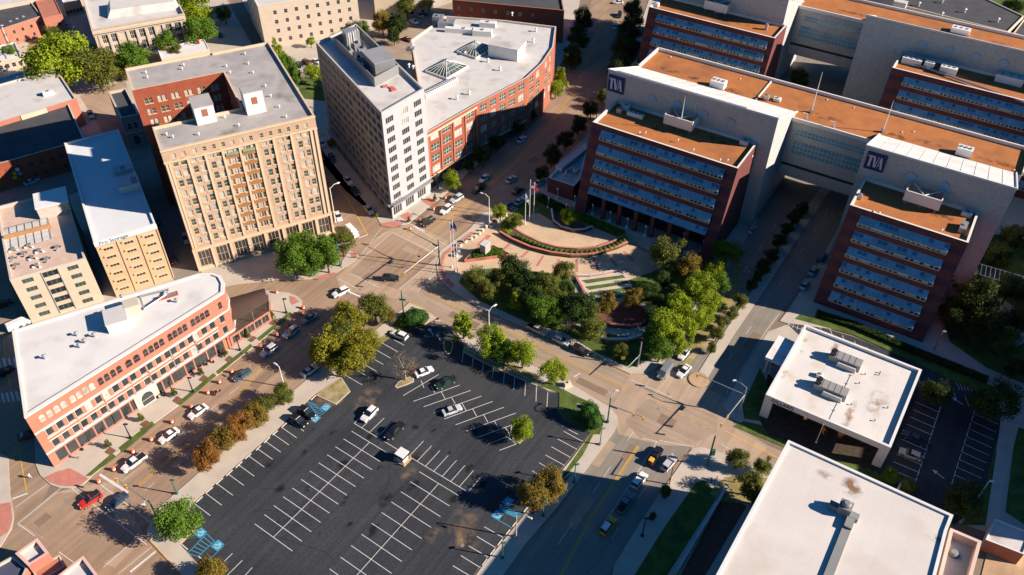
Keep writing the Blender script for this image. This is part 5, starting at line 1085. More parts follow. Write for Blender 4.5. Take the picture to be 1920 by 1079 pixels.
big, W1 = office('office_building', 'nearer brick and concrete office complex with orange roofs and a bridge over the divided street', O1,
    [(0, uA, 0, vS), (uw0, uw1, vwf, vwS)], [(0.01, uA - .01, vS, vb), (uw0 + .01, uw1 + 1.5, vwS, vb)], (uA - .3, uw0 + .3, vl, vb - .03, zbr), at(1300, 330))
roofpoly(big, W1, [(0, vS), (uA, vS), (uA, vl), (uw0, vl), (uw0, vwS), (uw1 + 1.5, vwS), (uw1 + 1.5, vb), (0, vb)], [((0, vb), (uw1 + 1.5, vb)), ((0, vS), (0, vb)), ((uw1 + 1.5, vwS), (uw1 + 1.5, vb)), ((uA, vl), (uw0, vl))])
b = MB(); p, q_ = W1(39, vS + .1), W1(39, vb - .3); m_ = (p + q_) / 2; dd = q_ - p; b.box((m_.x, m_.y, HR - .09), (dd.length, .4, .35), math.atan2(dd.y, dd.x)); b.build('roof_joint', m_trim, big)
b = MB(); p, q_ = W1(3, .12, HW + .5), W1(uA - 9, .12, HW + .5); b.tube(p, q_, .1, .1, 6)
for k in range(9): c = p.lerp(q_, k / 8); b.tube(c, c - Vector((0, 0, .6)), .06, .06, 5)
b.build('safety_rail', m_mwhite, big)
for O_, pxs in ((O1, ((1222.5, 185.5), (1270, 197.5), (1319.5, 214), (1370, 230))), (W1(0, vwf, HW), ((1708, 331), (1770.5, 350)))):
    for px in pxs:
        uu, zz = onplane(px, O_, T3, -N3); c = O_ + T3 * uu; c.z = zz; b = MB(); b.tube(c - N3 * .05, c - N3 * .25, 1.35, 1.35, 20, 0); b.tube(c - N3 * .24, c - N3 * .3, 1.05, 1.05, 20, 1); b.build('round_window', [m_conc2, mat('pale_blue_glass', (.22, .42, .58), .3, .1)], big)
STR1 = [((1129, 245), (1359, 320)), ((1124, 272), (1350, 349.5)), ((1116, 299), (1342, 377)), ((1111, 325), (1334, 405)), ((1106, 351), (1326, 430))]
FLa, lna = wing(big, (1111, 229), (1384, 316), (O1 - at(1111, 229, HF)).dot(N3) + .3, STR1, arcade=True)
STR2 = [((1615, 405), (1781, 459)), ((1602.5, 434), (1767.5, 490)), ((1591, 462.5), (1755, 520)), ((1581, 491), (1741, 549)), ((1570, 520), (1729, 577.5)), ((1560, 546), (1716, 605))]
FLb, lnb = wing(big, (1593.6, 384.5), (1815.7, 456), (W1(uw0, vwf) - at(1593.6, 384.5, HF)).dot(N3) + .3, STR2)
sign('square navy sign with three pale letters on the leftmost grey concrete wall', ((1142.5, 140), (1172.5, 147.5), (1169, 177.5), (1140, 171)), O1)
sign('square navy sign with three pale letters right of the bridge over the divided street', ((1628, 286), (1664, 293), (1655, 323), (1619, 313)), W1(0, vwf, HW))
# second complex behind
O2 = at(1487, -2, HW); O2r = Vector((O2.x, O2.y, HR)); v2 = lambda px: uvw(px, O2r, HR); v2f = lambda px: uvw(px, O2)
lk0, lk1 = v2((1488, 13.5)), v2((1615.5, 40.5)); wq0, wq1, wq2 = v2f((1623, 31)), v2f((1652, 37)), v2f((1920, 95)); rb1 = v2((1920, 71)); rb0 = v2((1590, 0)); rc1, rc0 = wq2[0] + 25, -50
vl2 = (lk0[1] + lk1[1]) / 2; vw2_ = (wq1[1] + wq2[1]) / 2; vb2 = (rb0[1] + rb1[1]) / 2
b3FL = at(1217, 13, HF); b3d = 12.5; v3 = (b3FL - O2).dot(N3) + b3d; u3 = (b3FL - O2).dot(T3) - 4
_o = Vector((*(O2 + T3 * lk0[0] + N3 * vl2).xy, 0)); zb2 = (onplane((1467, 98), _o, T3, -N3)[1] + onplane((1596, 129), _o, T3, -N3)[1]) / 2
print('complex2', [round(q, 1) for q in (vl2, vw2_, vb2, v3, zb2, u3, lk0[0], lk1[0], wq0[0], wq2[0])])
uR3 = max(-1.0, lk0[0]); 
big2, W3 = office('office_building', 'farther brick and concrete office complex behind the long orange roof', O2,
    [(u3, uR3, v3, v3 + vS), (wq0[0], rc1, vw2_, vw2_ + vS)], [(u3, uR3 - .01, v3 + vS, vb2), (wq0[0] + .01, rc1, vw2_ + vS, max(vb2, vw2_ + vS + 2))], (uR3 - .3, wq0[0] + .3, vl2, vb2 - .03, zb2), at(1560, 110))
roofpoly(big2, W3, [(u3, v3 + vS), (uR3, v3 + vS), (uR3, vl2), (wq0[0], vl2), (wq0[0], vw2_ + vS), (rc1, vw2_ + vS), (rc1, vb2), (u3, vb2)], [((u3, vb2), (rc1, vb2)), ((uR3, vl2), (wq0[0], vl2))])
wing(big2, (1217, 13), (1458, 67), b3d + .3, [((1234, 27), (1438, 77)), ((1228, 49), (1433, 101)), ((1223, 71), (1429, 126))])
O4 = W3(0, vw2_, HW); wing(big2, (1673, 127), None, (O4 - at(1673, 127, HF)).dot(N3) + .3, [((1694, 144), None), ((1687.5, 169), None), ((1680, 194), None)], uR=62)
for px in ((1731, 84), (1779, 94), (1830, 107), (1882, 119)):
    uu, zz = onplane(px, O4, T3, -N3); c = O4 + T3 * uu; c.z = zz; b = MB(); b.tube(c - N3 * .05, c - N3 * .25, 1.35, 1.35, 20, 0); b.tube(c - N3 * .24, c - N3 * .3, 1.05, 1.05, 20, 1); b.build('round_window', [m_conc2, MATS['pale_blue_glass']], big2)
# roof screens, antennas and plant on the wings
def screen(px, lab, sz=(8.5, 5.5, 4.2)):
    z = HF - .9; p = at(*px, z); t = thing('plant_screen', lab, 'plant screen', p, DT); b = MB()
    for du, dv, ln_, rz in ((0, -sz[1] / 2, sz[0], DT), (-sz[0] / 2, 0, sz[1], DT + math.pi / 2), (sz[0] / 2, 0, sz[1], DT + math.pi / 2)):
        c = p + T3 * du + N3 * dv; b.box((c.x, c.y, z + 1.2), (ln_ + .25, .3, sz[2] - 1.2), rz)
    b.build('screen_wall', m_trim, t); b = MB()
    for du in (-sz[0] / 2 + .6, 0, sz[0] / 2 - .6): c = p + T3 * du - N3 * (sz[1] / 2 - .2); b.tube((c.x, c.y, z), (c.x, c.y, z + 1.4), .12, .12, 6)
    b.build('leg', m_metal, t); b = MB()
    b.path([p - T3 * 4 + N3 * 2.6 + Vector((0, 0, 4.1)), p - N3 * 2.6 + Vector((0, 0, 4.1)), p + T3 * 4 + N3 * 2.6 + Vector((0, 0, 4.1))], .14, 6); b.build('brace', m_mwhite, t)
    b = MB(); b.box(p + N3 * .6 + T3 * .4, (2.0, 3.4, 3.0), DT + .3); b.build('air_handler', m_metal, t)
screen((1276, 238), 'white plant screen on the orange roof below the first navy sign'); screen((1727, 382), 'white plant screen on the roof terrace right of the bridge'); screen((1345, 22), 'white plant screen on the orange roof at the top edge')
def mast(px, z, h, lab, r=.14, arm=False):
    p = at(*px, z); t = thing('antenna', lab, 'antenna', p); b = MB(); b.tube(p, p + Vector((0, 0, h * .45)), r * 1.5, r, 6); b.tube(p + Vector((0, 0, h * .45)), p + Vector((0, 0, h)), r, r * .35, 6); b.build('mast', m_mwhite, t)
    b = MB(); b.box(p, (.9, .9, 1.0)); b.build('base', m_metal, t)
    if arm: b = MB(); b.tube(p + Vector((0, 0, h * .9)), p + Vector((-1.4, .3, h)), .1, .1, 6); b.build('arm', m_mwhite, t)
mast((1521, 211), HR, 13, 'taller thin white antenna on the orange roof left of the bridge sign'); mast((1655, 248), HR, 10, 'thin white antenna at the corner above the bridge sign')
mast((1275, 240), HF, 10, 'left antenna mast behind the plant screen below the first sign'); mast((1299, 232), HF, 8, 'right antenna mast behind the plant screen below the first sign')
mast((1511, 227), HR, 2.6, 'short bent post at the left end of the bridge roof', .1, True); mast((1562, 243), HR, 2.6, 'short bent post at the middle of the bridge roof', .1, True)
for px, s_, z, lab in (((1346, 163), (4.5, 3, 2.2), HR, 'white hooded unit on the orange roof behind the first sign'), ((1806, 290), (4, 2.6, 2.2), HR, 'white hooded unit on the orange roof above the second sign'), ((1173, 206), (2.2, 1.6, 1.6), HF - .9, 'blue grey fan unit in the shaded corner of the nearest roof terrace'),
                       ((1191, 219), (5.0, 1.3, 1.2), HF - .9, 'row of small white fans on the nearest roof terrace'), ((1162, 211), (1.6, 1.6, 1.4), HF - .9, 'white box unit at the left end of the nearest roof terrace'), ((1395, 271), (2.4, 1.4, 1.3), HF - .9, 'small white fans at the right end of the nearest roof terrace'),
                       ((1804, 431), (1.6, 3.8, 1.5), HF - .9, 'yellow and white unit on the roof terrace right of the bridge'), ((1811, 405), (2.4, 1.2, 1.2), HF - .9, 'small pale unit near the right parapet of the second terrace'), ((1611, 372), (1.2, 1.2, 1.2), HF - .9, 'small pale unit at the left parapet of the second terrace'),
                       ((1358, 188), (3.6, 1.6, .8), HR, 'low grey fan rack beside the hooded unit behind the first sign'), ((1437, 187), (1.4, 1.4, 1.6), HR, 'round white vent on the orange roof near the joint'), ((1457, 189), (2.0, 1.6, .9), HR, 'grey box with fans on the orange roof near the joint'),
                       ((1776, 138), (5, 3, 2.4), HF - .9, 'white cooling unit on the terrace of the farther complex'), ((1708, 120), (6, 2.2, 2.0), HF - .9, 'white piping and fans at the left of the farther terrace'), ((1740, 128), (3, 2, 2.2), HF - .9, 'unit with a red panel on the farther terrace'),
                       ((1890, 155), (8, 3, 2.4), HF - .9, 'long silver unit at the right edge of the farther terrace'), ((1229, 12), (2.4, 1.6, 1.4), HF - .9, 'yellowish unit at the left end of the farthest terrace'), ((1800, 61), (6, 3.2, 1.6), HR, 'pale boxed unit on the orange roof in the upper right'), ((1436, 56), (1.0, 1.0, 2.0), HF - .9, 'white vent at the right end of the farthest terrace')):
    roofbox('air_unit', lab, 'air unit', px, s_, z, DT, m_mwhite if s_[0] > 1.7 else m_metal, lambda t, p, s_=s_: [MB().lathe([(.42, s_[2]), (.42, s_[2] + .25)], (p.x + T.x * k, p.y + T.y * k, p.z), 10).build('fan', m_mgrey, t) for k in ([0] if s_[0] < 3 else [-s_[0] * .3, 0, s_[0] * .3])])
vents('roof_vent', 'small pale vent on the orange roofs', 'vents on the orange roofs', [(1199, 251), (1210, 251), (1271, 265), (1300, 283), (1350, 302), (1364, 303), (1257, 110), (1387, 151), (1410, 296), (1637, 400), (1648, 402), (1765, 434), (1690, 251), (1684, 22), (1712, 250), (1900, 322), (1550, 190), (1600, 205)], HF - .5, s=.4)
b = MB(); p, q_ = at(1716, 119, HF), at(1920, 190, HF); b.path([p - Vector((0, 0, .3)), q_ - Vector((0, 0, .3))], .3, 6); tag(b.build('pipe_run', m_metal, origin=p), 'long silver pipe run along the parapet of the farther terrace', 'pipe')
# low annex left of the nearest wing
Ha = 5.6
an = Bld('annex', 'low dark brick annex with blue-grey roof ducts beside the avenue', 'annex', fp([(1027.5, 333), (1076, 350), (1088, 336), (1102, 280), (1097, 268)], Ha), Ha)
an.walls([m_tvab], par=.7, th=.6, roof=m_lgrey, capm=m_trim)
b = MB(); b.path([at(1060, 330, Ha + .3), at(1062, 320, Ha + .3), at(1075, 315, Ha + .3), at(1078, 325, Ha + .3), at(1085, 318, Ha + .3)], .35, 8); b.build('duct', m_metal, an.t)
b = MB(); a_, c_ = at(1047, 322, Ha - .6), at(1096, 283, Ha - .6); m_ = (a_ + c_) / 2; dd = c_ - a_; b.box(m_, (dd.length, 2.4, 1.6), math.atan2(dd.y, dd.x)); b.build('duct_housing', m_lgrey, an.t)
# glazed canopy and dark tube behind
b = MB(); A_ = at(1810, 500, 4); 
t = thing('walkway', 'dark glazed walkway roof running right from the second wing', 'covered walkway', at(1870, 520), DT)
P0_, P1_ = at(1808, 487, 4.5), at(1990, 540, 4.5); nn_ = (P1_ - P0_).normalized(); v_ = Vector((nn_.y, -nn_.x, 0)) * 5
b.quad(P0_ + v_, P1_ + v_, P1_, P0_); b.build('glass_roof', mat('smoked_glass', (.03, .04, .05), .15, .1, spec=.8), t)
b = MB()
for i in range(22): p = P0_.lerp(P1_, i / 21); b.tube(p + Vector((0, 0, .08)), p + v_ + Vector((0, 0, .08)), .09, .09, 4)
for k in (0, 1): b.tube(P0_ + v_ * k + Vector((0, 0, .08)), P1_ + v_ * k + Vector((0, 0, .08)), .12, .12, 4)
b.build('frame', m_mwhite, t); b = MB()
for i in range(0, 22, 3):
    for k in (0, 1): p = P0_.lerp(P1_, i / 21) + v_ * k; b.tube((p.x, p.y, .1), p, .1, .1, 6)
b.build('post', m_mgrey, t)
t = thing('tunnel', 'black ribbed tube canopy in the shadow beneath the farther bridge', 'canopy', at(1630, 190)); b = MB(); a_, c_ = at(1612, 158, 3), at(1640, 205, 3)
b.tube(a_, c_, 4, 4, 16); b.build('shell', m_black, t); b = MB(); [b.tube(a_.lerp(c_, k / 12), a_.lerp(c_, k / 12 + .02), 4.15, 4.15, 16) for k in range(13)]; b.build('rib', m_mgrey, t)

# ---- drive-through style office with thick white roof -----------------------------
HD = 7.5
D_ = [at(1435.6, 740, HD), at(1670.5, 840, HD), at(1729, 693.5, HD), at(1509.5, 608, HD)]
dl = thing('office_building', 'low office with a thick stained white roof on corner legs and two grey units', 'office building', at(1580, 780)); DD = (D_[1] - D_[0]).normalized(); dN = Vector((-DD.y, DD.x, 0))
b = MB(); b.prism(D_, HD - 1.7, HD, 0, cap=False, bottom=True); b.build('fascia', m_lgrey if 0 else mat('white_fascia', (.66, .63, .62), .8, .04), dl)
I = inset(D_, .6); b = MB(); b.add([(p[0], p[1], HD - .75) for p in I], [(0, 1, 2, 3)]); b.build('roof', m_whitest, dl)
b = MB()
for i in range(4): j = (i + 1) % 4; b.quad((*D_[i].xy, HD), (*D_[j].xy, HD), (*I[j], HD), (*I[i], HD)); b.quad((*I[i], HD), (*I[j], HD), (*I[j], HD - .75), (*I[i], HD - .75))
b.build('parapet', m_mwhite, dl)
G = [D_[0] + dN * 5 + DD * 1.5, D_[1] + dN * 5 - DD * 1.5, D_[2] - DD * 1.5 - dN * 1.2, D_[3] + DD * 1.5 - dN * 1.2]
b = MB(); b.prism(G, .1, HD - 1.65, 0, cap=False); b.build('wall', mat('bronze_glass', (.045, .035, .03), .25, .2, .6, spec=.7), dl)
b = MB(); a_, c_ = G[0], G[1]
for i in range(14): p = a_.lerp(c_, i / 13); b.box((p.x, p.y, .1), (.15, .15, HD - 1.7), DT)
b.build('mullion', m_mgrey, dl)
b = MB(); p = D_[0].lerp(D_[1], .22) + dN * 4.9; b.box((p.x, p.y, 3.2), (7, .2, .35), math.atan2(DD.y, DD.x)); b.build('sign_strip', m_letter, dl)
for c in (D_[0] + DD * 1.0 + dN * .75, D_[1] - DD * 1.0 + dN * .75, D_[2] - DD * 1.0 - dN * .75, D_[3] + DD * 1.0 - dN * .75):
    b = MB(); b.box((c.x, c.y, .1), (2.0, 1.5, HD - 1.75), math.atan2(DD.y, DD.x)); b.build('leg', MATS['white_fascia'], dl)
font('DILLARD', 1.25, Vector((*(D_[0] + DD * 1.6 - dN * .06).xy, HD - 1.35)), (DD.x, DD.y, 0), (0, 0, 1), m_black, parent=dl, depth=.05, sx=1.05)
for px, w_, h_, dn in (((1570, 644), 2.6, 1.0, .9), ((1645, 755), 6, 2.6, .45), ((1470, 700), 2.4, 1.0, .7), ((1590, 785), 7, 1.2, .6), ((1632, 666), 1.1, .8, 1.2), ((1561, 655), 1.1, .8, 1.1), ((1508, 637), 1.0, .9, 1.1), ((1503, 660), .7, .7, 1.1), ((1512, 782), 1.2, .6, 1.1)):
    o = sand(px, w_, h_, (.38, .19, .06), dn, HD - .73 + w_ * .001, 'rust_stain'); M_ = o.location - Vector(dl.location); o.parent = dl; o.location = M_; del o['kind']
dr = math.atan2(DD.y, DD.x)
def rtu(px, lab):
    z = HD - .75; p = at(*px, z); t = thing('rooftop_unit', lab, 'rooftop unit', p, dr); b = MB(); b.box((p.x, p.y, z), (7.4, 2.8, 1.9), dr); b.build('housing', mat('rtu_grey', (.30, .29, .28), .6, .06), t)
    b = MB(); [b.box(p + DD * k + Vector((0, 0, 1.9)), (.08, 2.8, .07), dr) for k in (-2, -.6, .8, 2.2)]; b.build('seam', m_mgrey, t)
    b = MB(); [b.lathe([(.62, 1.9), (.62, 2.3)], tuple(p - DD * 2.9 + dN * k), 14) for k in (-.7, .7)]; b.build('fan', m_black, t)
    b = MB(); c = p + DD * .8 - dN * 1.75 ; b.box((c.x, c.y, z), (4.6, .9, 1.3), dr, 0, .9); b.build('hood', m_lgrey, t)
rtu((1583, 681), 'rear grey rooftop unit on the stained white roof, nearer the parking'); rtu((1556, 735), 'front grey rooftop unit on the stained white roof, nearer the lettering')
roofbox('roof_hatch', 'small white vent box between the two grey rooftop units', 'vent box', (1536, 706), (1.3, 1.3, .9), HD - .75, dr, m_mwhite, lambda t, p: MB().lathe([(.35, .9), (.35, 1.1)], (p.x, p.y, p.z), 10).build('cap', m_mgrey, t))
b = MB(); p, q_ = at(1595, 704, HD - .7), at(1555, 787, HD - .7); b.path([p, q_], .06, 4)
for k in range(6): c = p.lerp(q_, k / 5); b.box(c - Vector((0, 0, .05)), (.5, .2, .14), dr)
tag(b.build('gas_pipe', m_mgrey, origin=p), 'thin dark pipe on blocks crossing the stained white roof', 'pipe')
vents('roof_vent', 'tiny dark vent on the stained white roof', 'vents on the stained roof', [(1648, 704), (1611, 720), (1596, 760), (1622, 703), (1650, 700), (1664, 766), (1640, 790)], HD - .75, m_mgrey, .3)
t = thing('canopy', 'square white drive canopy with pink stains beside the low office', 'canopy', at(1468, 690)); CP = fp([(1435, 669.5), (1476, 687), (1499, 645.5), (1461.5, 628.5)], 6.0)
b = MB(); b.prism(CP, 5.1, 6.0, 0, cap=False, bottom=True); b.add([(*p.xy, 5.96) for p in CP], [(0, 1, 2, 3)]); b.build('roof', mat('canopy_white', (.78, .74, .72), .8, .04, .4, stain=(.75, .35, .30), sts=.25), t)
b = MB(); c = CP[0].lerp(CP[1], .55); 
for c in (CP[0].lerp(CP[2], .12), CP[1].lerp(CP[3], .12)): b.box((c.x, c.y, .1), (.5, .5, 5.0), dr)
b.build('post', m_mwhite, t)
# ---- tall building with broad white roof, bottom right ----------------------------
HG = 22.5
gp = fp([(1320, 1120), (1740, 1140), (1776, 997), (1788, 966), (1478, 825)], HG)
gb = Bld('flat_roofed_building', 'tall plain building with a broad stained cream roof filling the bottom right', 'building', gp, HG)
gb.grid(4, fr(10), [3, 7.5, 12, 16.5], 1.6, 1.8, 'n2', m_glass, m_mgrey)
gb.walls([m_stone], par=.4, th=.55, roof=m_whitest if 0 else mat('cream_roof', (.66, .61, .56), .88, .05, .12, fine=.04, stain=(.56, .48, .40), sts=.10, grid=(math.radians(58), 16, 4.5, .08)), capm=m_mwhite)
zg = HG - .4
p, q_ = at(1590, 985, zg), at(1545, 1100, zg); m_ = (p + q_) / 2; dd = q_ - p; rg = math.atan2(dd.y, dd.x)
t = thing('duct', 'long grey duct running down the cream roof to its fan', 'duct', p, rg); b = MB(); b.box((m_.x, m_.y, zg), (dd.length, 1.5, .5), rg); b.build('duct_run', mat('duct_grey', (.26, .26, .25), .5, .08), t)
b = MB(); [b.box(at(*px, zg), s_, dr) for px, s_ in (((1590, 968), (3.4, 1.4, 1.0)), ((1592, 981), (1.4, 3.4, .95)), ((1573, 957), (3.8, 1.3, 1.0)))]; b.build('duct_elbow', MATS['duct_grey'], t)
b = MB(); c = at(1581, 960, zg); b.box(c, (2.2, 2.2, 2.2), dr); b.lathe([(.8, 2.2), (.8, 2.7), (.5, 2.9)], tuple(c), 14); b.build('fan_box', m_mgrey, t)
for px, w_, h_, dn in (((1598, 914), 2.6, 2.4, .95), ((1550, 892), 1.2, 2.4, .5), ((1755, 1010), 1.0, 2.4, .6)):
    o = sand(px, w_, h_, (.26, .14, .07), dn, zg + .02, 'roof_stain'); M_ = o.location - Vector(gb.t.location); o.parent = gb.t; o.location = M_; del o['kind']
sa = Bld('side_building', 'lower pink walled addition with a vent at the right of the cream roof', 'building', fp([(1756, 1095), (1818, 1100), (1841, 1015), (1782, 990)], 19), 19)
sa.walls([m_stone], par=2.0, th=.6, roof=m_lgrey, capm=mat('pink_render', (.70, .50, .42), .9, .05)); c = at(1787, 1040, 17); b = MB(); b.lathe([(.9, 0), (.9, .6), (.6, .9)], tuple(c), 12); b.build('vent', m_mgrey, sa.t)
kb = Bld('kiosk_building', 'small white roofed building with an orange side at the right edge', 'small building', fp([(1848, 1012), (1920, 1040), (1935, 1000), (1866, 972)], 4), 4)
kb.walls([m_mwhite, m_brickor], par=.3, th=.3, roof=m_lgrey, capm=m_mwhite, edgemat={0: 1})

# long slab east of the picture whose shade falls over the right lot and lawns
es = Bld('office_slab', 'long plain office slab just beyond the right edge, shading the lawns', 'office building', [(124, 91), (138, 84), (218, 232), (203, 240)], 27)
es.grid(3, fr(30), [2 + 4 * k for k in range(4)], 3.0, 2.0, 'n2', m_glass, m_mgrey); es.walls([m_brickred], par=.8, th=.5, roof=m_lgrey, capm=m_trim)

for i, (px, w_, h_, rt_, z) in enumerate((((1256, 132), 4, 1.8, big, HR), ((1302, 146), 4, 1.6, big, HR), ((1370, 170), 5, 2.2, big, HR), ((1440, 185), 5, 1.6, big, HR), ((1545, 220), 7, 1.8, big, HR), ((1680, 255), 6, 1.6, big, HR), ((1740, 268), 5, 1.5, big, HR), ((1870, 305), 6, 1.8, big, HR), ((1340, 262), 5, 1.5, big, HF - .8), ((1765, 405), 4, 1.6, big, HF - .8), ((1235, 245), 3, 1.2, big, HF - .8), ((1390, 44), 4, 1.6, big2, HF - .8), ((1600, 25), 6, 1.5, big2, HR), ((1880, 82), 6, 1.5, big2, HR))):
    o = sand(px, w_, h_, (.13, .065, .035), .75, z - .07 + i * .0004, 'dirt_stain'); M_ = o.location - Vector(rt_.location); o.parent = rt_; o.location = M_; o.rotation_euler.z = DT; del o['kind']

shade_block = Bld('parking_deck', 'plain unseen block added behind the farther complex to shade its underpass', 'parking deck', [(130, 282), (146, 272), (158, 291), (142, 301)], 16)  # made-up block, added only to shade the road under the farther bridge
shade_block.grid(0, fr(6), [2, 6, 10], 2.2, 1.6, 'n2', m_glass, m_mgrey); shade_block.walls([m_concbeige], par=.6, th=.4, roof=m_darkroof, capm=m_trim)
# ================================================================ PLAZA FURNITURE
def arcwall(name, label, cat, pts, h, th, m, z=H, cap=None):
    P = [at(*p, z) for p in pts]; b = MB(); c = MB()
    for a_, b_ in zip(P[:-1], P[1:]):
        m_ = (a_ + b_) / 2; d = b_ - a_; b.box((m_.x, m_.y, z), (d.length + .12, th, h), math.atan2(d.y, d.x)); c.box((m_.x, m_.y, z + h), (d.length + .12, th + .12, .1), math.atan2(d.y, d.x))
    p0 = P[len(P) // 2]; t = thing(name, label, cat, (p0.x, p0.y, z)); b.build('wall', m, t); c.build('coping', cap or m_paver, t); return t
zo = lambda *q: [(820 + x / 4, 360 + y / 4) for x, y in q]
OUT = zo((470, 318), (560, 372), (700, 432), (850, 472), (1000, 490), (1130, 488), (1230, 462), (1350, 424), (1430, 388))
INN = zo((555, 275), (650, 335), (780, 395), (900, 428), (1050, 440), (1200, 425), (1320, 385), (1400, 340))
P_ = [at(*p, H + .4) for p in OUT + INN[::-1]]; b = MB(); b.prism(ccw(P_), H, H + .75, 0); tag(b.build('planter_soil', mat('dark_bed', (.10, .07, .04), .95, .3, 1.2)), kind='structure')
arcwall('planter_wall', 'long curved red brick wall on the outer side of the clipped shrubs', 'planter wall', OUT, 1.1, .5, m_paver)
arcwall('planter_wall', 'curved red brick wall on the inner side of the clipped shrubs', 'planter wall', INN, .8, .4, m_paver)
TR = zo((855, 145), (870, 230), (930, 275), (1020, 300), (1100, 295), (1160, 275))
arcwall('planter_wall', 'small curved wall with a rail around the round tree of the plaza', 'planter wall', TR, .9, .4, m_paver, cap=m_mwhite)
b = MB(); c_ = ccw([at(*p, H + .5) for p in TR]); b.prism(c_, H, H + .5, 0); b.build('planter_soil', MATS['dark_bed'])['kind'] = 'structure'
# triangular planter with the stone monument
TP = [at(*p, H) for p in ((871, 493), (956, 482), (925, 466), (895, 470))]
t = thing('planter', 'triangular brick planter of low green shrubs around a stone block', 'planter', TP[3]); b = MB(); b.prism(ccw(TP), H, H + 1.2, 0, cap=False); b.build('wall', m_paver, t); I = inset(ccw(TP), .35); b = MB(); b.add([(p[0], p[1], H + 1.1) for p in I], [tuple(range(4))]); b.build('soil', MATS['dark_bed'], t)
p = at(910, 476, H + .6); t = thing('monument', 'tall grey stone block standing in the triangular planter', 'monument', p, math.radians(57)); b = MB(); b.box(p, (2.6, 1.9, 3.8), math.radians(57)); b.build('block', mat('granite', (.42, .38, .32), .8, .1), t); b = MB(); b.box(p + Vector((0, 0, 3.8)), (2.7, 2.0, .12), math.radians(57)); b.build('cap', m_lgrey, t)
def pole(px, h, r=.11, z=H): p = at(*px, z); b = MB(); b.tube(p, p + Vector((0, 0, h)), r, r * .6, 8); b.lathe([(r * 2.6, 0), (r * 2.2, .35)], tuple(p), 10); b.lathe([(r * 1.3, h), (r * .5, h + .25)], tuple(p), 8); return p, b
def flagpole(px, h, lab, cols):
    p, b = pole(px, h); t = thing('flagpole', lab, 'flagpole', p); b.build('pole', m_mwhite, t)
    b = MB(); n = 6
    for i in range(n):
        for j in range(5):
            x0, x1 = i / n, (i + 1) / n; f = lambda x, k: p + Vector((.08 + x * .9, .3 * math.sin(x * 5 + k), h - .3 - k * .42 - x * 1.3)); mi = 0
            if len(cols) == 3: mi = 2 if (i < 3 and j < 3) else (j % 2)
            b.quad(f(x0, j / 1), f(x1, j / 1), f(x1, (j + 1) / 1), f(x0, (j + 1) / 1), mi)
    b.build('flag', cols, t)
m_fr, m_fw, m_fb = mat('flag_red', (.55, .03, .04), .8), mat('flag_white', (.75, .72, .70), .8), mat('flag_blue', (.03, .05, .25), .8)
flagpole((992.5, 413), 14.5, 'tallest of the three flagpoles above the paved arc, striped flag', [m_fr, m_fw, m_fb]); flagpole((1000.5, 407), 12.5, 'right of the three flagpoles above the paved arc, red flag', [m_fr]); flagpole((984.5, 421), 11.0, 'left and shortest of the three flagpoles above the paved arc, pale flag', [m_fw])
flagpole((847.5, 502), 16, 'left of the three flagpoles at the crossing corner, striped flag', [m_fr, m_fw, m_fb]); flagpole((853, 510), 18, 'middle and tallest of the three flagpoles at the crossing corner', [m_fb]); flagpole((858, 516), 11, 'right and shortest of the three flagpoles at the crossing corner', [m_fw])
for i, (x, y) in enumerate(((855, 481), (862.5, 462), (872, 455), (884, 450), (892, 446), (899, 440), (905, 434), (912, 428), (919, 420))):
    p = at(x, y, H); t = thing('bollard', 'white concrete tub, ' + ORD[i] + ' from the crossing in the row along the plaza kerb', 'bollard', p, 0, 'bollard tubs along the plaza kerb'); s = 1.25 if i < 3 else .7
    b = MB(); b.lathe([(.42 * s, 0), (.55 * s, .75), (.5 * s, .95)], tuple(p), 12); b.build('tub', m_trim, t)
    if i < 3: b = MB(); b.lathe([(.44 * s, .9), (.4 * s, .97)], tuple(p), 12); b.build('soil', m_mulch, t)
for i, (x, y) in enumerate(((925, 421), (950, 399), (961, 398))):
    p = at(x, y, H); t = thing('planter', ('long white tub planter under the yellow-green street tree', 'white tub planter beside the parked cars at the plaza edge', 'white tub planter nearest the kerb lane at the plaza edge')[i], 'planter', p, R57); b = MB(); b.box(p, (3.4, 1.6, .7), R57); b.build('tub', m_trim, t); b = MB(); b.box(p + Vector((0, 0, .7)), (3.1, 1.3, .05), R57); b.build('soil', m_mulch, t)
for i, (x, y) in enumerate(((1028, 389), (1061, 401), (1077, 386), (1110, 402), (1143, 416), (1175, 428), (1209, 443), (1280, 456), (1316, 470), (1045, 372))):
    p = at(x, y, H); t = thing('lamp_post', 'small lamp before the shaded arcade, ' + (ORD[i] + ' from the left in the row' if i < 9 else 'the one apart behind the annex'), 'lamp post', p, 0, 'row of lamps before the arcade'); b = MB(); b.tube(p, p + Vector((0, 0, 3.2)), .07, .06, 6); b.build('post', m_mwhite, t); b = MB(); b.lathe([(.1, 3.2), (.3, 3.35), (.26, 3.75), (.08, 3.9)], tuple(p), 10); b.build('lamp', m_mwhite, t); b = MB(); b.lathe([(.5, 0), (.42, .7)], tuple(p), 10); b.build('base', m_trim, t)
p = at(1262, 436, H); t = thing('entrance_frame', 'dark metal frame in front of the arcade entrance', 'metal frame', p, DT); b = MB()
for k in range(4): b.tube(p + T3 * (k * 2.2 - 3.3), p + T3 * (k * 2.2 - 3.3) + Vector((0, 0, 3)), .09, .09, 6)
b.build('post', m_metal, t); b = MB(); [b.tube(p - T3 * 3.4 + Vector((0, 0, z)), p + T3 * 3.4 + Vector((0, 0, z)), .09, .09, 6) for z in (1.5, 2.3, 3.0)]; b.build('rail', m_metal, t)
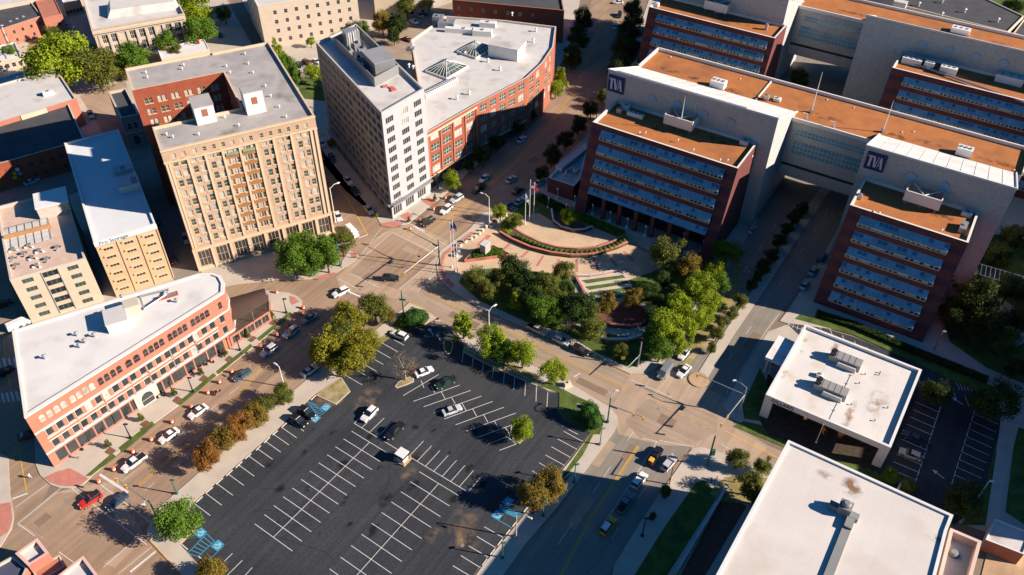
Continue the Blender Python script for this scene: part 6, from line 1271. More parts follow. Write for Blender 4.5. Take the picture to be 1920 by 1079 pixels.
# low wall and rails around the plaza bottom edge and round court
arcwall('low_wall', 'curved rail and step wall along the lower edge of the plaza', 'low wall', [(1082, 519), (1105, 519), (1130, 515), (1152, 510), (1170, 504)], .6, .5, m_paver, cap=m_lgrey)
arcwall('low_wall', 'curved brick wall around the sunken dark paved court under the trees', 'low wall', [(1118, 610), (1150, 614), (1180, 616), (1205, 610), (1220, 592)], 1.0, .5, m_paverdk)
arcwall('low_wall', 'brick edged seat wall beside the street under the large trees', 'low wall', [(1080, 612), (1110, 627), (1140, 640), (1175, 640), (1205, 632)], .9, .6, m_paver, cap=m_trim)
arcwall('low_wall', 'red brick edging sloping down beside the grass steps', 'low wall', [(1079, 520), (1090, 540), (1102, 562)], .6, .5, m_paver)
arcwall('low_wall', 'pale retaining wall running diagonally beside the sunken paving', 'low wall', [(1360, 918), (1345, 945), (1300, 1020), (1265, 1079)], 1.0, .5, m_concbeige, cap=m_lgrey)

# ================================================================ STREET FURNITURE
def cobra(px, h, lab, arm=(-2.4, 0), m=None, z=H):
    p = at(*px, z); t = thing('street_lamp', lab, 'street lamp', p); m = m or m_mwhite; top = p + Vector((0, 0, h)); e = top + Vector((arm[0], arm[1], .5))
    b = MB(); b.tube(p, top, .17, .1, 8); b.lathe([(.35, 0), (.3, .5)], tuple(p), 10); b.build('pole', m, t); b = MB(); b.path([top - Vector((0, 0, .3)), top.lerp(e, .5) + Vector((0, 0, .3)), e], .08, 6); ao = b.build('arm', m, t)
    b = MB(); b.box(e - Vector((0, 0, .15)), (1.1, .45, .22), math.atan2(arm[1], arm[0]), 0, .7); b.build('lamp_head', m, t).parent = ao
cobra((629, 417), 12.5, 'white street lamp beside the hotel corner', (2.2, 2)); cobra((917.5, 423), 10.5, 'white street lamp beside the plaza planter tubs', (-2.2, 1.2)); cobra((917, 622), 7.5, 'white street lamp between the trees at the parking lot entrance', (1.6, 1.6))
cobra((967.5, 1007), 8.6, 'tan lamp post with two heads at the lower right of the parking lot', (2.6, -1.2), mat('tan_metal', (.55, .45, .35), .6, .05)); cobra((1404, 544), 7, 'white lamp head on the planted median of the divided street', (-1.4, -.6), m_green)
cobra((1125, 834), 5.5, 'thin dark lamp post by the grass strip at the right crossing', (.3, 0), m_mgrey); cobra((1076, 905), 6, 'small green lamp in the shaded pavement beside the parking lot', (.3, .1), m_green); cobra((1018, 968), 5, 'small green lamp near the driveway apron', (.3, .1), m_green)
cobra((942, 1046), 5, 'lowest small green lamp along the shaded lot edge', (.3, .1), m_green); cobra((533, 725), 7, 'thin white pole beside the street trees above the lot', (-1, .6)); cobra((1204, 1005), 6, 'black lamp post on the speckled pavement of the lower right street', (.3, 0), m_black)
cobra((1118, 205 + 20), 8, 'red-brown street lamp on the avenue near the first sign', (-2.6, .3), m_rust); cobra((1751, 655), 6, 'small lamp by the pavement junction right of the second wing', (.4, 0), m_mgrey); cobra((1833, 935), 6, 'white lamp beside the dark right parking lot', (.6, 0))
cobra((607, 300), 9, 'shaded grey lamp in the street between hotel and tower', (1.2, .4), m_mgrey); cobra((821, 353), 5, 'thin green lamp on the tower pavement', (.3, 0), m_green); cobra((20, 90), 9, 'white flag-like pole near the pink building in the top left', (.2, 0))
for i, (x, y) in enumerate(((537, 587), (362, 735), (245, 822), (450, 657), (332, 926), (412, 833))):
    cobra((x, y), 4.6, ('slim dark lamp on the rounded pavement end by the restaurant', 'slim dark lamp before the middle of the salmon block', 'slim dark lamp near the lower corner of the salmon block', 'slim dark lamp by the right end of the salmon block', 'green lamp on the kerb of the parking lot pavement', 'dark lamp between the red-leaved street trees')[i], (.3, 0), m_green if i > 3 else m_black)
def signal(px, h, arms, lab, m=m_green, lamp=None):
    """traffic signal: arms = list of (pixel of arm end, height, number of heads)"""
    p = at(*px, H); t = thing('traffic_signal', lab, 'traffic signal', p); b = MB(); b.tube(p, p + Vector((0, 0, h)), .2, .14, 8); b.lathe([(.4, 0), (.35, .6)], tuple(p), 10); b.build('pole', m, t)
    for e, ah, n in arms:
        e_ = at(*e, ah); s_ = p + Vector((0, 0, ah - .4)); b = MB(); b.tube(s_, e_, .14, .08, 6); ao = b.build('mast_arm', m if arms.index((e, ah, n)) % 2 else m_metal, t)
        for k in range(n):
            c = s_.lerp(e_, 1 - k * .28) ; b = MB(); b.box(c - Vector((0, 0, 1.0)), (.36, .36, 1.1), 0); b.build('signal_head', m_yellow, t).parent = ao
        c = s_.lerp(e_, .12); b = MB(); d = e_ - s_; b.box(c - Vector((0, 0, .55)), (1.7, .06, .55), math.atan2(d.y, d.x)); b.build('street_sign', m_green, t).parent = ao
    if lamp:
        e_ = at(*lamp, h + .3); s_ = p + Vector((0, 0, h)); b = MB(); b.path([s_, s_.lerp(e_, .5) + Vector((0, 0, .4)), e_], .08, 6); b.build('lamp_arm', m_metal, t); b = MB(); b.box(e_, (.9, .4, .2), 0, 0, .7); b.build('lamp_head', m_mwhite, t)
signal((824.5, 498), 9.4, [((758, 512), 7.4, 2), ((765, 432), 7.4, 1)], 'tall green signal pole at the plaza corner with two long arms')
signal((638, 499), 9.0, [((655, 455), 7.6, 0), ((724, 472), 7.0, 0)] if 0 else [((655, 455), 8.0, 0)], 'green signal pole under the hotel corner trees')
signal((1139, 792), 8.6, [((1206, 783), 6.6, 2)], 'dark signal pole by the oval hedge with an arm over the right crossing', m_green, (1156, 733))
signal((1386, 775), 9.0, [((1353, 795), 7.0, 2), ((1308, 702), 7.0, 1)], 'pale signal pole at the right crossing with arms over the divided street', m_metal, (1377, 714))
signal((1196, 687), 8.6, [((1175, 691), 4.5, 0)], 'pale signal pole beside the yellow-green trees at the right crossing', m_metal)
signal((295, 971), 6.8, [((217, 898), 6.0, 2)], 'green signal pole by the round green tree at the lower left crossing', m_green, (268, 947))
signal((757, 590), 8.5, [((757, 560), 6.0, 0)], 'signal pole with banners beside the dark hedge at the centre crossing', m_green)
p = at(1326, 873, H); t = thing('signal_pole', 'thick green pole with a control box at the lower right crossing', 'signal pole', p); b = MB(); b.tube(p, p + Vector((0, 0, 10.5)), .26, .18, 8); b.build('pole', m_green, t); b = MB(); b.box(p + Vector((.5, 0, 4)), (.8, .7, 1.6)); b.build('control_box', m_green, t)
p = at(1255, 908, H); t = thing('signal_pole', 'brown mast pole leaning its arm over the pavement at the lower right crossing', 'signal pole', p); b = MB(); b.tube(p, p + Vector((0, 0, 6.5)), .16, .12, 8); b.build('pole', m_rust, t); b = MB(); b.tube(p + Vector((0, 0, 6.3)), at(1299, 842, 7.4), .12, .07, 6); b.build('mast_arm', m_rust, t)
for i, px in enumerate(((186, 905), (214, 882), (250, 849), (284, 826), (323, 793), (359, 765), (390, 738), (412, 718), (435, 699), (490, 653), (520, 630), (540, 612), (566, 589), (569, 579), (519, 550), (788, 416), (813, 394), (835, 373), (863, 355), (769, 431))):
    p = at(*px, .05); t = thing('traffic_barrel', 'orange and white traffic barrel, ' + ORD[i] + ' from the lower left along the avenue', 'traffic barrel', p, 0, 'traffic barrels along the avenue'); b = MB(); b.lathe([(.42, 0), (.36, 1.0), (.25, 1.12)], tuple(p), 12); b.build('body', m_barrel, t); b = MB(); b.lathe([(.395, .55), (.385, .72)], tuple(p), 12); b.lathe([(.41, .25), (.40, .42)], tuple(p), 12); b.build('stripes', m_fw, t); b = MB(); b.box(p, (.95, .95, .07)); b.build('base', m_black, t)
# pay kiosk of the parking lot
p = at(755, 862, .05); t = thing('pay_kiosk', 'small glazed pay booth with a white roof on an island in the parking lot', 'pay booth', p, math.radians(-33)); rk = math.radians(-33)
b = MB(); b.box(p, (3.2, 2.8, .2), rk); b.build('base', m_walk, t); b = MB(); b.box(p + Vector((0, 0, .2)), (1.9, 1.9, .9), rk); b.build('wall', m_mwhite, t); b = MB(); b.box(p + Vector((0, 0, 1.1)), (1.8, 1.8, 1.2), rk); b.build('window', m_glass, t); b = MB(); b.box(p + Vector((0, 0, 2.3)), (2.3, 2.3, .3), rk); b.build('roof', m_mwhite, t)
b = MB(); [b.tube(p + Matrix.Rotation(rk, 3, 'Z') @ Vector((x * 1.35, y * 1.15, .2)), p + Matrix.Rotation(rk, 3, 'Z') @ Vector((x * 1.35, y * 1.15, 1.2)), .13, .13, 8) for x, y in ((-1, -1), (1, -1), (1, 1), (-1, 1))]; b.build('bollard', m_yellow, t)
p = at(1032, 735 - 5, H); t = thing('hydrant_cabinet', 'yellow utility cabinet with pipes on the grass by the lot exit', 'utility cabinet', at(1064, 724, H)); p = at(1064, 724, H); b = MB(); b.box(p, (1.6, .8, 1.1), .4); b.box(p + Vector((.3, .2, 1.1)), (.5, .5, .6), .4); b.build('housing', mat('cabinet_cream', (.70, .58, .35), .7, .1), t); b = MB(); b.box(p - Vector((0, 0, .02)), (2.4, 1.6, .12), .4); b.build('slab', m_lgrey, t)
for px, lab in (((773, 597), 'blue and white lot sign in front of the dark round hedge'), ((1092, 772), 'white sign board leaning by the oval hedge')):
    p = at(*px, H); t = thing('sign', lab, 'sign', p, -.5); b = MB(); b.box(p + Vector((0, 0, 1.0)), (3.0, .15, 1.3), -.3); b.build('panel', m_mwhite, t); b = MB(); b.box(p + Vector((0, -.08, 1.15)), (2.5, .1, .8), -.3); b.build('face', m_navy, t); b = MB(); [b.tube(p + Vector((k, 0, 0)), p + Vector((k, 0, 1.0)), .06, .06, 6) for k in (-1.1, 1.1)]; b.build('post', m_mgrey, t)
for px, lab, m_, in (((1167, 682), 'bright yellow street box at the yellow kerb under the trees', mat('bright_yellow', (.85, .70, .03), .6)), ((1572, 412), 'small yellow diamond road sign beside the second wing', MATS.get('bright_yellow'))):
    p = at(*px, H); t = thing('road_sign', lab, 'road sign', p); b = MB(); b.tube(p, p + Vector((0, 0, 2.6)), .05, .05, 6); b.build('post', m_mgrey, t); b = MB(); b.box(p + Vector((0, -.06, 1.6)), (1.0, .08, 1.1)); b.build('plate', MATS['bright_yellow'], t)
b_ = at(1685, 915, H - .06); t = thing('sign', 'white monument sign between two green bushes by the right parking lot', 'sign', b_, .9); b = MB(); b.box(b_, (2.6, .4, 1.6), .9); b.build('panel', m_mwhite, t); b = MB(); b.box(b_ - Vector((0, 0, .02)), (3.0, .7, .3), .9); b.build('base', m_concbeige, t)
# flag on the low office canopy, its own tall brown pole
flagpole((1530, 830), 6.5, 'brown flagpole before the dark glass front of the low office', [m_rust])
flagpole((1441, 700), 4.5, 'short flagpole with a striped flag beneath the square canopy', [m_fr, m_fw, m_fb])

# ================================================================ VEHICLES
def loft(prof, b, mi=0):
    """prof: list of (x, halfwidth_low, halfwidth_top, z_low, z_top) -> closed body"""
    vs = []; n = len(prof)
    for x, wl_, wt, z0, z1 in prof: vs += [(x, -wl_, z0), (x, -wl_ * 1.0, z0 + (z1 - z0) * .55), (x, -wt, z1), (x, wt, z1), (x, wl_ * 1.0, z0 + (z1 - z0) * .55), (x, wl_, z0)]
    fs = []
    for i in range(n - 1):
        for k in range(6): a = i * 6 + k; c = i * 6 + (k + 1) % 6; fs.append((a, c, c + 6, a + 6))
    fs += [tuple(range(6))[::-1], tuple(range((n - 1) * 6, n * 6))]
    b.add(vs, [f[::-1] for f in fs], mi); return b
KINDS = {
    'sedan': dict(L=4.8, W=.9, body=[(-2.4, .78, .70, .40, .80), (-2.3, .88, .80, .28, .95), (-1.5, .9, .82, .22, .98), (1.0, .9, .82, .22, .96), (2.0, .88, .78, .24, .82), (2.36, .78, .66, .32, .68)], cab=[(-1.75, .80, .72, .93, .99), (-1.05, .80, .62, .93, 1.40), (.15, .80, .62, .93, 1.44), (1.05, .80, .72, .93, .97)], roof=(-1.0, .12, .61, 1.445)),
    'suv': dict(L=4.8, W=.95, body=[(-2.4, .86, .80, .40, 1.0), (-2.3, .94, .86, .32, 1.10), (.9, .95, .87, .28, 1.08), (1.9, .93, .84, .30, .98), (2.36, .84, .74, .36, .82)], cab=[(-2.28, .84, .76, 1.05, 1.12), (-2.0, .84, .70, 1.05, 1.68), (.0, .84, .70, 1.05, 1.72), (.95, .84, .78, 1.05, 1.10)], roof=(-1.95, -.02, .69, 1.72)),
    'pickup': dict(L=5.7, W=.98, body=[(-2.85, .95, .90, .45, 1.05), (-.9, .96, .9, .40, 1.05), (1.5, .97, .9, .36, 1.08), (2.4, .95, .86, .38, 1.0), (2.83, .86, .76, .45, .85)], cab=[(-.85, .84, .72, 1.02, 1.70), (-.7, .84, .70, 1.02, 1.78), (.55, .84, .70, 1.02, 1.78), (1.35, .84, .78, 1.02, 1.08)], roof=(-.75, .5, .69, 1.785), bed=True),
    'van': dict(L=5.6, W=1.0, body=[(-2.8, .95, .9, .4, 1.3), (1.6, .98, .92, .35, 1.3), (2.5, .95, .85, .38, 1.1), (2.8, .86, .78, .42, .9)], cab=[(-2.75, .94, .84, 1.25, 2.05), (1.3, .94, .84, 1.25, 2.1), (2.2, .9, .84, 1.15, 1.2)], roof=(-2.7, 1.25, .86, 2.1), blind=True)}
CM = {}
PAINT = {k: mat('paint_' + k, v, .28, .02, spec=.6) for k, v in dict(white=(.80, .78, .75), silver=(.50, .52, .54), grey=(.20, .21, .23), black=(.015, .015, .018), blue=(.025, .05, .10), teal=(.03, .09, .12), red=(.62, .03, .02), green=(.02, .045, .035), tan=(.55, .49, .40), yellow=(.80, .34, .02), darkred=(.22, .03, .03)).items()}
m_tyre = mat('tyre', (.02, .02, .02), .9); m_cglass = mat('car_glass', (.02, .028, .035), .06, .1, spec=.9); m_lamp = mat('headlight_glass', (.75, .75, .72), .2); m_tail = mat('tail_light', (.45, .02, .015), .3)
def carmesh(kind, col):
    k = (kind, col)
    if k in CM: return CM[k]
    K = KINDS[kind]; P = PAINT[col]; b = MB(); loft(K['body'], b)
    x0, x1, hw, z = K['roof']; b.box(((x0 + x1) / 2, 0, z - .03), (x1 - x0, 2 * hw, .06), 0, 0, .94)
    for sx in (x0 + .02, (x0 + x1) / 2, x1 - .04):
        for s in (-1, 1): b.tube((sx, s * hw, z - .01), (sx * 1.0, s * K['cab'][0][1], K['cab'][0][3]), .045, .045, 4)
    for s in (-1, 1): b.box((x1 + .75, s * (K['W'] + .06), z - .55), (.16, .2, .14))
    d = {'body': b.mesh('body', [P], False)}
    b = MB(); loft(K['cab'], b); d['glass'] = b.mesh('windows', [m_cglass if not K.get('blind') else P])
    if K.get('bed'):
        b = MB(); b.box((-1.85, 0, 1.05), (1.8, 1.55, .02)); d['bed'] = b.mesh('cargo_bed', [m_black])
    r = .34 if kind == 'sedan' else .39; b = MB(); n = 14
    b.tube((0, -.11, 0), (0, .11, 0), r, r, n, 0); d['wheel'] = (b.mesh('wheel', [m_tyre]), r); b = MB(); b.tube((0, -.125, 0), (0, .125, 0), r * .6, r * .6, n, 0); d['rim'] = b.mesh('rim', [m_metal])
    b = MB(); b.box((0, 0, -.09), (.12, .34, .18)); d['head'] = b.mesh('headlight', [m_lamp]); b = MB(); b.box((0, 0, -.12), (.1, .26, .24)); d['tail'] = b.mesh('tail_light', [m_tail]); CM[k] = d; return d
def car(kind, col, rear, front, label, z=.05, group=None, cat=None, name=None):
    a_, b_ = at(*rear, z + .7), at(*front, z + .7); c = (a_ + b_) / 2; r = math.atan2((b_ - a_).y, (b_ - a_).x); K = KINDS[kind]; d = carmesh(kind, col)
    nm = {'sedan': 'car', 'suv': 'car', 'pickup': 'pickup_truck', 'van': 'van'}[kind]; t = thing(name or nm, label, cat or {'pickup': 'pickup truck', 'van': 'van'}.get(kind, 'car'), (c.x, c.y, z), r, group or 'cars on the streets and in the lots')
    link('body', d['body'], t); link('windows', d['glass'], t); wm, wr = d['wheel']; hx = K['L'] * .31
    if 'bed' in d: link('cargo_bed', d['bed'], t)
    for sx in (-hx, hx):
        for s in (-1, 1): link('rim', d['rim'], link('wheel', wm, t, (sx, s * (K['W'] - .08), wr)))
    f = K['body'][-1]; g_ = K['body'][0]
    for s in (-1, 1): link('headlight', d['head'], t, (f[0] - .03, s * (f[2] - .18), f[4] - .03)); link('tail_light', d['tail'], t, (g_[0] + .0, s * (g_[2] - .12), g_[4] - .08))
    return t
CARS = [
('suv', 'red', (187, 926), (151, 949), 'bright red open topped off-roader crossing the lower left junction'), ('sedan', 'blue', (233, 928), (204, 951), 'dark blue sedan following the red off-roader at the lower left junction'), ('pickup', 'white', (272, 852), (230, 883), 'white pickup truck with an empty dark bed beside the traffic barrels'),
('sedan', 'white', (332, 805), (300, 828), 'white sedan between the salmon block and the red-leaved street trees'), ('sedan', 'white', (387, 760), (354, 783), 'white sedan beside the arched entrance of the salmon block'), ('sedan', 'teal', (470, 692), (436, 713), 'dark teal sedan below the right half of the salmon block'),
('suv', 'silver', (518, 647), (489, 668), 'silver car with dark roof rails heading down the avenue'), ('suv', 'silver', (560, 612), (530, 634), 'pale car in front of the restaurant corner'), ('sedan', 'grey', (593, 588), (566, 605), 'dark open car nearest the crossing, beside two traffic barrels'),
('suv', 'white', (655, 540), (622, 556), 'white car waiting at the stop line above the big street tree'), ('sedan', 'silver', (566, 704), (595, 685), 'silver sedan in the tree shade on the parking lot side of the avenue'), ('van', 'white', (650, 424), (671, 446), 'white box van coming out beside the hotel corner'),
('sedan', 'white', (631, 399), (637, 412), 'white car parked at the foot of the hotel side wall'), ('sedan', 'white', (646, 330), (659, 346), 'white sedan in the shaded street left of the tower'), ('sedan', 'blue', (661, 350), (671, 366), 'dark blue car behind the white sedan in the shaded street'), ('sedan', 'silver', (686, 385), (698, 401), 'silver sedan at the end of the shaded street near the tower corner'),
('suv', 'black', (717, 521), (748, 521), 'black car turning in the middle of the centre crossing'), ('suv', 'black', (815, 408), (790, 424), 'black car behind the barrels below the tower'), ('suv', 'silver', (867, 366), (845, 379), 'silver car farther up the sunlit avenue by the tower pavement'), ('suv', 'white', (845, 386), (828, 400), 'white car second from the crossing below the tower'),
('sedan', 'white', (915, 327), (900, 342), 'white sedan in shade left of the centre line of the avenue'), ('pickup', 'black', (910, 345), (884, 362), 'black pickup just below the shaded white sedan'), ('sedan', 'silver', (949, 343), (967, 329), 'pale sedan heading up the avenue right of the centre line'),
('suv', 'black', (958, 367), (984, 347), 'black car parked by the annex above the plaza tubs'), ('suv', 'grey', (944, 390), (968, 376), 'dark grey car parked nearest the plaza flagpoles'), ('sedan', 'silver', (966, 383), (982, 371), 'small silver car behind the plaza flagpoles'), ('sedan', 'white', (1004, 346), (1018, 336), 'white car parked at the front of the low annex'),
('suv', 'black', (559, 762), (592, 785), 'black car in the blue marked bay nearest the sandy island'), ('suv', 'black', (543, 777), (578, 801), 'black car parked beside the blue marked bay'), ('suv', 'white', (704, 764), (680, 789), 'white car standing alone near the top of the stall rows'), ('pickup', 'black', (755, 793), (724, 824), 'black pickup truck next to the pay booth'),
('sedan', 'white', (779, 703), (811, 690), 'white sedan with a dark sunroof beside the bare tree'), ('pickup', 'green', (857, 707), (815, 728), 'dark green pickup truck on the slanted stalls'), ('sedan', 'silver', (830, 775), (865, 762), 'silver sedan alone in the middle of the slanted stalls'), ('suv', 'white', (763, 634), (734, 622), 'white car in the top left stall below the hedge'),
('pickup', 'black', (1216, 873), (1240, 837), 'black pickup with an orange load waiting at the right crossing'), ('suv', 'silver', (1244, 881), (1265, 856), 'silver car waiting beside the black pickup'), ('suv', 'white', (1186, 916), (1211, 886), 'white car at the shadow edge below the right crossing'), ('pickup', 'grey', (1163, 957), (1182, 929), 'dark pickup fully in the shade below the right crossing'), ('suv', 'yellow', (1129, 1001), (1151, 971), 'yellow taxi-like car with a white roof rack in the shade'),
('sedan', 'silver', (1404, 440), (1417, 421), 'pale car in the shaded lane beside the nearest wing'), ('van', 'grey', (1257, 683), (1236, 711), 'dark minivan turning at the right crossing'), ('sedan', 'white', (1293, 684), (1271, 707), 'white sedan beside the concrete median nose'), ('sedan', 'white', (1289, 654), (1277, 670), 'white car half hidden by the yellow-green trees'),
('suv', 'grey', (1536, 488), (1546, 474), 'dark grey car parked farthest up beside the second wing'), ('sedan', 'silver', (1519, 516), (1531, 499), 'middle one of the parked cars beside the second wing'), ('sedan', 'silver', (1503, 542), (1515, 525), 'lowest pale car parked beside the second wing'),
('pickup', 'tan', (990, 609), (1025, 626), 'pale pickup truck parked under the plaza trees'), ('suv', 'silver', (1040, 633), (1067, 646), 'silver car parked under the bare-topped plaza tree'), ('suv', 'black', (1074, 649), (1105, 664), 'black car parked at the lower end of the tree shade'),
('sedan', 'white', (1172, 4), (1146, 4), 'white car in the sunlit patch at the top of the avenue'), ('suv', 'black', (1163, 22), (1160, 34), 'black car in the shade near the top of the avenue'), ('sedan', 'silver', (1154, 44), (1151, 56), 'pale car at the top of the shaded avenue'),
('sedan', 'white', (1098, 63), (1102, 52), 'first shaded car parked along the upper avenue trees'), ('sedan', 'white', (1091, 88), (1095, 75), 'second shaded car parked along the upper avenue trees'), ('sedan', 'silver', (1058, 100), (1063, 89), 'white car parked in front of the dark red warehouse'), ('sedan', 'silver', (1074, 58), (1078, 47), 'silver car parked beside the dark red warehouse'),
('sedan', 'white', (973, 266), (984, 256), 'small pale car parked at the curve of the brick office'), ('pickup', 'silver', (165, 198), (175, 232), 'silver pickup parked in the shaded yard beside the long white roof'), ('sedan', 'silver', (48, 345), (70, 335), 'silver car in the shaded yard left of the storage building'), ('sedan', 'black', (552, 118), (568, 125), 'black car parked behind the green columnar trees'), ('suv', 'darkred', (566, 113), (586, 122), 'dark red car parked between the black and white cars'), ('sedan', 'white', (586, 112), (600, 118), 'white car parked nearest the tower side'),
('sedan', 'silver', (781, 25), (793, 32), 'silver car in the upper parking yard, second row'), ('sedan', 'white', (771, 37), (783, 44), 'white car lowest in the upper parking yard'), ('sedan', 'darkred', (788, 20), (799, 27), 'dark red car in the upper parking yard'), ('sedan', 'silver', (793, 10), (805, 17), 'silver car high in the upper parking yard'), ('sedan', 'white', (800, 2), (812, 8), 'white car highest in the upper parking yard'), ('sedan', 'darkred', (758, 70), (772, 77), 'dark red car at the foot of the upper parking yard'),
('suv', 'tan', (1731, 861), (1682, 843), 'tan long car parked beside the low office leg'), ('pickup', 'blue', (1737, 832), (1694, 812), 'blue pickup truck beside the tan car'),
('sedan', 'black', (2, 700), (12, 694), 'black car at the left edge next to the salmon block'), ('suv', 'black', (0, 572), (10, 568), 'dark car at the left edge below the pale block'), ('van', 'white', (28, 612), (42, 606), 'white van half hidden behind the salmon block roof'), ('sedan', 'darkred', (42, 818), (66, 811), 'dark red car in shade at the lower left street'), ('suv', 'silver', (85, 140), (95, 136), 'pale shaded vehicle behind the long white roof') ]
CARS = CARS[:-1] + [('pickup', 'yellow', (10, 88), (22, 84), 'orange yellow work truck by the pale pole in the top left'), ('sedan', 'silver', (118, 46), (128, 52), 'silver car in the shaded lane right of the salmon cube'), ('sedan', 'black', (408, 60), (416, 72), 'black car in the shaded street beside the cream block'), ('sedan', 'white', (396, 42), (404, 54), 'white car higher in the shaded street beside the cream block'),
('suv', 'grey', (388, 20), (395, 31), 'grey car at the top of the street beside the cream block'), ('sedan', 'blue', (290, 405), (298, 420), 'blue car parked in the dark yard beside the hotel'), ('suv', 'silver', (345, 440), (352, 456), 'silver car low in the dark yard beside the hotel'), ('sedan', 'darkred', (318, 478), (326, 492), 'dark red car lowest in the dark yard beside the hotel'), ('sedan', 'white', (600, 262), (606, 276), 'white car at the upper end of the shaded street by the tower'), ('suv', 'blue', (619, 290), (626, 304), 'blue car beside the round red planting of the shaded street'), None]
for i, (k, c_, r_, f_, lab) in enumerate(CARS[:-1]):
    zz = .05
    if lab.startswith(('tan long', 'blue pickup')): zz = H - .04
    if any(s in lab for s in ('yard', 'green columnar', 'black and white', 'tower side')): zz = H + .03
    t = car(k, c_, r_, f_, lab, z=zz)
    if 'orange load' in lab:
        b = MB(); b.box((-1.9, 0, 1.05), (1.2, 1.0, .5)); me = b.mesh('load', [m_yellow]); link('load', me, t)
    if 'roof rack' in lab:
        b = MB(); b.box((-.9, 0, 1.75), (1.9, 1.2, .14)); link('roof_rack', b.mesh('roof_rack', [m_mwhite]), t)
    if 'open topped' in lab:
        b = MB(); b.box((-1.2, 0, 1.72), (1.8, 1.35, .1)); link('soft_top', b.mesh('soft_top', [m_black]), t)
# motorcycle with rider-like cargo, beside the barrels
p = at(408, 738, .05); t = thing('motorcycle', 'black and orange motorcycle with a rider among the barrels', 'motorcycle', p, R57); b = MB()
b.box((0, 0, .45), (1.1, .28, .35), 0, 0, .8); b.box((-.1, 0, .8), (.7, .3, .12)); b.tube((.55, 0, .8), (.75, 0, .35), .05, .05, 6); b.tube((.5, -.38, 1.0), (.5, .38, 1.0), .03, .03, 6); link('frame', b.mesh('frame', [m_black]), t)
b = MB(); b.tube((0, -.07, 0), (0, .07, 0), .32, .32, 14); wm = b.mesh('wheel', [m_tyre]); link('wheel', wm, t, (.78, 0, .32)); link('wheel', wm, t, (-.72, 0, .32)); b = MB(); b.box((.25, 0, .82), (.5, .34, .26), 0, 0, .7); link('tank', b.mesh('tank', [m_barrel]), t)

# ================================================================ PEOPLE
def person(px, lab, ctop, cleg, rz, stride=.35, z=H, hair=(.03, .02, .015)):
    p = at(*px, z); me = bpy.data.meshes.new('person'); s = stride
    V = [(0, 0, .95), (0, 0, 1.15), (0, 0, 1.38), (0, 0, 1.52), (0, 0.02, 1.60), (0, .03, 1.72), (-.19, 0, 1.40), (-.24, .05 - s * .3, 1.13), (-.22, .16 - s * .5, .90), (.19, 0, 1.40), (.24, .0 + s * .3, 1.13), (.22, .12 + s * .4, .90), (-.10, 0, .90), (-.10, s * .5, .50), (-.10, s * .6, .08), (-.10, s * .6 + .16, .05), (.10, 0, .90), (.10, -s * .35, .50), (.10, -s * .9, .10), (.10, -s * .9 + .15, .06)]
    E_ = [(0, 1), (1, 2), (2, 3), (3, 4), (4, 5), (2, 6), (6, 7), (7, 8), (2, 9), (9, 10), (10, 11), (0, 12), (12, 13), (13, 14), (14, 15), (0, 16), (16, 17), (17, 18), (18, 19)]
    R_ = [.15, .14, .16, .06, .09, .10, .07, .05, .035, .07, .05, .035, .10, .07, .05, .04, .10, .07, .05, .04]
    me.from_pydata(V, E_, []); o = bpy.data.objects.new('person', me); COL.objects.link(o); sk = o.modifiers.new('s', 'SKIN'); sv = me.skin_vertices[0].data
    for i, r in enumerate(R_): sv[i].radius = (r, r * .75 if i < 3 else r); sv[i].use_root = (i == 0)
    su = o.modifiers.new('u', 'SUBSURF'); su.levels = su.render_levels = 1
    bpy.context.view_layer.update(); m2 = bpy.data.meshes.new_from_object(o.evaluated_get(bpy.context.evaluated_depsgraph_get())); bpy.data.objects.remove(o)
    skin = mat('skin', (.45, .27, .19), .6); mt = mat('cloth_%d%d%d' % tuple(int(c * 99) for c in ctop), ctop, .9); ml = mat('cloth_%d%d%d' % tuple(int(c * 99) for c in cleg), cleg, .9); mhr = mat('hair', hair, .8)
    for m_ in (mt, ml, skin, mhr): m2.materials.append(m_)
    for f in m2.polygons:
        c = f.center; f.material_index = 3 if (c.z > 1.68 or (c.z > 1.58 and c.y < 0)) else 2 if c.z > 1.47 or (abs(c.x) > .19 and c.z < 1.0 and c.z > .8) else 0 if c.z > .95 else 1
        f.use_smooth = True
    ob = link('person', m2, None, p, rz); tag(ob, lab, 'person', 'people on the pavements')
person((58, 897), 'person in pale clothes with dark hair walking across the left street', (.75, .72, .68), (.70, .62, .55), 1.2, z=.05); person((298, 990), 'person in a blue and purple top standing under the round tree', (.10, .08, .45), (.05, .05, .08), 2.5, .1)
person((1297, 910), 'person in dark clothes at the pavement corner of the grass strip', (.05, .05, .12), (.03, .03, .05), .5, .25); person((1333, 905), 'person in a blue top near the low wall end', (.08, .15, .50), (.05, .05, .06), 2.0, .2); person((1343, 902), 'person in an orange top beside the one in blue', (.70, .30, .05), (.05, .05, .06), 1.0, .2)
person((1376, 905), 'person in black standing in the leaf shade by the olive trees', (.02, .02, .02), (.02, .02, .02), 0, .15); person((470, 900 - 20), 'person in grey beside the leaning lamp', (.3, .3, .3), (.1, .1, .12), 0, .2) if 0 else None
p_ = (148, 860); person(p_, 'person in a salmon top before the lower corner shopfront', (.72, .30, .22), (.2, .2, .22), 1.0, .1)
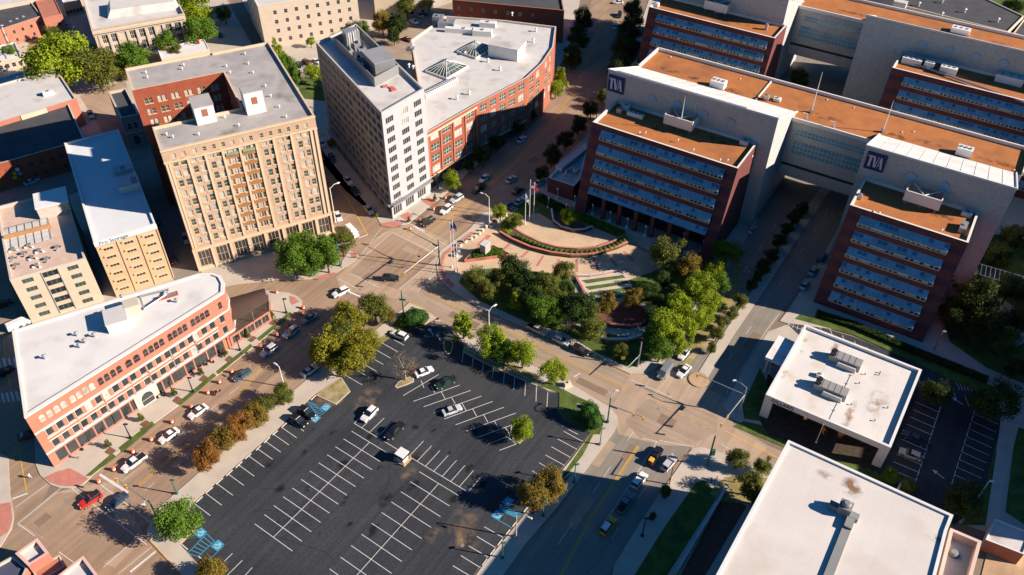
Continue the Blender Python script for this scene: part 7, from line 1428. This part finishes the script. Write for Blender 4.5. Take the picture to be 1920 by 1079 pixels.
for i, px in enumerate(((393, 680), (376, 690), (302, 742), (155, 838))):
    p = at(*px, H); t = thing('cafe_table', ('round cafe table with chairs nearest the restaurant end of the salmon block', 'second cafe table before the salmon block storefront', 'cafe table just right of the arched entrance', 'cafe table near the lower corner storefront')[i], 'table', p, .3 * i); b = MB(); b.lathe([(.05, 0), (.05, .72)], tuple(p), 6); b.build('leg', m_black, t); b = MB(); b.lathe([(.5, .72), (.5, .76)], tuple(p), 12); b.build('top', m_black, t)
    for k in range(3): c = p + Vector((math.cos(i + 2.1 * k) * .95, math.sin(i + 2.1 * k) * .95, 0)); b = MB(); b.box(c, (.42, .42, .45), i + k); b.box(c + Vector((.16, 0, .45)), (.06, .42, .4), i + k); b.build('chair', m_black, t)
# ================================================================ TREES AND SHRUBS
def leafmat(name, col, var=.35, rnd=.10, tr=.28):
    m = mat(name, col, .75, var, .7, spec=.15, fine=.25, fscale=2.5, transl=tr, rnd=rnd); return m
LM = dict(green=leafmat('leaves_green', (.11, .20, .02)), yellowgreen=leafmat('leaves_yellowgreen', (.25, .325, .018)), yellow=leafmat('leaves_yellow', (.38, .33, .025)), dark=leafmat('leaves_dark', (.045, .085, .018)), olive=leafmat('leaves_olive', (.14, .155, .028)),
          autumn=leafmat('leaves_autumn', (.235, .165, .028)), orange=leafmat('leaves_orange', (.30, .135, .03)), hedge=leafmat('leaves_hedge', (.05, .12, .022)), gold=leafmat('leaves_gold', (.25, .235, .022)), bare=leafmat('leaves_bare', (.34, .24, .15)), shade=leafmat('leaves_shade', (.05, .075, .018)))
rng = random.Random(11)
def crown_mesh(kind, seed, n=3600, ls=.085):
    """crown normalised to radius 1, from z=-1 to 1; many leaf faces scattered through clumps"""
    r = random.Random(seed); vs, fs, mi = [], [], []; cl = []
    def hull(v):   # radial factor per height of the crown type
        z = v.z
        if kind == 'round': return 1.0
        if kind == 'cone': return max(.12, (1 - (z + 1) / 2) ** .8 * 1.15)
        if kind == 'oval': return 1.0
        return 1.0
    ncl = {'round': 26, 'cone': 34, 'oval': 18, 'bush': 14, 'shrubball': 10, 'bare': 22}.get(kind, 24)
    for i in range(ncl):
        while True:
            v = Vector((r.uniform(-1, 1), r.uniform(-1, 1), r.uniform(-.85, 1)))
            if kind == 'cone':
                if math.hypot(v.x, v.y) < hull(v) * .8: break
            elif .25 < v.length < .82: break
        cs = r.uniform(.24, .42) if kind != 'cone' else r.uniform(.16, .26); cl.append((v, cs, r.uniform(.7, 1.3)))
    if kind in ('oval', 'bush', 'shrubball'): cl = [(Vector((0, 0, 0)), .93, 1.0)] * 6 + [(v, c * .9, w_) for v, c, w_ in cl]
    for k in range(n):
        v, cs, w_ = cl[k % len(cl)]
        d = Vector((r.gauss(0, 1), r.gauss(0, 1), r.gauss(0, .85))).normalized(); rad = cs * (r.random() ** .33) * (1 + .15 * r.gauss(0, 1))
        if kind in ('oval', 'bush', 'shrubball'): rad = cs * r.uniform(.86, 1.06)
        p = v + d * rad; nrm = (d * .8 + Vector((r.gauss(0, .6), r.gauss(0, .6), r.gauss(0, .6) + .35))).normalized(); a = nrm.orthogonal().normalized(); b_ = nrm.cross(a); t = r.uniform(0, 6.28); a2 = a * math.cos(t) + b_ * math.sin(t); b2 = nrm.cross(a2); s = ls * r.uniform(.6, 1.25) * .5
        q = len(vs); vs += [p - a2 * s * 1.3, p + b2 * s, p + a2 * s * 1.3, p - b2 * s]; fs.append((q, q + 1, q + 2, q + 3)); mi.append(1 if r.random() < .0 else 0)
    if kind in ('oval', 'bush', 'shrubball'):   # leafy core so hedges read solid
        q = len(vs); n1, n2 = 7, 10
        for i in range(n1 + 1):
            for j in range(n2): th = math.pi * i / n1; ph = 6.283 * j / n2; vs.append(Vector((math.sin(th) * math.cos(ph), math.sin(th) * math.sin(ph), math.cos(th))) * .8 * r.uniform(.9, 1.05))
        for i in range(n1):
            for j in range(n2): fs.append((q + i * n2 + j, q + i * n2 + (j + 1) % n2, q + (i + 1) * n2 + (j + 1) % n2, q + (i + 1) * n2 + j))
    me = bpy.data.meshes.new('crown'); me.from_pydata([tuple(v) for v in vs], [], fs); me.update(); me.materials.append(None); return me, [c[0] for c in cl]
CR = {}
def crowns(kind):
    if kind not in CR:
        CR[kind] = [crown_mesh(kind, 100 + 7 * i, {'bare': 1500, 'bush': 2400, 'shrubball': 420, 'oval': 4000, 'cone': 4000}.get(kind, 8500), {'bare': .035, 'shrubball': .2, 'bush': .10, 'oval': .08, 'cone': .08}.get(kind, .066)) for i in range(2 if kind in ('oval', 'shrubball', 'bush', 'bare') else 4)]
    return CR[kind]
def tree(cx, cy, diam, col, label, kind='round', squash=.95, trunk=1.0, group=None, name='tree', z0=H, cat='tree'):
    """crown centre and crown width in photo pixels"""
    hc = 4.0
    for _ in range(4):
        c = at(cx, cy, hc); r = diam / 2 * dist(c) / FOC * ((1.13 if col in ('dark', 'olive', 'shade') else 1.2) if kind == 'round' else 1.06) * (1.3 if col == 'shade' and 1010 < cx < 1200 else .86 if 1210 < cx < 1360 and 500 < cy < 680 else 1); rz_ = r * squash * (1.25 if kind == 'cone' else 1); hc = z0 + rz_ * .92 + min(2.2, r * .45) * trunk
    ms = crowns(kind); me, cl = ms[rng.randrange(len(ms))]; key = (me.name, col)
    if key not in CR: m2 = me.copy(); m2.name = 'crown'; m2.materials.clear(); m2.materials.append(LM[col]); CR[key] = m2
    t = thing(name, label, cat, (c.x, c.y, z0), 0, group); ang = rng.uniform(0, 6.28)
    o = link('crown', CR[key], t, (0, 0, hc - z0), ang, (r * rng.uniform(.94, 1.06), r * rng.uniform(.94, 1.06), rz_))
    if trunk > 0 or kind in ('round', 'cone', 'bare'):
        b = MB(); hz = hc - z0; tr = .05 * r + .07; fork = Vector((0, 0, max(.3, hz - rz_ * .55))); b.tube((0, 0, 0), fork, tr, tr * .75, 7)
        M = Matrix.Rotation(ang, 3, 'Z')
        for v in rng.sample(cl, min(7 if kind != 'bare' else 16, len(cl))):
            e = M @ Vector((v.x * r, v.y * r, v.z * rz_)) + Vector((0, 0, hz)); md = fork.lerp(e, .5) + Vector((0, 0, -.1 * r)); b.tube(fork, md, tr * .5, tr * .32, 5); b.tube(md, e, tr * .32, tr * .1, 5)
        link('trunk', b.mesh('trunk', [m_bark if kind != 'bare' else mat('grey_bark', (.30, .24, .19), .9)]), t)
    return t
TREES = [
# hotel corner clump
((545, 478, 58), 'green', 'leftmost leafy green tree of the clump before the hotel'), ((590, 462, 62), 'green', 'big leafy green tree in the middle of the hotel clump'), ((612, 483, 48), 'green', 'green tree at the front of the hotel clump'), ((640, 452, 50), 'olive', 'darker green tree at the right end of the hotel clump'), ((577, 492, 44), 'green', 'low green tree at the front left of the hotel clump'), ((560, 455, 34), 'yellowgreen', 'small light green tree close to the hotel wall'),
# plaza side
((893, 522, 46), 'olive', 'olive tree beside the crossing corner of the plaza'), ((918, 540, 40), 'olive', 'dark olive tree just below the corner olive tree'), ((962, 508, 58), 'shade', 'dark green tree with a brownish top beside the plaza paving'), ((985, 530, 52), 'dark', 'dark green tree amid the plaza cluster'), ((1018, 535, 56), 'olive', 'bronze olive tree right of the dark plaza trees'), ((1057, 508, 38), 'olive', 'small olive tree above the grass steps'), ((966, 564, 30), 'yellowgreen', 'small yellow-green tree on the street side of the cluster'),
((1018, 578, 50), 'green', 'green tree above the parked pale pickup'), ((1083, 575, 62), 'dark', 'large dark green tree left of the grass steps'), ((1110, 612, 48), 'olive', 'green tree at the bottom of the plaza garden'), ((1140, 568, 34), 'autumn', 'left of two small bronze trees below the grass steps'), ((1188, 559, 34), 'autumn', 'right of two small bronze trees below the grass steps'), ((1165, 658, 26), 'olive', 'thin young tree behind the yellow street box'), ((1060, 545, 34), 'dark', 'dark shrub-like tree left of the sunny lawn'),
((1252, 470, 62), 'olive', 'large olive tree with bronze tips before the arcade'), ((1293, 495, 42), 'autumn', 'bronze tree right of the large olive tree'), ((1366, 472, 46), 'green', 'green tree at the street corner of the nearest wing'), ((1343, 508, 44), 'yellowgreen', 'light green tree below the wing corner'), ((1310, 535, 58), 'yellowgreen', 'bright tree at the top of the sunny street row'), ((1247, 525, 40), 'dark', 'dark tree in the shade under the bronze trees'), ((1215, 545, 44), 'dark', 'dark green tree beside the right edge of the lawn'), ((1238, 570, 40), 'dark', 'dark tree hidden behind the sunny street row'),
((1275, 575, 58), 'yellowgreen', 'large sunny tree in the middle of the street row'), ((1330, 565, 50), 'yellowgreen', 'sunny tree leaning over the left lanes'), ((1250, 612, 66), 'yellowgreen', 'large sunny tree low in the street row'), ((1300, 605, 52), 'yellowgreen', 'sunny tree beside the left lanes of the divided street'), ((1238, 655, 52), 'green', 'last sunny tree of the row at the right crossing'), ((1348, 535, 40), 'green', 'small tree between the wing corner and the sunny row'), ((1320, 590, 44), 'yellowgreen', 'sunny tree between two others over the left lane'), ((1278, 640, 46), 'yellowgreen', 'sunny tree above the half hidden white car'), ((1225, 625, 44), 'green', 'green tree at the left foot of the sunny row'), ((1225, 590, 40), 'dark', 'dark tree behind the foot of the sunny row'),
((940, 520, 44), 'olive', 'olive tree squeezed between the corner trees and the dark cluster'), ((1000, 560, 46), 'dark', 'dark tree low in the plaza cluster'), ((1040, 590, 40), 'green', 'green tree between the pickup tree and the large dark tree'), ((1045, 560, 36), 'olive', 'olive tree beside the sunny lawn strip'), ((1105, 585, 40), 'olive', 'olive tree overlapping the large dark tree'),
# median
((1389, 565, 28), 'olive', 'top tree on the sunlit part of the median'), ((1371, 586, 26), 'olive', 'second tree on the sunlit part of the median'), ((1357, 605, 26), 'olive', 'third tree on the sunlit part of the median'), ((1345, 626, 30), 'olive', 'fourth tree on the sunlit part of the median'), ((1334, 652, 22), 'olive', 'lowest small tree on the median'), ((1432, 500, 26), 'shade', 'shaded tree on the upper median beside the second wing'), ((1410, 534, 20), 'shade', 'shaded shrub tree just above the sunlit median trees'), ((1421, 517, 22), 'shade', 'shaded shrub tree between the lowest two shaded median trees'), ((1447, 478, 24), 'shade', 'shaded tree in the middle of the dark median stretch'), ((1462, 452, 26), 'shade', 'shaded tree higher on the median'), ((1476, 430, 24), 'shade', 'shaded tree between the two higher median trees'), ((1490, 408, 26), 'shade', 'shaded tree on the median near the bridge'), ((1505, 390, 22), 'shade', 'shaded shrub tree last before the bridge'),
# lot edge
((868, 604, 56), 'yellowgreen', 'pyramid-shaped yellow-green tree by the lot entrance'), ((922, 640, 56), 'yellowgreen', 'broad yellow-green tree beside the white street lamp'), ((980, 664, 50), 'yellowgreen', 'yellow-green tree between the lamp tree and the lot exit'), ((1038, 697, 46), 'yellowgreen', 'compact yellow-green tree by the utility cabinet'), ((945, 660, 40), 'green', 'small tree filling the gap behind the lot stalls'),
((702, 578, 54), 'olive', 'olive street tree with orange tips by the centre crossing'), ((655, 603, 60), 'gold', 'yellow-green crown at the top of the big lot-side clump'), ((612, 648, 66), 'gold', 'left crown of the big clump above the avenue'), ((665, 660, 64), 'gold', 'right crown of the big clump beside the lot stalls'), ((635, 628, 60), 'olive', 'middle crown of the big lot-side clump'), ((640, 683, 46), 'gold', 'lowest crown of the big clump near the sandy island'), ((690, 640, 46), 'gold', 'crown of the big clump reaching over the first lot stalls'), ((96, 62, 22), 'olive', 'small tree in the lane behind the salmon cube'), ((18, 97, 20), 'green', 'small tree at the left edge by the white roofed building'), ((330, 100, 26), 'olive', 'tree between the low white roof and the classical building'), ((420, 25, 26), 'olive', 'tree at the top of the street beside the cream block'), ((652, 48, 18), 'olive', 'small tree between the cream block and the parking deck'), ((622, 268, 14), 'orange', 'small round reddish tree in the shaded street by the tower'),
((650, 590, 44), 'autumn', 'orange tinted crown at the avenue side of the big clump'), ((728, 592, 26), 'autumn', 'small red tinted tree by the dark hedge'),
((527, 740, 40), 'olive', 'topmost tree of the small row above the lot'), ((498, 756, 34), 'olive', 'second tree of the small row above the lot'), ((477, 779, 42), 'autumn', 'third tree of the small row, bronze'), ((447, 800, 46), 'orange', 'fourth tree of the small row, red-orange'), ((421, 823, 42), 'autumn', 'fifth tree of the small row, bronze green'), ((387, 855, 48), 'orange', 'last tree of the small row with the reddest leaves'),
((332, 977, 66), 'green', 'round green tree at the lower left corner of the lot'), ((395, 1074, 46), 'autumn', 'bronze tree cut by the bottom edge'), ((977, 803, 40), 'yellowgreen', 'small yellow tree on the island inside the lot'), ((1030, 905, 56), 'autumn', 'upper bronze tree on the lower right lot edge'), ((1003, 925, 54), 'autumn', 'lower bronze tree on the lower right lot edge'),
((848, 337, 30), 'yellowgreen', 'small yellow-green tree on the tower pavement'), ((938, 398, 26), 'yellowgreen', 'yellow-green tree rising from the long tub planter'), ((967, 413, 26), 'olive', 'small tree at the left end of the clipped hedge'), ((1065, 404, 28), 'yellowgreen', 'round light tree inside the small curved wall'),
((1052, 140, 32), 'yellowgreen', 'bright yellow-green tree at the sunny gap of the avenue'), ((1042, 165, 26), 'yellowgreen', 'smaller bright tree just below the sunny gap'), ((905, 290, 34), 'shade', 'dark tree in shade along the brick office'), ((932, 268, 30), 'shade', 'second dark tree along the brick office'), ((965, 235, 30), 'shade', 'third dark tree along the brick office'), ((992, 212, 26), 'shade', 'fourth dark tree along the brick office'), ((878, 312, 22), 'shade', 'small dark tree next to the tower end'),
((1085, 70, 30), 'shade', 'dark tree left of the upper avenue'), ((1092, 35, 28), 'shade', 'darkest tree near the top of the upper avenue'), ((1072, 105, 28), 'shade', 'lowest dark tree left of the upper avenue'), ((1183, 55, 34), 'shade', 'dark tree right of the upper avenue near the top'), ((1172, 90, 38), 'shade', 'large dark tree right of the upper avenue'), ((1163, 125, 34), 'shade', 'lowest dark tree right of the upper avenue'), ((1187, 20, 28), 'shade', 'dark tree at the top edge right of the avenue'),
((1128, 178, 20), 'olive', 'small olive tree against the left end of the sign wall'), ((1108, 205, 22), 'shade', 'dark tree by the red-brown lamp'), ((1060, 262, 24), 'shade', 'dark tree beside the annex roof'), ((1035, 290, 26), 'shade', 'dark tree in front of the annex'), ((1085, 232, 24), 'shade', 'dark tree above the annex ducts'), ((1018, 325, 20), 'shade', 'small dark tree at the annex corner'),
# upper left
((110, 115, 90), 'yellowgreen', 'very large yellow-green tree in the upper left'), ((175, 125, 66), 'olive', 'large dark olive tree next to the yellow-green giant'), ((250, 110, 48), 'green', 'green tree before the classical building'), ((215, 122, 36), 'olive', 'tree between the large olive tree and the classical building'), ((312, 82, 34), 'green', 'small tree at the steps of the classical building'), ((375, 58, 50), 'green', 'green tree right of the classical building'), ((362, 12, 56), 'yellowgreen', 'yellow-green tree at the top edge right of the classical building'), ((345, 0, 30), 'green', 'green tree cut by the top edge'),
((516, 84, 20), 'yellowgreen', 'topmost small bright tree below the cream block'), ((528, 104, 30), 'yellowgreen', 'bright tree second from the top beside the hotel rear'), ((534, 122, 30), 'green', 'green tree third in the line beside the hotel rear'), ((548, 140, 30), 'green', 'lowest dark green tree of the line beside the hotel rear'), ((588, 138, 30), 'yellowgreen', 'bright tree on the lawn left of the tower'), ((582, 78, 14), 'yellowgreen', 'tiny yellow tree before the cream block'), ((645, 62, 12), 'yellow', 'tiny yellow shrub tree near the cream block corner'), ((680, 52, 22), 'green', 'green tree in front of the parking deck'), ((716, 38, 34), 'autumn', 'orange topped tree beside the parking deck'), ((745, 45, 34), 'shade', 'dark tree in the upper parking yard'), ((762, 12, 30), 'olive', 'olive tree at the top of the upper parking yard'), ((800, 5, 26), 'yellow', 'yellow tree at the top beside the parked cars'), ((738, 65, 26), 'shade', 'small dark tree low in the upper parking yard'),
# lower right
((1408, 908, 48), 'olive', 'olive tree beside the cream roof edge'), ((1383, 860, 36), 'olive', 'olive tree at the lower right crossing'), ((1432, 872, 32), 'olive', 'olive tree between the crossing and the cream roof'), ((1420, 940, 34), 'olive', 'lowest olive tree along the cream roof'),
((1780, 575, 40), 'shade', 'dark tree nearest the right side of the second wing'), ((1865, 480, 46), 'shade', 'dark tree under the middle of the glazed walkway'), ((1895, 540, 50), 'shade', 'dark tree at the right edge below the walkway'), ((1915, 600, 46), 'shade', 'dark tree cut by the right edge above the round path'), ((1905, 690, 34), 'shade', 'dark tree beside the pavement bend at the right edge'), ((1835, 560, 66), 'shade', 'large dark tree right of the second wing'), ((1850, 610, 60), 'shade', 'dark tree below the large dark one on the right'), ((1885, 640, 44), 'olive', 'olive tree with orange leaves at the right pavement'), ((1805, 520, 44), 'shade', 'dark tree touching the glazed walkway'), ((1905, 445, 44), 'shade', 'dark tree at the right edge above the walkway'), ((1870, 748, 70), 'shade', 'dark round tree beyond the right parking lot'), ((1758, 735, 46), 'shade', 'dark tree at the top of the right parking lot'), ((1812, 935, 60), 'shade', 'dark tree at the lower end of the right parking lot'), ((1795, 600, 44), 'shade', 'dark tree in the shaded lawn right of the second wing'), ((1896, 18, 34), 'dark', 'dark conifer-like tree in the top right corner'), ((1750, -5, 40), 'green', 'green tree at the top right edge'), ((1205, 150, 56), 'dark', 'large dark tree between the two office complexes, avenue side'), ((1190, 178, 46), 'dark', 'dark tree lowest between the two office complexes'), ((1500, 150, 34), 'shade', 'added dark tree filling in for shade under the farther bridge'), ((1540, 190, 34), 'shade', 'added dark tree filling in for shade between the bridges over the divided street'),  # last two trees are added to darken the ground around the bridges
]
KEY = {(868, 604): 'cone', (848, 337): 'round', (1052, 140): 'cone', (516, 84): 'cone', (528, 104): 'cone', (966, 564): 'cone'}
for (x, y, dd), col, lab in TREES: tree(x, y, dd, col, lab, KEY.get((x, y), 'round'), squash=1.0 if dd < 40 else .9, z0=H)
tree(757, 683, 60, 'bare', 'nearly leafless brown tree on the small triangular lot island', 'bare', .85, 1.3, z0=.2); tree(1065, 606, 34, 'bare', 'greyish thin-leaved tree on the street side of the plaza', 'bare', .9); tree(1137, 600, 24, 'bare', 'white-twigged bare shrub at the edge of the sunken court', 'bare', 1.0, .5)
tree(1104, 772, 36, 'hedge', 'tall clipped dark green oval hedge on the grass strip, upper half', 'oval', 1.2, 0, name='hedge', cat='hedge'); tree(1115, 788, 34, 'hedge', 'tall clipped dark green oval hedge on the grass strip, lower half', 'oval', 1.0, 0, name='hedge', cat='hedge')
tree(776, 596, 40, 'hedge', 'dark green rounded hedge behind the blue lot sign', 'bush', .7, 0, name='shrub', cat='shrub'); tree(790, 592, 26, 'hedge', 'right end of the dark hedge by the lot entrance', 'bush', .8, 0, name='shrub', cat='shrub'); tree(758, 602, 26, 'green', 'low green shrubs left of the blue lot sign', 'bush', .6, 0, name='shrub', cat='shrub')
tree(1248, 920, 20, 'hedge', 'small dark cone shaped tree on the pavement of the lower right street', 'oval', 1.5, .6); tree(1224, 968, 12, 'shade', 'thin dark shrub tree in its square pit', 'oval', 1.8, .6)
tree(1671, 892, 28, 'green', 'bright green bush left of the white monument sign', 'bush', .9, 0, name='shrub', cat='shrub'); tree(1703, 910, 28, 'olive', 'olive bush right of the white monument sign', 'bush', .7, 0, name='shrub', cat='shrub')
for i, (x, y) in enumerate(((595, 330), (618, 343), (641, 355), (667, 363), (695, 373), (726, 384), (757, 397), (787, 408), (818, 418), (850, 427), (887, 435), (925, 441), (963, 446), (1001, 450), (1040, 452), (1078, 452), (1115, 450), (1151, 446), (1187, 442), (1222, 435), (1255, 426), (1290, 415), (1322, 404), (1350, 393), (1375, 379), (1400, 362), (1414, 349))):
    tree(820 + x / 4, 360 + y / 4, 8.2, 'green', 'clipped round shrub, ' + ORD[i] + ' from the left between the curved plaza walls', 'shrubball', .9, 0, 'clipped shrubs of the curved plaza planter', name='shrub', z0=H + .7, cat='shrub')
def hedge(name, lab, pts, wd, h, col='hedge', z=H, kind='bush'):
    """clipped hedge along pixels: a solid leafy body"""
    P = [at(*p, z) for p in pts]; p0 = P[0]; vs = []; fs = []; r = random.Random(5)
    b = MB()
    for a_, b_ in zip(P[:-1], P[1:]):
        d = b_ - a_; m_ = (a_ + b_) / 2; b.box((m_.x, m_.y, z), (d.length + .2, wd * .86, h * .92), math.atan2(d.y, d.x)); n = int(d.length * 60 * wd * h ** .3); u_ = d.normalized(); v_ = Vector((-u_.y, u_.x, 0))
        for _ in range(min(n, 3000)):
            q = a_ + d * r.random() + v_ * wd * .5 * r.uniform(-1, 1); zz = h * r.uniform(.88, 1.05)
            if r.random() < .45: q = a_ + d * r.random() + v_ * wd * .5 * r.choice((-1, 1)); zz = h * r.random()
            q = Vector((q.x, q.y, z + zz)); s = .16; n1 = Vector((r.gauss(0, 1), r.gauss(0, 1), r.gauss(0, 1) + .8)).normalized(); e = n1.orthogonal().normalized() * s; f = n1.cross(e).normalized() * s; b.add([q - e, q - f, q + e, q + f], [(0, 1, 2, 3)])
    o = b.build(name, LM[col], origin=p0); tag(o, lab, 'hedge'); return o
hedge('hedge', 'long clipped hedge between the paved arc and the lamps of the arcade', [(1085, 408), (1110, 416), (1140, 430), (1168, 442)], 2.4, 1.1, 'green'); hedge('hedge', 'dark hedge behind the flagpoles above the paved arc', [(1012, 372), (1035, 388), (1062, 396)], 2.6, 1.2, 'dark'); hedge('hedge', 'yellow-green clipped hedge left of the flagpoles', [(978, 402), (960, 415), (945, 430), (955, 440)], 1.8, 1.0, 'yellowgreen')
hedge('hedge', 'low shrubs filling the triangular planter around the stone block', [(888, 484), (905, 482), (925, 478), (942, 479)], 3.0, 1.5, 'green', H); hedge('hedge', 'dark hedge strip below the second wing', [(1530, 590), (1600, 612), (1700, 655), (1850, 715)], 2.0, 1.0, 'shade')
for i, px in enumerate(((420, 660), (374, 697), (325, 735), (262, 782), (200, 832), (509, 590), (463, 626), (815, 372), (766, 412), (706, 402))):
    tree(px[0], px[1] - 2, 13 if i < 7 else 9, 'olive' if i != 9 else 'yellowgreen', ('young tree before the right part of the salmon block', 'young tree right of the cafe tables', 'young tree right of the arched entrance', 'young tree left of the arched entrance', 'young tree near the lower corner of the salmon block', 'young thin tree on the rounded pavement end', 'young tree below the restaurant wall', 'young thin tree between the tower planting beds', 'second thin tree before the tower shopfront', 'tiny bright tree at the tower corner')[i], 'cone', 1.3, .8)
